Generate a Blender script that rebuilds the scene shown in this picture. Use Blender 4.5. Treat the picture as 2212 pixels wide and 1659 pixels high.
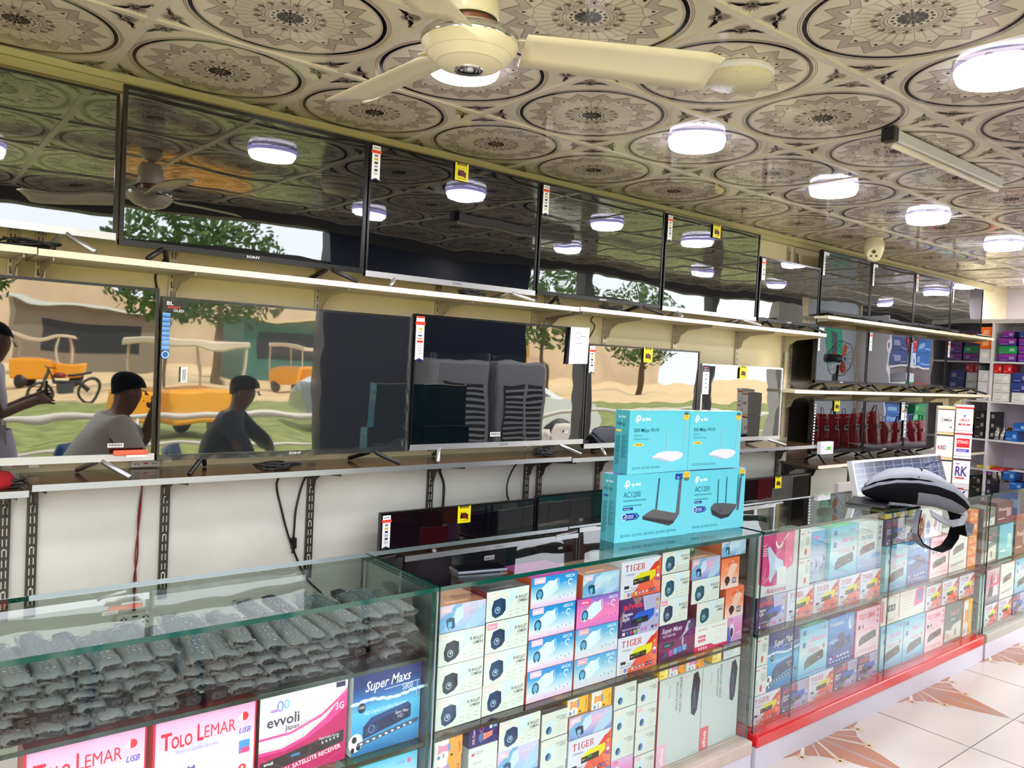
import bpy, bmesh, math, random
from math import sin, cos, pi, radians, atan2, hypot
from mathutils import Vector, Matrix, Euler

for _o in list(bpy.data.objects):
    bpy.data.objects.remove(_o)
scene = bpy.context.scene
COL = scene.collection
random.seed(7)
R = random.Random(11)

# ------------------------------------------------------------------ camera
F_PX = 1707.95
YAW, PITCH, ROLL = 0.8954, -0.02865, 0.0471
CAM_Z = 1.58
cam_data = bpy.data.cameras.new('camera')
cam_data.sensor_fit = 'HORIZONTAL'
cam_data.sensor_width = 36.0
cam_data.lens = F_PX / 2212 * 36.0
cam_data.clip_start = 0.02
cam = bpy.data.objects.new('camera', cam_data)
COL.objects.link(cam)
_f = Vector((cos(PITCH) * cos(YAW), cos(PITCH) * sin(YAW), sin(PITCH)))
_r = Vector((sin(YAW), -cos(YAW), 0))
_u = _r.cross(_f)
_r2 = cos(ROLL) * _r + sin(ROLL) * _u
_u2 = -sin(ROLL) * _r + cos(ROLL) * _u
cam.matrix_world = Matrix(((_r2.x, _u2.x, -_f.x, 0), (_r2.y, _u2.y, -_f.y, 0),
                           (_r2.z, _u2.z, -_f.z, CAM_Z), (0, 0, 0, 1)))
scene.camera = cam

# ------------------------------------------------------------------ light
scene.view_settings.view_transform = 'Standard'
scene.view_settings.look = 'None'
scene.view_settings.gamma = 1.0
scene.view_settings.use_curve_mapping = False
scene.view_settings.exposure = 0.42
world = bpy.data.worlds.new('sky')
scene.world = world
world.use_nodes = True
wn = world.node_tree
wn.nodes.clear()
_out = wn.nodes.new('ShaderNodeOutputWorld')
_bg = wn.nodes.new('ShaderNodeBackground')
_sky = wn.nodes.new('ShaderNodeTexSky')
_sky.sky_type = 'HOSEK_WILKIE'
_sky.sun_direction = (0.25, 0.45, 0.85)
_sky.turbidity = 6.0
_sky.ground_albedo = 0.5
_mix = wn.nodes.new('ShaderNodeMixRGB')
_mix.inputs[0].default_value = 0.72
_mix.inputs[2].default_value = (0.93, 0.97, 1.0, 1)
wn.links.new(_sky.outputs[0], _mix.inputs[1])
wn.links.new(_mix.outputs[0], _bg.inputs[0])
_bg.inputs[1].default_value = 5.1
wn.links.new(_bg.outputs[0], _out.inputs[0])
sun_data = bpy.data.lights.new('sun', 'SUN')
sun_data.energy = 9.0
sun_data.angle = 0.01
sun_data.color = (1.0, 0.94, 0.84)
sun = bpy.data.objects.new('sun', sun_data)
COL.objects.link(sun)
sun.rotation_euler = Vector((0.25, 0.45, 0.85)).to_track_quat('Z', 'Y').to_euler()

# ------------------------------------------------------------------ colour and materials
def lin(c):
    r = []
    for x in c[:3]:
        x = x / 255.0
        r.append(x / 12.92 if x <= 0.04045 else ((x + 0.055) / 1.055) ** 2.4)
    return (r[0], r[1], r[2], 1.0)

MATS = {}
def mat(name, col=(200, 200, 200), rough=0.5, metal=0.0, spec=0.5, ior=1.5, coat=0.0, emit=None, es=0.0,
        bump=0.0, bscale=20.0, vcol=False, noise=0.0, nscale=5.0, alpha=1.0):
    if name in MATS:
        return MATS[name]
    m = bpy.data.materials.new(name)
    m.use_nodes = True
    nt = m.node_tree
    b = nt.nodes['Principled BSDF']
    b.inputs['Base Color'].default_value = lin(col)
    b.inputs['Roughness'].default_value = rough
    b.inputs['Metallic'].default_value = metal
    b.inputs['Specular IOR Level'].default_value = spec
    b.inputs['IOR'].default_value = ior
    b.inputs['Coat Weight'].default_value = coat
    b.inputs['Coat Roughness'].default_value = 0.05
    if alpha < 1:
        b.inputs['Alpha'].default_value = alpha
    if emit:
        b.inputs['Emission Color'].default_value = lin(emit)
        b.inputs['Emission Strength'].default_value = es
    if vcol:
        a = nt.nodes.new('ShaderNodeAttribute')
        a.attribute_name = 'Col'
        nt.links.new(a.outputs['Color'], b.inputs['Base Color'])
    if bump or noise:
        tc = nt.nodes.new('ShaderNodeTexCoord')
        src = tc.outputs['Object']
        if name == 'screen_glass': src = nt.nodes.new('ShaderNodeNewGeometry').outputs['Position']
        if bump:
            n = nt.nodes.new('ShaderNodeTexNoise')
            n.inputs['Scale'].default_value = bscale
            n.inputs['Detail'].default_value = 2.0
            bp = nt.nodes.new('ShaderNodeBump')
            bp.inputs['Strength'].default_value = 1.0
            bp.inputs['Distance'].default_value = bump
            nt.links.new(src, n.inputs['Vector'])
            nt.links.new(n.outputs['Fac'], bp.inputs['Height'])
            nt.links.new(bp.outputs['Normal'], b.inputs['Normal'])
        if noise:
            n2 = nt.nodes.new('ShaderNodeTexNoise')
            n2.inputs['Scale'].default_value = nscale
            n2.inputs['Detail'].default_value = 6.0
            cr = nt.nodes.new('ShaderNodeValToRGB')
            l = lin(col)
            cr.color_ramp.elements[0].position = 0.35
            cr.color_ramp.elements[1].position = 0.65
            cr.color_ramp.elements[0].color = (l[0] * (1 - noise), l[1] * (1 - noise), l[2] * (1 - noise), 1)
            cr.color_ramp.elements[1].color = (min(1, l[0] * (1 + noise)), min(1, l[1] * (1 + noise)), min(1, l[2] * (1 + noise)), 1)
            nt.links.new(tc.outputs['Object'], n2.inputs['Vector'])
            nt.links.new(n2.outputs['Fac'], cr.inputs['Fac'])
            nt.links.new(cr.outputs['Color'], b.inputs['Base Color'])
    MATS[name] = m
    return m

def thin_glass(name, tint=(255, 255, 255), ior=1.5, rough=0.0, film=0.0, boost=1.0):
    """a pane: straight-through transmission, mirror reflection by Fresnel, optional milky film"""
    m = bpy.data.materials.new(name)
    m.use_nodes = True
    nt = m.node_tree
    nt.nodes.clear()
    o = nt.nodes.new('ShaderNodeOutputMaterial')
    tr = nt.nodes.new('ShaderNodeBsdfTransparent')
    tr.inputs[0].default_value = lin(tint)
    gl = nt.nodes.new('ShaderNodeBsdfGlossy')
    gl.inputs['Roughness'].default_value = rough
    fr = nt.nodes.new('ShaderNodeFresnel')
    fr.inputs[0].default_value = ior
    mx = nt.nodes.new('ShaderNodeMixShader')
    ge = nt.nodes.new('ShaderNodeNewGeometry')         # only the outer face of a sheet mirrors
    sb = nt.nodes.new('ShaderNodeMath'); sb.operation = 'SUBTRACT'; sb.inputs[0].default_value = boost
    sc = nt.nodes.new('ShaderNodeMath'); sc.operation = 'MULTIPLY'; sc.inputs[1].default_value = boost
    nt.links.new(ge.outputs['Backfacing'], sc.inputs[0]); nt.links.new(sc.outputs[0], sb.inputs[1])
    mm = nt.nodes.new('ShaderNodeMath'); mm.operation = 'MULTIPLY'; mm.use_clamp = True
    nt.links.new(fr.outputs[0], mm.inputs[0]); nt.links.new(sb.outputs[0], mm.inputs[1])
    nt.links.new(mm.outputs[0], mx.inputs[0])
    last = tr
    if film:
        df = nt.nodes.new('ShaderNodeBsdfDiffuse')
        df.inputs[0].default_value = lin((225, 228, 230))
        m2 = nt.nodes.new('ShaderNodeMixShader')
        m2.inputs[0].default_value = film
        nt.links.new(tr.outputs[0], m2.inputs[1]); nt.links.new(df.outputs[0], m2.inputs[2])
        last = m2
    nt.links.new(last.outputs[0], mx.inputs[1])
    nt.links.new(gl.outputs[0], mx.inputs[2])
    nt.links.new(mx.outputs[0], o.inputs[0])
    MATS[name] = m
    return m

CARD = mat('printed_card', vcol=True, rough=0.38, spec=0.4)
PAINT = mat('painted_surface', vcol=True, rough=0.5)
GLOSSP = mat('glossy_print', vcol=True, rough=0.12, spec=0.5)
FABRIC = mat('fabric', vcol=True, rough=0.9, spec=0.15)
SCREEN = mat('screen_glass', (5, 7, 9), rough=0.015, ior=2.5, spec=0.5, bump=0.0018, bscale=2.6)
BEZEL = mat('bezel_black', (14, 14, 16), rough=0.25)
SILVER = mat('silver_trim', (205, 205, 208), rough=0.28, metal=0.75)
CHROME = mat('chrome', (220, 220, 222), rough=0.12, metal=1.0)
ALU = mat('brushed_aluminium', (190, 192, 196), rough=0.3, metal=0.85)
STEEL = mat('slotted_steel', (88, 84, 80), rough=0.35, metal=0.7)
STEELL = mat('light_steel', (185, 178, 160), rough=0.35, metal=0.6)
BLACKP = mat('black_plastic', (20, 20, 22), rough=0.4)
CABLE = mat('cable_rubber', (16, 16, 18), rough=0.45)
WHITEP = mat('white_plastic', (228, 228, 230), rough=0.35)
CREAMP = mat('cream_plastic', (233, 222, 190), rough=0.3)
GLASS = thin_glass('counter_glass', (251, 254, 252), 1.5, boost=1.5)
GLASST = thin_glass('counter_top_glass', (238, 247, 243), 1.55, boost=1.7)
GEDGE = mat('glass_edge_green', (4, 72, 60), rough=0.08, spec=0.9, coat=0.6)
GEDGED = mat('glass_edge_dark', (12, 44, 40), rough=0.08, spec=0.9, coat=0.6)
BAGFILM = thin_glass('bag_film', (236, 236, 238), 1.45, rough=0.10, film=0.18, boost=2.6)
_nt = BAGFILM.node_tree
_tc = _nt.nodes.new('ShaderNodeTexCoord'); _no = _nt.nodes.new('ShaderNodeTexNoise'); _no.inputs['Scale'].default_value = 55; _no.inputs['Detail'].default_value = 3
_bp = _nt.nodes.new('ShaderNodeBump'); _bp.inputs['Distance'].default_value = .006
_nt.links.new(_tc.outputs['Object'], _no.inputs['Vector']); _nt.links.new(_no.outputs['Fac'], _bp.inputs['Height'])
for _n in _nt.nodes:
    if _n.bl_idname == 'ShaderNodeBsdfGlossy': _nt.links.new(_bp.outputs['Normal'], _n.inputs['Normal'])
FILM = thin_glass('clear_film', (250, 250, 250), 1.4, rough=0.05, film=0.015, boost=1.2)
LAMPM = mat('lamp_diffuser', (255, 255, 255), emit=(236, 236, 255), es=7.0, rough=0.3)
LAMPV = mat('lamp_rim_glow', (190, 190, 250), emit=(190, 184, 255), es=1.3, rough=0.3)

# ------------------------------------------------------------------ mesh builder
class MB:
    def __init__(s):
        s.v = []; s.f = []; s.m = []; s.c = []; s.s = []
    def poly(s, pts, mi=0, col=None, smooth=False):
        i = len(s.v)
        s.v.extend([tuple(p) for p in pts])
        s.f.append(tuple(range(i, i + len(pts))))
        s.m.append(mi); s.s.append(smooth)
        if col is None: col = (200, 200, 200)
        if isinstance(col[0], (int, float)):
            c = lin(col); s.c.append([c] * len(pts))
        else:
            s.c.append([lin(k) for k in col])
    def faces(s, verts, faces, mi=0, col=(200, 200, 200), smooth=False):
        i = len(s.v)
        s.v.extend([tuple(p) for p in verts])
        c = lin(col)
        for f in faces:
            s.f.append(tuple(i + k for k in f)); s.m.append(mi); s.s.append(smooth)
            s.c.append([c] * len(f))
    def box(s, x0, x1, y0, y1, z0, z1, mi=0, col=(200, 200, 200), cols=None, mis=None):
        """cols: dict of face -> colour, mis: dict of face -> material index; faces -x +x -y +y -z +z as 'l r f b d u'"""
        V = [(x0, y0, z0), (x1, y0, z0), (x1, y1, z0), (x0, y1, z0), (x0, y0, z1), (x1, y0, z1), (x1, y1, z1), (x0, y1, z1)]
        Fs = dict(d=(0, 3, 2, 1), u=(4, 5, 6, 7), f=(0, 1, 5, 4), r=(1, 2, 6, 5), b=(2, 3, 7, 6), l=(3, 0, 4, 7))
        i = len(s.v); s.v.extend(V)
        for k, f in Fs.items():
            s.f.append(tuple(i + q for q in f))
            s.m.append((mis or {}).get(k, mi)); s.s.append(False)
            c = lin((cols or {}).get(k, col)); s.c.append([c] * 4)
    def tube(s, pts, r, n=8, mi=0, col=(40, 40, 40), rads=None):
        P = [Vector(p) for p in pts]
        rings = []
        up = Vector((0, 0, 1))
        prev = None
        for i, p in enumerate(P):
            t = (P[min(i + 1, len(P) - 1)] - P[max(i - 1, 0)])
            if t.length < 1e-9: t = Vector((0, 0, 1))
            t.normalize()
            if prev is None:
                a = up if abs(t.z) < 0.9 else Vector((1, 0, 0))
                nrm = t.cross(a).normalized()
            else:
                nrm = (prev - t * prev.dot(t))
                nrm = nrm.normalized() if nrm.length > 1e-6 else t.orthogonal().normalized()
            prev = nrm
            b = t.cross(nrm)
            rr = rads[i] if rads else r
            rings.append([p + (nrm * cos(2 * pi * k / n) + b * sin(2 * pi * k / n)) * rr for k in range(n)])
        V = [q for ring in rings for q in ring]
        F = []
        for i in range(len(rings) - 1):
            for k in range(n):
                F.append((i * n + k, i * n + (k + 1) % n, (i + 1) * n + (k + 1) % n, (i + 1) * n + k))
        F.append(tuple(range(n - 1, -1, -1)))
        F.append(tuple((len(rings) - 1) * n + k for k in range(n)))
        s.faces(V, F, mi, col, smooth=True)
    def lathe(s, prof, c=(0, 0, 0), n=32, mi=0, col=(200, 200, 200), mis=None, cols=None):
        V = []
        for (r, z) in prof:
            for k in range(n):
                V.append((c[0] + r * cos(2 * pi * k / n), c[1] + r * sin(2 * pi * k / n), c[2] + z))
        i0 = len(s.v); s.v.extend(V)
        for i in range(len(prof) - 1):
            for k in range(n):
                s.f.append((i0 + i * n + k, i0 + i * n + (k + 1) % n, i0 + (i + 1) * n + (k + 1) % n, i0 + (i + 1) * n + k))
                s.m.append(mis[i] if mis else mi); s.s.append(True)
                s.c.append([lin(cols[i] if cols else col)] * 4)
    def build(s, name, mats, parent=None, loc=(0, 0, 0), rot=(0, 0, 0), bevel=0.0, subsurf=0, merge=False):
        me = bpy.data.meshes.new(name)
        me.from_pydata(s.v, [], s.f)
        if not isinstance(mats, (list, tuple)): mats = [mats]
        for m in mats: me.materials.append(m)
        me.polygons.foreach_set('material_index', s.m)
        me.polygons.foreach_set('use_smooth', s.s)
        at = me.color_attributes.new('Col', 'FLOAT_COLOR', 'CORNER')
        flat = []
        for cs in s.c:
            for c in cs: flat.extend(c)
        at.data.foreach_set('color', flat)
        me.update()
        if merge:
            bm = bmesh.new(); bm.from_mesh(me); bmesh.ops.remove_doubles(bm, verts=bm.verts, dist=1e-5); bm.to_mesh(me); bm.free()
        o = bpy.data.objects.new(name, me)
        COL.objects.link(o)
        o.location = loc; o.rotation_euler = rot
        if parent: o.parent = parent
        if bevel:
            b = o.modifiers.new('bevel', 'BEVEL'); b.width = bevel; b.segments = 2; b.limit_method = 'ANGLE'
        if subsurf:
            b = o.modifiers.new('sub', 'SUBSURF'); b.levels = subsurf; b.render_levels = subsurf
        return o

def tag(o, label=None, cat=None, group=None, kind=None):
    if label: o['label'] = label
    if cat: o['category'] = cat
    if group: o['group'] = group
    if kind: o['kind'] = kind
    return o
def empty(name, loc=(0, 0, 0), rot=(0, 0, 0), label=None, cat=None, group=None):
    o = bpy.data.objects.new(name, None)
    COL.objects.link(o); o.location = loc; o.rotation_euler = rot
    o.empty_display_size = 0.05
    return tag(o, label, cat, group)
def struct(o): o['kind'] = 'structure'; return o
KIDS = {}
def dup(o, loc, rot=None, label=None, group=None, parent=None, scale=None):
    c = o.copy(); COL.objects.link(c)
    if loc is not None: c.location = loc
    if rot is not None: c.rotation_euler = rot
    if scale is not None: c.scale = scale
    if label: c['label'] = label
    if group: c['group'] = group
    c.parent = parent
    kids = [k for k in KIDS.setdefault(o.name, [q for q in bpy.data.objects if q.parent == o])]
    for k in kids:
        dup(k, None, parent=c)
    return c

# ------------------------------------------------------------------ text as polygons
TXT = {}
def text_polys(t, bold=0.0):
    key = (t, bold)
    if key in TXT: return TXT[key]
    cu = bpy.data.curves.new('t', 'FONT')
    cu.body = t; cu.size = 1.0; cu.resolution_u = 2; cu.fill_mode = 'FRONT'; cu.offset = bold * 0.45
    ob = bpy.data.objects.new('t', cu)
    COL.objects.link(ob)
    me = ob.to_mesh()
    vs = [(v.co.x, v.co.y) for v in me.vertices]
    fs = [tuple(p.vertices) for p in me.polygons]
    ob.to_mesh_clear()
    bpy.data.objects.remove(ob); bpy.data.curves.remove(cu)
    if not vs: vs = [(0, 0)]
    x0 = min(v[0] for v in vs); x1 = max(v[0] for v in vs)
    capv = 0.70
    vs = [((v[0] - x0) / capv, v[1] / capv) for v in vs]
    TXT[key] = (vs, fs, (x1 - x0) / capv)
    return TXT[key]

class Art:
    """flat print on a panel of w x h metres; coordinates u, v in 0..1, later calls lie on top"""
    def __init__(s, w, h):
        s.w = w; s.h = h; s.items = []
    def poly(s, pts, col): s.items.append(('p', [tuple(p) for p in pts], col)); return s
    def rect(s, u0, v0, u1, v1, col, top=None, right=None):
        if top: c = [col, col, top, top]
        elif right: c = [col, right, right, col]
        else: c = col
        s.poly([(u0, v0), (u1, v0), (u1, v1), (u0, v1)], c); return s
    def grid(s, u0, v0, u1, v1, cols, n=None):
        """vertical colour ramp, cols bottom to top"""
        k = len(cols) - 1
        for i in range(k):
            a = v0 + (v1 - v0) * i / k; b = v0 + (v1 - v0) * (i + 1) / k
            s.items.append(('s', [(u0, a), (u1, a), (u1, b), (u0, b)], [cols[i], cols[i], cols[i + 1], cols[i + 1]]))
        s.items.append(('n',)); return s
    def ell(s, cu, cv, ru, rv, col, n=20, a0=0, a1=360, rot=0):
        pts = []
        full = abs(a1 - a0) >= 360
        m = n if full else n + 1
        cr, sr = cos(radians(rot)), sin(radians(rot))
        for i in range(m):
            a = radians(a0 + (a1 - a0) * i / n)
            x = ru * cos(a) * s.w; y = rv * sin(a) * s.h
            pts.append((cu + (x * cr - y * sr) / s.w, cv + (x * sr + y * cr) / s.h))
        s.poly(pts, col); return s
    def ring(s, cu, cv, ru, rv, t, col, n=24, a0=0, a1=360):
        tu = t; tv = t * s.w / s.h
        for i in range(n):
            a = radians(a0 + (a1 - a0) * i / n); b = radians(a0 + (a1 - a0) * (i + 1) / n)
            s.items.append(('s', [(cu + (ru - tu) * cos(a), cv + (rv - tv) * sin(a)), (cu + ru * cos(a), cv + rv * sin(a)),
                                  (cu + ru * cos(b), cv + rv * sin(b)), (cu + (ru - tu) * cos(b), cv + (rv - tv) * sin(b))], col))
        s.items.append(('n',)); return s
    def line(s, u0, v0, u1, v1, t, col):
        x0, y0, x1, y1 = u0 * s.w, v0 * s.h, u1 * s.w, v1 * s.h
        dx, dy = x1 - x0, y1 - y0; L = hypot(dx, dy) or 1
        nx, ny = -dy / L * t / 2, dx / L * t / 2
        s.poly([((x0 + nx) / s.w, (y0 + ny) / s.h), ((x0 - nx) / s.w, (y0 - ny) / s.h),
                ((x1 - nx) / s.w, (y1 - ny) / s.h), ((x1 + nx) / s.w, (y1 + ny) / s.h)], col); return s
    def text(s, t, u, v, hgt, col, fit=None, al='l', shear=0.0, bold=0.0, rot=0.0, serif=False):
        vs, fs, W = text_polys(t, bold)
        H = hgt * s.h
        sx = H
        if fit: sx = fit * (s.w if abs(rot) < 45 or abs(rot) > 135 else s.h) / max(W, 1e-6)
        off = {'l': 0, 'r': -W, 'c': -W / 2}[al]
        c, sn = cos(radians(rot)), sin(radians(rot))
        def tr(x, y):
            X = (x + off) * sx + shear * y * H; Y = y * H
            return ((u * s.w + X * c - Y * sn) / s.w, (v * s.h + X * sn + Y * c) / s.h)
        P = [tr(x, y) for x, y in vs]
        for f in fs: s.items.append(('s', [P[k] for k in f], col))
        if serif:
            n = len(t); 
            for i, ch in enumerate(t):
                pass
        s.items.append(('n',)); return s
    def emit(s, mb, o=(0, 0, 0), U=(1, 0, 0), V=(0, 0, 1), mi=0, d=0.00007, base=None):
        o = Vector(o); U = Vector(U); V = Vector(V); N = U.cross(V).normalized()
        lay = 1
        for it in s.items:
            if it[0] == 'n': lay += 1; continue
            pts = [o + U * (p[0] * s.w) + V * (p[1] * s.h) + N * (lay * d) for p in it[1]]
            mb.poly(pts, mi, it[2])
            if it[0] == 'p': lay += 1

def slab_text(a, t, u, v, hgt, wid, col, sw=0.2):
    """bold slab-serif capitals built from bars; hgt and wid in panel units, sw = stem share of letter width"""
    n = len(t); cw = wid / n; g = cw * 0.12
    for i, ch in enumerate(t):
        x0 = u + i * cw; x1 = x0 + cw - g
        if ch == 'I': x0 += cw * .22; x1 -= cw * .22
        w = x1 - x0; st = w * sw if ch != 'I' else w * .42; bt = hgt * 0.11
        def r(a0, b0, a1, b1): a.items.append(('s', [(x0 + a0 * w, v + b0 * hgt), (x0 + a1 * w, v + b0 * hgt), (x0 + a1 * w, v + b1 * hgt), (x0 + a0 * w, v + b1 * hgt)], col))
        b = 0.11; q = sw + .04
        if ch == 'T': r(0, 1 - b, 1, 1); r(.5 - q / 2, 0, .5 + q / 2, 1); r(.28, 0, .72, .07); r(0, .74, .1, 1); r(.9, .74, 1, 1)
        elif ch == 'I': r(.25, 0, .75, 1); r(0, 0, 1, .07); r(0, .93, 1, 1)
        elif ch == 'G':
            r(.0, .2, q, .8); r(.12, 0, .8, b); r(.12, 1 - b, .85, 1); r(.05, .1, .25, .22); r(.05, .78, .25, .9); r(.78, .1, 1, .45); r(.6, .4, 1, .47); r(.88, .72, .98, 1)
        elif ch == 'E': r(.1, 0, .1 + q, 1); r(0, 0, .95, b); r(0, 1 - b, .92, 1); r(.1, .46, .7, .56); r(.85, 0, .95, .28); r(.82, .76, .92, 1); r(.62, .38, .7, .64)
        elif ch == 'R': r(.1, 0, .1 + q, 1); r(0, 0, .42, .07); r(0, 1 - b, .75, 1); r(.1, .44, .72, .54); r(.68, .54, .9, .9); 
        if ch == 'R':
            a.items.append(('s', [(x0 + .5 * w, v + .46 * hgt), (x0 + .78 * w, v), (x0 + 1.02 * w, v), (x0 + .72 * w, v + .48 * hgt)], col))
    a.items.append(('n',))
# ------------------------------------------------------------------ the room
WY = 3.13          # wall with the televisions
CZ = 2.53          # ceiling
FZ = -0.03         # floor
XF = 7.9           # far cabinet
TX0, TY0, TS = 0.598, 3.112, 0.6

# ceiling tiles with a printed rosette, every tile the same print
def tile_print():
    a = Art(0.6, 0.6)
    D = (24, 22, 24); G = (184, 174, 160); G2 = (150, 140, 126); GL = (124, 112, 96)
    def ring(r0, r1, col, n=48):
        for i in range(n):
            p = 2 * pi * i / n; q = 2 * pi * (i + 1) / n
            a.items.append(('s', [(.5 + r0 * cos(p), .5 + r0 * sin(p)), (.5 + r1 * cos(p), .5 + r1 * sin(p)), (.5 + r1 * cos(q), .5 + r1 * sin(q)), (.5 + r0 * cos(q), .5 + r0 * sin(q))], col))
        a.items.append(('n',))
    def pol(r, t): return (.5 + r * cos(t), .5 + r * sin(t))
    ring(.436, .456, D, 56); ring(.464, .468, G2, 56); ring(.474, .477, GL, 56); ring(.428, .430, G2, 56)
    N = 16
    def seg(p, q, t, col):
        dx, dy = q[0] - p[0], q[1] - p[1]; L = hypot(dx, dy) or 1
        nx, ny = -dy / L * t, dx / L * t
        a.items.append(('s', [(p[0] + nx, p[1] + ny), (p[0] - nx, p[1] - ny), (q[0] - nx, q[1] - ny), (q[0] + nx, q[1] + ny)], col))
    for k in range(N):
        t = 2 * pi * (k + .5) / N; h = pi / N
        to, vo = .402, .325; ti, vi = .338, .268
        for sg in (-1, 1):
            q = [pol(vi, t + sg * h), pol(vo, t + sg * h), pol(to, t), pol(ti, t)]
            if sg < 0: q = q[::-1]
            a.items.append(('s', q, G))
    a.items.append(('n',))
    for k in range(N):
        t = 2 * pi * (k + .5) / N; h = pi / N
        to, vo = .402, .325; ti, vi = .338, .268
        for sg in (-1, 1):
            seg(pol(vo, t + sg * h), pol(to, t), .0012, GL); seg(pol(vi, t + sg * h), pol(ti, t), .0012, GL)
            seg(pol(.335, t), pol(.262, t + sg * h * .55), .001, GL) if False else None
            seg(pol(.248, t), pol(.262, t + sg * h * .98), .001, GL)
        seg(pol(.248, t), pol(.15, t), .001, GL)
        seg(pol(.262, t + h), pol(.12, t + h), .001, GL)
        st = []
        for j in range(16):
            rr = .0145 if j % 2 == 0 else .005
            aa = 2 * pi * j / 16
            c = pol(.297, t); st.append((c[0] + rr * cos(aa), c[1] + rr * sin(aa)))
        a.items.append(('s', st, D))
        for j in range(-2, 3):                          # little palmette
            b = pol(.142, t); e = (b[0] + .03 * cos(t + j * .42), b[1] + .03 * sin(t + j * .42))
            seg(b, e, .0028, G2)
        for sg in (-1, 1):
            seg(pol(.14, t), pol(.128, t + sg * .1), .002, G2); seg(pol(.128, t + sg * .1), pol(.138, t + sg * .14), .002, G2)
    a.items.append(('n',))
    ring(.1, .103, GL, 40); ring(.112, .114, GL, 40); ring(.118, .1205, GL, 40)
    for k in range(N):
        t = 2 * pi * k / N
        a.items.append(('s', [pol(.018, t - .08), pol(.06, t - .155), pol(.066, t), pol(.06, t + .155), pol(.018, t + .08)], D))
        c = pol(.081, t)
        a.items.append(('s', [(c[0] + .0078 * cos(x * pi / 4), c[1] + .0078 * sin(x * pi / 4)) for x in range(8)], D))
    a.items.append(('n',))
    ring(0.0001, .016, (70, 62, 54), 14)
    for ci in range(4):                                 # corner scrolls
        ca = pi / 4 + ci * pi / 2
        ex, ey = cos(ca), sin(ca); fx, fy = -ey, ex
        cx, cy = .5 + ex * .585, .5 + ey * .585
        def P(u, v): return (cx + (ex * u + fx * v) * 1.22, cy + (ey * u + fy * v) * 1.22)
        def leafpoly(b, ang, L, W, col):
            d = (cos(ang), sin(ang)); n = (-d[1], d[0])
            pts = [P(b[0] + d[0] * L * s + n[0] * W * w, b[1] + d[1] * L * s + n[1] * W * w) for s, w in ((0, 0), (.3, .9), (.7, .7), (1, 0), (.7, -.5), (.3, -.6))]
            a.items.append(('s', pts, col))
        for j in range(9):
            leafpoly((-.005, 0), (j - 4) * .33, .058 - abs(j - 4) * .005, .006, G2)
        for j in range(5):
            leafpoly((-.012, 0), pi + (j - 2) * .5, .032, .005, G2)
        a.items.append(('n',))
        for sg in (-1, 1):
            pts = []
            for i in range(9):
                q = i / 8
                pts.append((-.018 + .012 * sin(q * pi * 1.5), sg * (.012 + .082 * q), .0068 * sin(pi * min(1, q * 1.05 + .1)) + .001))
            for i in range(8):
                u0, v0, w0 = pts[i]; u1, v1, w1 = pts[i + 1]
                qd = [P(u0 - w0, v0), P(u0 + w0, v0), P(u1 + w1, v1), P(u1 - w1, v1)]
                if sg < 0: qd = qd[::-1]
                a.items.append(('s', qd, D))
            for i in range(5):
                leafpoly((-.012, sg * (.03 + i * .011)), pi - sg * .9 if True else 0, .02, .003, D)
        c = P(-.016, 0)
        a.items.append(('s', [(c[0] + .0085 * cos(x * pi / 4), c[1] + .0085 * sin(x * pi / 4)) for x in range(8)], D))
        a.items.append(('n',))
    return a

def build_ceiling():
    a = tile_print()
    one = MB()
    a.emit(one, (0, 0.6, 0), (1, 0, 0), (0, -1, 0), 0, d=0.00012)
    cm = MB()
    tiles = [(i, j) for i in range(-6, 20) for j in range(0, 5)]
    rr = random.Random(5)
    for i, j in tiles:
        x = TX0 + i * TS; y1 = TY0 - j * TS; y0 = y1 - TS
        sag = rr.uniform(-.0015, .0015)
        base = (222, 212, 192)
        cm.poly([(x, y0, CZ + sag), (x, y1, CZ + sag), (x + TS, y1, CZ + sag), (x + TS, y0, CZ + sag)], 0, base)
        off = len(cm.v)
        for p in one.v:
            cm.v.append((x + p[0], y0 + p[1], CZ + sag - 0.0004 + p[2]))
        for f in one.f: cm.f.append(tuple(off + q for q in f))
        cm.m.extend([0] * len(one.f)); cm.s.extend([False] * len(one.f)); cm.c.extend(one.c)
    m = mat('ceiling_pvc', vcol=True, rough=0.09, spec=0.5, bump=0.0015, bscale=4.0)
    struct(cm.build('ceiling', [m]))
    # slab above
    mb = MB(); mb.box(-3.1, 13, 0.1, 3.4, 2.62, 2.66, 0)
    struct(mb.build('trim_slab_above', [mat('slab', (90, 88, 84), rough=.9)]))
    n = 0
    tb = mat('ceiling_grid_bar', (214, 208, 190), rough=.25)
    for i in range(-6, 21):
        n += 1
        mb = MB(); x = TX0 + i * TS; mb.box(x - .012, x + .012, .12, 3.12, CZ - .006, CZ + .01)
        struct(mb.build('trim_%d' % n, tb))
    for j in range(0, 6):
        n += 1
        mb = MB(); y = TY0 - j * TS; mb.box(-3.0, 12.6, y - .012, y + .012, CZ - .0065, CZ + .01)
        struct(mb.build('trim_%d' % n, tb))
    mb = MB(); mb.box(-3, 8.4, 3.085, 3.128, CZ - .03, CZ - .007); mb.box(-3, 8.4, 3.10, 3.128, CZ - .06, CZ - .03)
    struct(mb.build('trim_cornice', mat('cornice', (204, 194, 146), rough=.35)))
build_ceiling()

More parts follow.
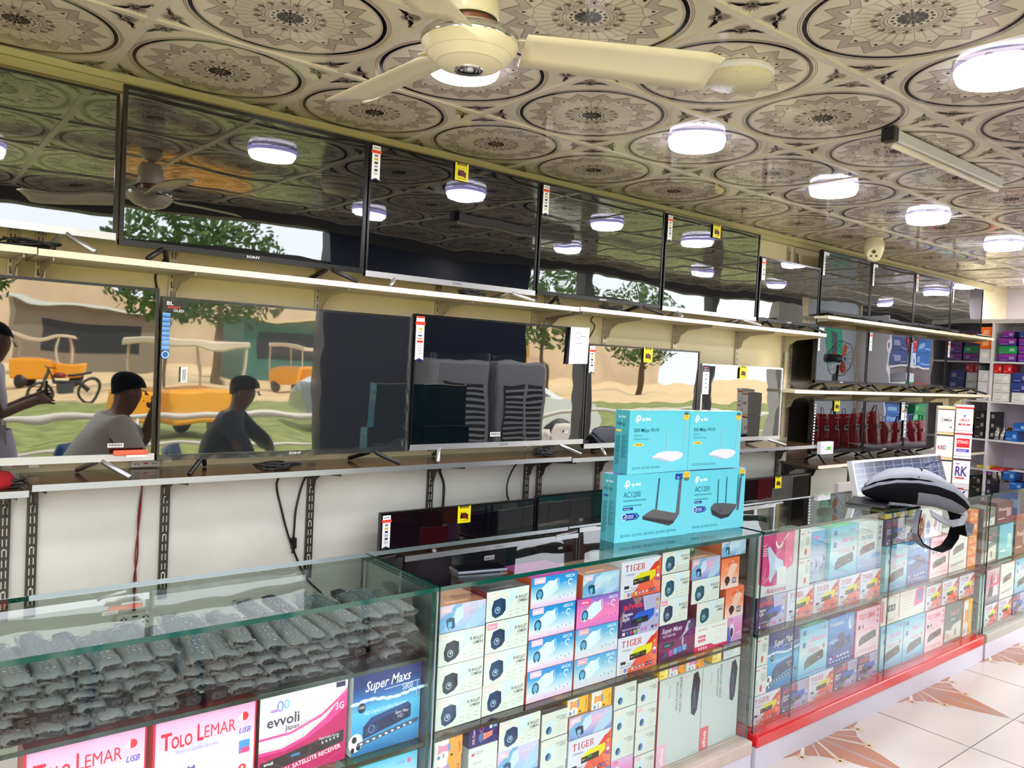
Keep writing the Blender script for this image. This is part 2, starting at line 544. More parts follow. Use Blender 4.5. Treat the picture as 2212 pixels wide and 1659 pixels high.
def build_shell():
    # wall behind the televisions: cream colour above, white below
    mb = MB(); mb.box(-3.1, 8.9, WY, WY + .1, 1.12, CZ + .1)
    struct(mb.build('wall_left', mat('cream_wall', (236, 222, 178), rough=.45, noise=.05, nscale=2.5)))
    mb = MB(); mb.box(-3.1, 8.9, WY + .001, WY + .1, FZ, 1.12)
    struct(mb.build('wall_left_lower', mat('white_wall', (226, 222, 212), rough=.55, noise=.07, nscale=3.0)))
    mb = MB(); mb.box(8.8, 8.9, 2.4, WY, FZ, CZ + .1)
    struct(mb.build('wall_back', mat('lilac_wall', (205, 196, 204), rough=.6)))
    mb = MB(); mb.box(-3.1, -3.0, .2, WY, FZ, CZ + .1)
    struct(mb.build('wall_front', MATS['white_wall']))
    # shop front: lintel, navy shutter panel, posts, glazed bays
    mb = MB(); mb.box(-3.1, 13, -.02, .12, 2.44, 2.66)
    struct(mb.build('trim_lintel', mat('lintel', (92, 88, 84), rough=.6)))
    mb = MB(); mb.box(2.72, 4.75, -.05, .1, FZ, 2.44)
    struct(mb.build('wall_right', mat('navy_panel', (34, 42, 66), rough=.35)))
    n = 0
    mb = MB(); mb.box(-3.1, 9, .0, .06, 2.16, 2.22)
    struct(mb.build('trim_transom', MATS['lintel']))
    for x in (-3.0, 5.55, 7.6):
        n += 1
        mb = MB(); mb.box(x - .06, x + .06, -.04, .1, FZ, 2.44)
        struct(mb.build('trim_post_%d' % n, mat('post_grey', (120, 118, 114), rough=.5)))
    mb = MB(); mb.box(8.9, 13, -.05, .1, FZ, 2.5)
    struct(mb.build('wall_right_far', MATS['white_wall']))
    # floor
    fm = MB()
    rr = random.Random(3)
    T = .5
    x0, y0 = 3.3, 1.88
    nx0, nx1, ny0, ny1 = -13, 12, -4, 3
    for i in range(nx0, nx1):
        for j in range(ny0, ny1):
            k = rr.randint(-3, 3)
            c = (208 + k, 197 + k, 190 + k)
            g = .0022
            fm.poly([(x0 + i * T + g, y0 + j * T + g, FZ), (x0 + (i + 1) * T - g, y0 + j * T + g, FZ), (x0 + (i + 1) * T - g, y0 + (j + 1) * T - g, FZ), (x0 + i * T + g, y0 + (j + 1) * T - g, FZ)], 0, c)
    fm.poly([(-3.2, -.2, FZ - .002), (8.9, -.2, FZ - .002), (8.9, 3.4, FZ - .002), (-3.2, 3.4, FZ - .002)], 0, (158, 150, 146))
    BR = (176, 122, 98); WL = (236, 228, 214); TN = (214, 178, 130)
    for i in range(-6, 6):
        for j in range(-2, 2):
            cx, cy = x0 + 1.0 * i, y0 + 1.0 * j
            z = FZ + .0003
            for k in range(4):
                a = k * pi / 2
                d = Vector((cos(a), sin(a), 0)); p = Vector((-sin(a), cos(a), 0)); C = Vector((cx, cy, z))
                for sg in (-1, 1):
                    q = [C + d * .02 + p * sg * .006, C + d * .22 + p * sg * .105, C + d * .30 + p * sg * .085, C + d * .48 + p * sg * .008]
                    fm.poly(q if sg < 0 else q[::-1], 0, BR)
                    e1 = (d * cos(.52) + p * sg * sin(.52)); e2 = (d * cos(.77) + p * sg * sin(.77))
                    q = [C + e1 * .03, C + e1 * .245, C + e2 * .225, C + e2 * .03]
                    fm.poly(q if sg > 0 else q[::-1], 0, BR)
                # dotted tan lines and a small star motif between the petals
                for s_ in (-1, 1):
                    e = Vector((cos(a + s_ * .485), sin(a + s_ * .485), 0)); ep = Vector((-e.y, e.x, 0))
                    for m_ in range(7):
                        b = C + e * (.05 + .025 * m_) + Vector((0, 0, .0002))
                        fm.poly([b - ep * .003, b + e * .017 - ep * .003, b + e * .017 + ep * .003, b + ep * .003], 0, WL)
                    b = C + e * .262 + Vector((0, 0, .0002))
                    for m_ in range(6):
                        an = m_ * pi / 3; u = Vector((cos(an), sin(an), 0)); w = Vector((-u.y, u.x, 0))
                        fm.poly([b - w * .004, b + u * .032 - w * .004, b + u * .032 + w * .004, b + w * .004], 0, TN)
    struct(fm.build('floor', [mat('floor_tile', vcol=True, rough=.22, spec=.45)]))
build_shell()

# ------------------------------------------------------------------ slotted uprights, brackets and wall shelves
def upright(x, z0, z1, m, label, dark=True):
    mb = MB()
    mb.box(x - .016, x + .016, WY - .012, WY, z0, z1, 0)
    z = z1 - .03
    while z > z0 + .03:
        for dx in (-.006, .006):
            mb.poly([(x + dx - .0018, WY - .0123, z - .024), (x + dx + .0018, WY - .0123, z - .024), (x + dx + .0018, WY - .0123, z), (x + dx - .0018, WY - .0123, z)], 1, (206, 200, 186) if dark else (44, 38, 32))
        z -= .036
    for sz in (z0 + .1, (z0 + z1) / 2, z1 - .1):
        mb.lathe([(.0055, 0), (.004, .002), (.0001, .003)], (0, 0, 0), 10, 2, (235, 235, 235))
        k = 3 * 10
        for q in range(len(mb.v) - k, len(mb.v)):
            vx, vy, vz = mb.v[q]; mb.v[q] = (x + vx, WY - .0123 - vz, sz + vy)
    o = mb.build('slotted_upright', [m, PAINT, CHROME])
    tag(o, label, 'shelf upright', 'slotted uprights on the television wall')
XS = [.340, .420, .852, 1.437, 2.036, 2.626, 2.713, 3.144, 3.740, 4.366, 4.900, 4.985, 5.330, 5.90, 6.50, 7.10, 7.62]
ORD = ['first', 'second', 'third', 'fourth', 'fifth', 'sixth', 'seventh', 'eighth', 'ninth', 'tenth', 'eleventh', 'twelfth', 'thirteenth', 'fourteenth', 'fifteenth', 'sixteenth', 'seventeenth']
for i, x in enumerate(XS):
    upright(x, .62, 1.11 if i < 11 else .97, STEEL, 'dark slotted steel upright below the lower shelf, %s from the left' % ORD[i])
    upright(x, 1.14, 2.46, STEELL, 'pale slotted steel upright on the cream wall, %s from the left' % ORD[i], dark=False)

def bracket(mb, x, z, L=.27, col=0):
    y1 = WY - .012
    for dx in (-.0015,):
        P = [(0, 0), (L, 0), (L, -.012), (L * .35, -.03), (L * .16, -.06), (L * .09, -.105), (0, -.115)]
        A = [(x + dx, y1 - p[0], z + p[1]) for p in P]; B = [(x + dx + .003, y1 - p[0], z + p[1]) for p in P]
        mb.poly(A, col); mb.poly(B[::-1], col)
        for k in range(len(P)):
            j = (k + 1) % len(P)
            mb.poly([A[k], B[k], B[j], A[j]], col)
def wall_shelf(x0, x1, z, xs, top, edge, label, ebright, yf=2.83):
    t = empty('wall_shelf', (0, 0, 0), label=label, cat='shelf', group='wall shelves under the televisions')
    mb = MB(); mb.box(x0, x1, yf + .004, WY - .014, z - .018, z, 0)
    mb.build('shelf_board', [top], t)
    mb = MB(); mb.box(x0, x1, yf, yf + .004, z - .02, z + .001, 0)
    mb.build('edge_strip', [edge], t)
    for x in xs:
        mb = MB(); bracket(mb, x, z - .019)
        mb.build('bracket', [STEELL if ebright else STEEL], t)
CRB = mat('cream_board', (226, 214, 180), rough=.35)
WDB = mat('walnut_laminate', (96, 72, 56), rough=.14, coat=.3, noise=.12, nscale=9.0)
EDC = mat('cream_edge', (240, 230, 205), rough=.3)
wall_shelf(-1.2, .372, 1.860, [-.9, -.3, .340], CRB, EDC, 'cream wall shelf at the top left corner, cut by the picture edge', True)
wall_shelf(.376, 2.668, 1.858, [.420, .852, 1.437, 2.036, 2.626], CRB, EDC, 'upper cream wall shelf carrying the two largest top televisions', True)
wall_shelf(2.676, 4.94, 1.862, [2.713, 3.144, 3.740, 4.366, 4.900], CRB, EDC, 'upper cream wall shelf right of the first long one', True)
wall_shelf(4.95, 7.72, 1.985, [4.985, 5.330, 5.90, 6.50, 7.10, 7.62], CRB, EDC, 'highest cream wall shelf, farthest along the wall', True)
wall_shelf(-1.2, .370, 1.108, [-.9, -.3, .340], WDB, ALU, 'brown wall shelf at the lower left corner under a red bag', False)
wall_shelf(.378, 2.664, 1.124, [.420, .852, 1.437, 2.036, 2.626], WDB, ALU, 'long brown wall shelf with aluminium edge above the white wall', False)
wall_shelf(2.672, 4.955, 1.116, [2.713, 3.144, 3.740, 4.366, 4.900], WDB, ALU, 'brown wall shelf with aluminium edge behind the blue router boxes', False)
wall_shelf(4.60, 7.72, 1.480, [4.985, 5.330, 5.90, 6.50, 7.10, 7.62], CRB, EDC, 'cream wall shelf in the middle of the far television bay', True)
wall_shelf(4.935, 7.72, .974, [4.985, 5.330, 5.90, 6.50, 7.10, 7.62], WDB, EDC, 'low brown wall shelf in the far television bay', False)
# brushed metal panel between the two bays
mb = MB(); mb.box(5.02, 5.30, WY - .006, WY, .5, 1.86)
tag(mb.build('wall_panel', [mat('brushed_panel', (120, 108, 96), rough=.18, metal=.85)]), 'brushed metal wall panel between the near and far television bays', 'panel')

# ------------------------------------------------------------------ televisions
def sony(mb, x, y, z, s, col=(225, 225, 228)):
    a = Art(s * 5, s)
    a.text('SONY', .5, 0.1, .8, col, fit=.9, al='c', bold=.03)
    a.emit(mb, (x - s * 2.5, y, z), mi=1, d=.0004)
def tv(x0, x1, z0, z1, shelf, style, label, sticker=None, warn=None, brand='SONY', group=None, tilt=0.0, y=2.93, extra=None, feet=True, bz=.009):
    W = x1 - x0; H = z1 - z0
    t = empty('television', (x0, y, z0), (radians(-tilt), 0, 0), label=label, cat='television', group=group)
    bb = .018
    fr = {'black': BEZEL, 'silver': BEZEL, 'silverframe': SILVER}[style]
    bot = {'black': BEZEL, 'silver': SILVER, 'silverframe': SILVER}[style]
    if style != 'black': bb = .022
    # cabinet back
    mb = MB()
    mb.box(.004, W - .004, .012, .035, .004, H - .004); mb.box(W * .12, W * .88, .035, .07, H * .05, H * .62)
    mb.build('back_cover', [BLACKP], t, bevel=.004)
    mb = MB()
    mb.box(0, bz, 0, .02, 0, H); mb.box(W - bz, W, 0, .02, 0, H); mb.box(bz, W - bz, 0, .02, H - bz, H)
    mb.build('frame', [fr], t)
    mb = MB(); mb.box(0, W, -.003, .022, -.002, bb)
    if brand:
        s = .012
        a = Art(s * 5, s); a.text(brand, .5, 0.12, .75, (232, 232, 236) if style == 'black' else (60, 60, 64), fit=.85, al='c', bold=.03)
        a.emit(mb, (W * .5 - s * 2.5, -.0031, bb * .5 - s * .5), mi=1, d=.0003)
    mb.build('bottom_bezel', [bot, PAINT], t)
    # the glass, very slightly bowed
    mb = MB(); n = 8
    V = []
    for j in range(n + 1):
        for i in range(n + 1):
            u = i / n; v = j / n
            V.append((bz + u * (W - 2 * bz), .004 + .0012 * (sin(pi * u) * sin(pi * v)) * (1 if int(x0 * 10) % 2 else -1), bb + v * (H - bz - bb)))
    Fc = [(j * (n + 1) + i, j * (n + 1) + i + 1, (j + 1) * (n + 1) + i + 1, (j + 1) * (n + 1) + i) for j in range(n) for i in range(n)]
    mb.faces(V, Fc, 0, smooth=True)
    scr = mb.build('screen', [SCREEN], t)
    if feet:
        dz = z0 - shelf
        for fx in (.16, .84):
            mb = MB()
            xx = W * fx; 
            for sy in (-1, 1):
                ex = (.10 if sy < 0 else .12) * sy; sx_ = .075 * (1 if sy < 0 else -.6) * (-1 if fx < .5 else 1)
                mb.tube([(xx, .012, .014), (xx + sx_ * .2, .012 + ex * .15, -dz * .12), (xx + sx_, .012 + ex, -dz + .009)], .009, 6, 0)
            mb.build('stand_foot', [ALU if style != 'black' else BLACKP], t)
    if sticker:
        mb = MB()
        if sticker == 'white':
            a = Art(.038, .14)
            a.poly([(0, 0), (.5, .06), (1, 0), (1, 1), (0, 1)], (240, 240, 238)); a.rect(-.12, .78, 1.12, .87, (226, 70, 52))
            a.rect(.1, .91, .9, .96, (180, 180, 190))
            for k, c in enumerate([(120, 120, 124), (220, 170, 40), (40, 40, 48), (150, 160, 190), (60, 60, 66), (190, 190, 196)]):
                a.rect(.3, .68 - k * .105, .7, .74 - k * .105, c)
            a.poly([(0, -.04), (.5, .03), (1, -.04), (1, 0), (.5, .06), (0, 0)], (40, 36, 78))
            a.emit(mb, (.006, -.0038, H - .152), mi=0, d=.0003)
        elif sticker == 'redwhite':
            a = Art(.042, .19)
            a.poly([(0, 0), (.5, .05), (1, 0), (1, 1), (0, 1)], (243, 243, 242)); a.rect(-.08, .8, 1.1, .88, (232, 62, 44)); a.rect(0, .955, 1, 1, (236, 90, 70))
            a.rect(.3, .69, .75, .74, (226, 190, 30)); a.ring(.5, .64, .2, .03, .05, (150, 150, 160)); a.rect(.25, .545, .75, .575, (30, 30, 60)); a.rect(.15, .48, .85, .5, (226, 60, 50)); a.rect(.15, .4, .85, .45, (222, 50, 44))
            for k in range(4): a.rect(.2, .33 - k * .06, .8, .35 - k * .06, (176, 176, 186))
            a.poly([(0, -.05), (.5, 0), (1, -.05), (1, 0), (.5, .05), (0, 0)], (42, 34, 86))
            a.emit(mb, (.005, -.0038, H - .2), mi=0, d=.0003)
        elif sticker == 'bluecol':
            a = Art(.026, .165)
            for k in range(8): a.rect(0, .2 + k * .1, 1, .285 + k * .1, (40, 120, 214), top=(120, 190, 240))
            a.ell(.5, .1, .6, .095, (60, 150, 230)); a.ring(.5, .1, .45, .075, .08, (235, 245, 255)); 
            a.emit(mb, (.003, -.0038, H - .22), mi=0, d=.0003)
            a = Art(.085, .042)
            a.poly([(0, .1), (.55, 0), (1, .6), (.95, 1), (0, 1)], (16, 16, 20)); a.text('BL', .16, .62, .3, (240, 240, 240), fit=.26, bold=.04); a.text('SMART', .2, .34, .2, (228, 60, 40), fit=.5, bold=.04); a.text('OLED', .42, .08, .2, (235, 235, 235), fit=.42, bold=.04)
            a.emit(mb, (.003, -.0038, H - .055), mi=0, d=.0003)
        elif sticker == 'energy':
            a = Art(.055, .14)
            a.rect(0, 0, 1, 1, (238, 240, 244)); a.rect(.1, .88, .9, .96, (40, 70, 170)); a.text('ENERG', .5, .9, .05, (255, 255, 255), fit=.6, al='c')
            for k, c in enumerate([(40, 160, 70), (130, 190, 60), (236, 200, 50), (240, 140, 50), (230, 70, 50)]): a.rect(.12, .72 - k * .07, .4 + k * .07, .77 - k * .07, c)
            a.rect(.7, .5, .88, .58, (30, 30, 30)); a.rect(.4, .1, .6, .16, (120, 120, 130))
            a.emit(mb, (W - .075, -.0038, H - .15), mi=0, d=.0003)
        elif sticker == 'graystrip':
            a = Art(.045, .26)
            a.poly([(0, 0), (1, 0), (1, .93), (1.25, .93), (1.25, 1), (0, 1)], (150, 156, 158))
            for k in range(6): a.rect(.25, .8 - k * .13, .75, .85 - k * .13, (235, 238, 238) if k else (30, 30, 32))
            a.rect(.1, .88, .9, .97, (20, 20, 24)); a.emit(mb, (-.03, -.0045, H - .28), mi=0, d=.0003)
        elif sticker == 'whitestrip':
            a = Art(.022, .16)
            a.rect(0, 0, 1, 1, (238, 240, 243)); a.rect(0, .86, 3.0, 1, (228, 232, 240))
            for k in range(5): a.rect(.3, .7 - k * .13, .7, .75 - k * .13, (70, 70, 78))
            a.emit(mb, (.006, -.0038, H - .175), mi=0, d=.0003)
        elif sticker == 'navy':
            a = Art(.06, .17)
            a.rect(0, 0, 1, 1, (240, 240, 244)); a.rect(0, .78, 1, 1, (30, 28, 60)); a.rect(.15, .9, .6, .94, (230, 60, 70)); a.text('LED TV', .5, .82, .045, (240, 240, 250), fit=.7, al='c')
            for k in range(4): a.rect(.35, .66 - k * .15, .65, .7 - k * .15, (120, 120, 140))
            a.emit(mb, (.004, -.0038, H - .18), mi=0, d=.0003)
        elif sticker == 'checks':
            a = Art(.018, .3)
            for k in range(15): a.rect(0, k / 15, 1, k / 15 + .035, (236, 240, 244))
            a.emit(mb, (.004, -.0038, H - .32), mi=0, d=.0003)
        mb.build('sticker', [CARD], scr)
    if warn is not None:
        a = Art(.072, .078)
        a.rect(0, 0, 1, 1, (242, 226, 22)); a.rect(.14, .87, .86, 1, (26, 24, 14)); a.text('WARNING', .5, .895, .075, (242, 226, 22), fit=.6, al='c', bold=.03)
        a.rect(.2, .27, .8, .52, (60, 20, 16)); a.rect(.34, .5, .66, .6, (60, 20, 16)); a.ell(.5, .4, .13, .12, (96, 40, 26)); a.line(.22, .62, .78, .2, .006, (130, 20, 20))
        a.rect(.2, .12, .8, .14, (150, 140, 30)); a.rect(.25, .7, .75, .72, (190, 176, 30))
        mb = MB(); a.emit(mb, (warn - x0 - .036, -.0040, H - .08), mi=0, d=.0004)
        mb.build('warning_label', [CARD], scr)
    if extra: extra(t, W, H, bb)
    return t

def barcode(u, v, w=.05, h=.014):
    def fn(t, W, H, bb):
        mb = MB(); a = Art(w, h); a.rect(0, 0, 1, 1, (232, 232, 232))
        for k in range(14): a.rect(.08 + k * .06, .35, .08 + k * .06 + (.03 if k % 3 else .045), .85, (60, 60, 60))
        a.emit(mb, (u * W, -.0002, bb + v * H), mi=0, d=.0005)
        mb.build('barcode_label', [CARD], t)
    return fn
UG = 'televisions on the upper wall shelf'
tv(-.34, .612, 1.925, 2.412, 1.86, 'silver', 'television at the top left corner, silver bottom edge, cut by the picture edge', group=UG)
tv(.622, 1.541, 1.913, 2.447, 1.858, 'black', 'large black framed television reflecting the ceiling fan, top left', group=UG, tilt=-.55, bz=.014)
tv(1.549, 2.462, 1.903, 2.448, 1.858, 'silver', 'top television with silver bottom and a yellow sign near its middle, left of two such', sticker='white', warn=2.0, group=UG, tilt=-.3)
tv(2.474, 3.372, 1.912, 2.448, 1.862, 'black', 'thin black television with white strip sticker between two silver bottomed ones', sticker='white', group=UG, tilt=-.3)
tv(3.389, 4.275, 1.905, 2.442, 1.862, 'silver', 'top television with silver bottom and yellow sign, right of the thin black one', sticker='white', warn=3.83, group=UG, tilt=-.3)
tv(4.297, 4.99, 1.91, 2.31, 1.862, 'black', 'smaller black television at the end of the near upper shelf', sticker='white', group=UG, tilt=-.3)
tv(5.010, 5.685, 2.015, 2.443, 1.985, 'black', 'far upper television beside the ceiling camera, first of the last four', sticker='whitestrip', group=UG, brand='')
tv(5.692, 6.378, 2.012, 2.436, 1.985, 'black', 'far upper television, second of the last four', sticker='whitestrip', group=UG, brand='')
tv(6.384, 7.052, 2.018, 2.430, 1.985, 'black', 'far upper television, third of the last four, red mark on its sticker', sticker='white', group=UG, brand='')
tv(7.060, 7.700, 2.012, 2.424, 1.985, 'black', 'far upper television at the very end of the wall', sticker='whitestrip', group=UG, brand='')
MG = 'televisions on the lower wall shelf'
tv(-.31, .757, 1.178, 1.775, 1.124, 'silver', 'left large television on the lower shelf showing a reflected seated man', group=MG, brand='', extra=barcode(.86, .04))
def film_edges(t, W, H, bb):
    mb = MB()
    rr = random.Random(9)
    for s in range(2):
        pts = []
        n = 26
        for i in range(n + 1):
            z = H * i / n
            pts.append((W - .016 + rr.uniform(-.004, .003) if s else W * .98 + rr.uniform(-.02, .01) * (1 - i / n), -.004 - rr.uniform(0, .006), z))
        for i in range(n):
            a_, b_ = pts[i], pts[i + 1]
            mb.poly([a_, (a_[0] + .012, a_[1] + .004, a_[2]), (b_[0] + .012, b_[1] + .004, b_[2]), b_], 0, smooth=True)
    n = 40
    for i in range(n):
        x = W * i / n; x2 = W * (i + 1) / n
        h0 = .010 + .008 * sin(i * 1.7) + .05 * (i / n) ** 6
        h1 = .010 + .008 * sin((i + 1) * 1.7) + .05 * ((i + 1) / n) ** 6
        mb.poly([(x, -.006, -.004), (x2, -.006, -.004), (x2, -.005, h1), (x, -.005, h0)], 0, smooth=True)
    mb.poly([(.001, -.0065, 0), (W - .001, -.0065, 0), (W - .001, -.0065, H), (.001, -.0065, H)], 0)
    mb.build('plastic_wrap', [FILM], t)
    a = Art(.022, .055); a.rect(0, 0, 1, 1, (232, 232, 232))
    for k in range(10): a.rect(.2, .1 + k * .08, .8, .13 + k * .08, (70, 70, 70))
    mb = MB(); a.emit(mb, (.07, -.0072, H - .3), mi=0, d=.0004); mb.build('barcode_label', [CARD], t)
tv(.765, 1.787, 1.174, 1.75, 1.124, 'black', 'large television still wrapped in clear plastic with blue icon strip', sticker='bluecol', group=MG, extra=film_edges)
def note(t, W, H, bb):
    mb = MB(); a = Art(.13, .185)
    a.rect(0, 0, 1, 1, (226, 224, 240)); a.ring(.42, .78, .16, .09, .02, (150, 150, 170)); a.rect(.55, .74, .8, .76, (150, 150, 170)); a.rect(.3, .55, .65, .57, (160, 160, 178))
    for k in range(4): a.rect(.12, .28 - k * .05, .86, .285 - k * .05, (172, 172, 186))
    a.emit(mb, (W - .135, -.010, H - .185), (1, 0, .03), (0, -.03, 1), 0, d=.0004)
    mb.poly([(W - .15, -.004, H - .19), (W - .135, -.0095, H - .185), (W - .135, -.0095, H - .01)], 0, (30, 26, 40))
    mb.build('paper_note', [CARD], t)
    barcode(.42, .045, .06, .02)(t, W, H, bb); barcode(.87, .06, .03, .012)(t, W, H, bb)
tv(1.796, 2.83, 1.176, 1.766, 1.124, 'silver', 'large television with a paper note hung on its top right corner', sticker='redwhite', group=MG, extra=note)
tv(2.838, 3.745, 1.15, 1.69, 1.116, 'silver', 'lower shelf television with yellow sign, behind the blue router boxes', sticker='white', warn=3.29, group=MG)
tv(3.772, 4.61, 1.155, 1.62, 1.116, 'silverframe', 'lower shelf television with pale frame, navy sticker and yellow sign', sticker='navy', warn=4.17, group=MG, bz=.012, brand='')
FG = 'televisions in the far bay'
tv(5.0, 5.69, 1.532, 1.925, 1.48, 'black', 'far bay middle row television nearest the metal panel', sticker='whitestrip', group=FG)
tv(5.70, 6.36, 1.532, 1.93, 1.48, 'black', 'far bay middle row television, second from the metal panel', sticker='white', group=FG, brand='')
tv(6.37, 7.02, 1.532, 1.932, 1.48, 'black', 'far bay middle row television with a blue icon strip', sticker='bluecol', group=FG, brand='')
tv(7.03, 7.70, 1.520, 1.935, 1.48, 'black', 'far bay middle row television at the far end', sticker='white', group=FG, brand='')
tv(5.0, 5.70, 1.040, 1.415, .974, 'black', 'bottom row far bay television with yellow sign, showing red bags', sticker='checks', warn=5.30, group=FG, brand='')
tv(5.71, 6.345, 1.035, 1.412, .974, 'black', 'bottom row far bay television with an energy sticker beside it', sticker='energy', group=FG, brand='LG')
tv(6.35, 7.01, 1.03, 1.405, .974, 'black', 'bottom row far bay television with a long grey strip sticker', sticker='graystrip', group=FG, brand='')
LG_ = 'televisions standing low behind the glass counters'
tv(1.672, 2.535, .40, .912, .345, 'silver', 'low black television behind the counter with white strip and yellow sign', sticker='white', warn=2.10, group=LG_)
tv(2.545, 3.42, .41, .925, .345, 'black', 'low black television partly hidden by the blue router boxes', group=LG_, brand='')
tv(3.60, 5.02, .12, .91, .08, 'black', 'low wide black television with yellow sign right of the router boxes', warn=4.62, group=LG_, brand='')
mb = MB(); mb.box(1.6, 3.5, 2.86, 3.1, .325, .345); 
for x in (1.65, 2.5, 3.44): mb.box(x, x + .03, 2.88, 3.08, FZ, .325)
tag(mb.build('low_stand', [WDB]), 'low brown stand behind the counters carrying two televisions', 'stand')
mb = MB(); mb.box(3.58, 5.05, 2.86, 3.1, .06, .08); mb.box(3.6, 3.64, 2.88, 3.08, FZ, .06); mb.box(4.98, 5.02, 2.88, 3.08, FZ, .06)
tag(mb.build('low_stand', [WDB]), 'low brown stand behind the right counter under the widest television', 'stand')

# ------------------------------------------------------------------ ceiling things
def lamp(x, y, label, lit=True, r=.115):
    t = empty('ceiling_lamp', (x, y, CZ - .0006), label=label, cat='lamp', group='round ceiling lamps')
    mb = MB(); mb.lathe([(r, -.001), (r * 1.02, -.008), (r * 1.0, -.018), (r * .97, -.020)], n=40)
    mb.build('rim', [LAMPV if lit else WHITEP], t)
    mb = MB(); mb.lathe([(r * .97, -.020), (r * .965, -.030), (r * .93, -.038), (.0001, -.042)], n=40)
    mb.build('diffuser', [LAMPM if lit else mat('unlit_diffuser', (226, 218, 180), rough=.25, bump=.004, bscale=140)], t)
lamp(1.45, 2.13, 'bright round ceiling lamp partly hidden behind the ceiling fan')
lamp(2.60, 2.11, 'round ceiling lamp over the gap above the second silver television')
lamp(3.72, 2.14, 'round ceiling lamp just below the white tube light')
lamp(4.70, 2.11, 'round ceiling lamp third in the row leading to the dome camera')
lamp(5.92, 2.15, 'small looking round ceiling lamp right of the dome camera')
lamp(8.05, 2.62, 'farthest round ceiling lamp at the right picture edge')
lamp(2.60, .98, 'large looking round ceiling lamp at the upper right edge', r=.125)
lamp(2.10, 1.55, 'unlit round ceiling lamp beyond the tip of the fan blade', lit=False, r=.105)
lamp(4.4, .98, 'round ceiling lamp near the shop front, seen mirrored in televisions')
lamp(6.2, .98, 'round ceiling lamp by the far shop front, seen mirrored in televisions')
for _i, _x in enumerate((7.45, 8.65, 9.85, 11.05)):
    lamp(_x, .98 + (_i % 2) * 1.13, 'round ceiling lamp deep in the shop, seen mirrored in the farthest televisions, %s' % ORD[_i])
lamp(.35, 1.15, 'round ceiling lamp above the entrance, mirrored in the top left television')
lamp(-.5, 2.1, 'round ceiling lamp left of the fan, outside the picture')

# tube light
t = empty('tube_light', (0, 0, 0), label='white tube light fitting slanting across the ceiling tiles, unlit', cat='light')
mb = MB()
P0 = Vector((2.96, 1.49, CZ - .025)); P1 = Vector((4.0, 1.49, CZ - .025))
mb.box(P0.x, P1.x, 1.47, 1.505, CZ - .05, CZ - .006); mb.build('batten', [WHITEP], t, bevel=.004)
mb = MB(); mb.box(P0.x - .02, P0.x + .02, 1.462, 1.512, CZ - .056, CZ - .004); mb.build('end_cap', [BLACKP], t, bevel=.003)
mb = MB(); mb.tube([(P0.x + .03, 1.488, CZ - .062), (P1.x - .02, 1.488, CZ - .062)], .011, 12); mb.build('tube', [mat('tube_white', (235, 228, 205), rough=.3)], t)

# dome camera
t = empty('dome_camera', (5.25, 2.70, CZ - .002), label='cream dome security camera hanging from the ceiling', cat='camera')
mb = MB(); mb.lathe([(.052, 0), (.055, -.02), (.064, -.03), (.064, -.07), (.058, -.1), (.05, -.125), (.036, -.15), (.0001, -.16)], n=28); mb.build('housing', [CREAMP], t)
d = Vector((-5.25, -2.70, 1.58 - 2.4)).normalized(); s1 = d.cross(Vector((0, 0, 1))).normalized(); s2 = s1.cross(d)
def disc(mb, c, r, col, mi=0, n=20): mb.poly([c + (s1 * cos(2 * pi * k / n) + s2 * sin(2 * pi * k / n)) * r for k in range(n)], mi, col)
def cyl(mb, c, r, L, col, n=24, mi=0):
    A = [c + (s1 * cos(2 * pi * k / n) + s2 * sin(2 * pi * k / n)) * r for k in range(n)]; B = [q + d * L for q in A]
    mb.faces(A + B, [(k, (k + 1) % n, n + (k + 1) % n, n + k) for k in range(n)], mi, col, True); mb.poly(B, mi, col)
mb = MB(); c0 = Vector((0, 0, -.105)) + d * .035
cyl(mb, c0, .042, .028, (236, 222, 180)); disc(mb, c0 + d * .0285 + s2 * .014, .013, (14, 12, 12)); 
for sx in (-1, 1): disc(mb, c0 + d * .0285 - s2 * .014 + s1 * .016 * sx, .009, (110, 84, 50)); disc(mb, c0 + d * .0288 - s2 * .014 + s1 * .016 * sx, .005, (50, 36, 24))
disc(mb, c0 + d * .0285 - s2 * .031, .003, (20, 20, 20))
mb.build('camera_eye', [GLOSSP], t)

# ceiling fan
t = empty('ceiling_fan', (1.05, 1.525, 0), label='cream three bladed ceiling fan with chrome rim near the top', cat='fan')
FZC = 2.30
mb = MB(); mb.tube([(0, 0, FZC + .10), (0, 0, CZ - .01)], .0125, 12); mb.build('rod', [CREAMP], t)
mb = MB(); mb.lathe([(.05, CZ - .003), (.052, CZ - .02), (.03, CZ - .05), (.016, CZ - .055)], n=24); mb.build('canopy', [CREAMP], t)
mb = MB(); mb.lathe([(.016, FZC + .17), (.04, FZC + .165), (.056, FZC + .14), (.062, FZC + .1), (.066, FZC + .065), (.062, FZC + .06)], n=32); mb.build('motor_cover', [CREAMP], t)
mb = MB(); mb.lathe([(.05, FZC + .062), (.05, FZC + .03)], n=24); mb.build('motor', [mat('copper_motor', (150, 100, 80), rough=.4, metal=.3)], t)
mb = MB(); mb.lathe([(.03, FZC + .03), (.105, FZC + .026), (.112, FZC + .02), (.114, FZC + .010), (.112, FZC + .002)], n=48); mb.build('chrome_rim', [CHROME], t)
GR = mat('fan_groove', (120, 104, 76), rough=.5)
prof = [(.112, .002), (.110, -.006), (.098, -.022), (.0975, -.0222), (.0965, -.0235), (.085, -.034), (.076, -.0405), (.0755, -.0412), (.0745, -.0416), (.055, -.0485), (.034, -.052)]
mb = MB(); mb.lathe([(r_, FZC + z_) for r_, z_ in prof], n=48, mis=[0, 0, 1, 0, 0, 0, 1, 0, 0, 0]); mb.build('hub_plate', [CREAMP, GR], t)
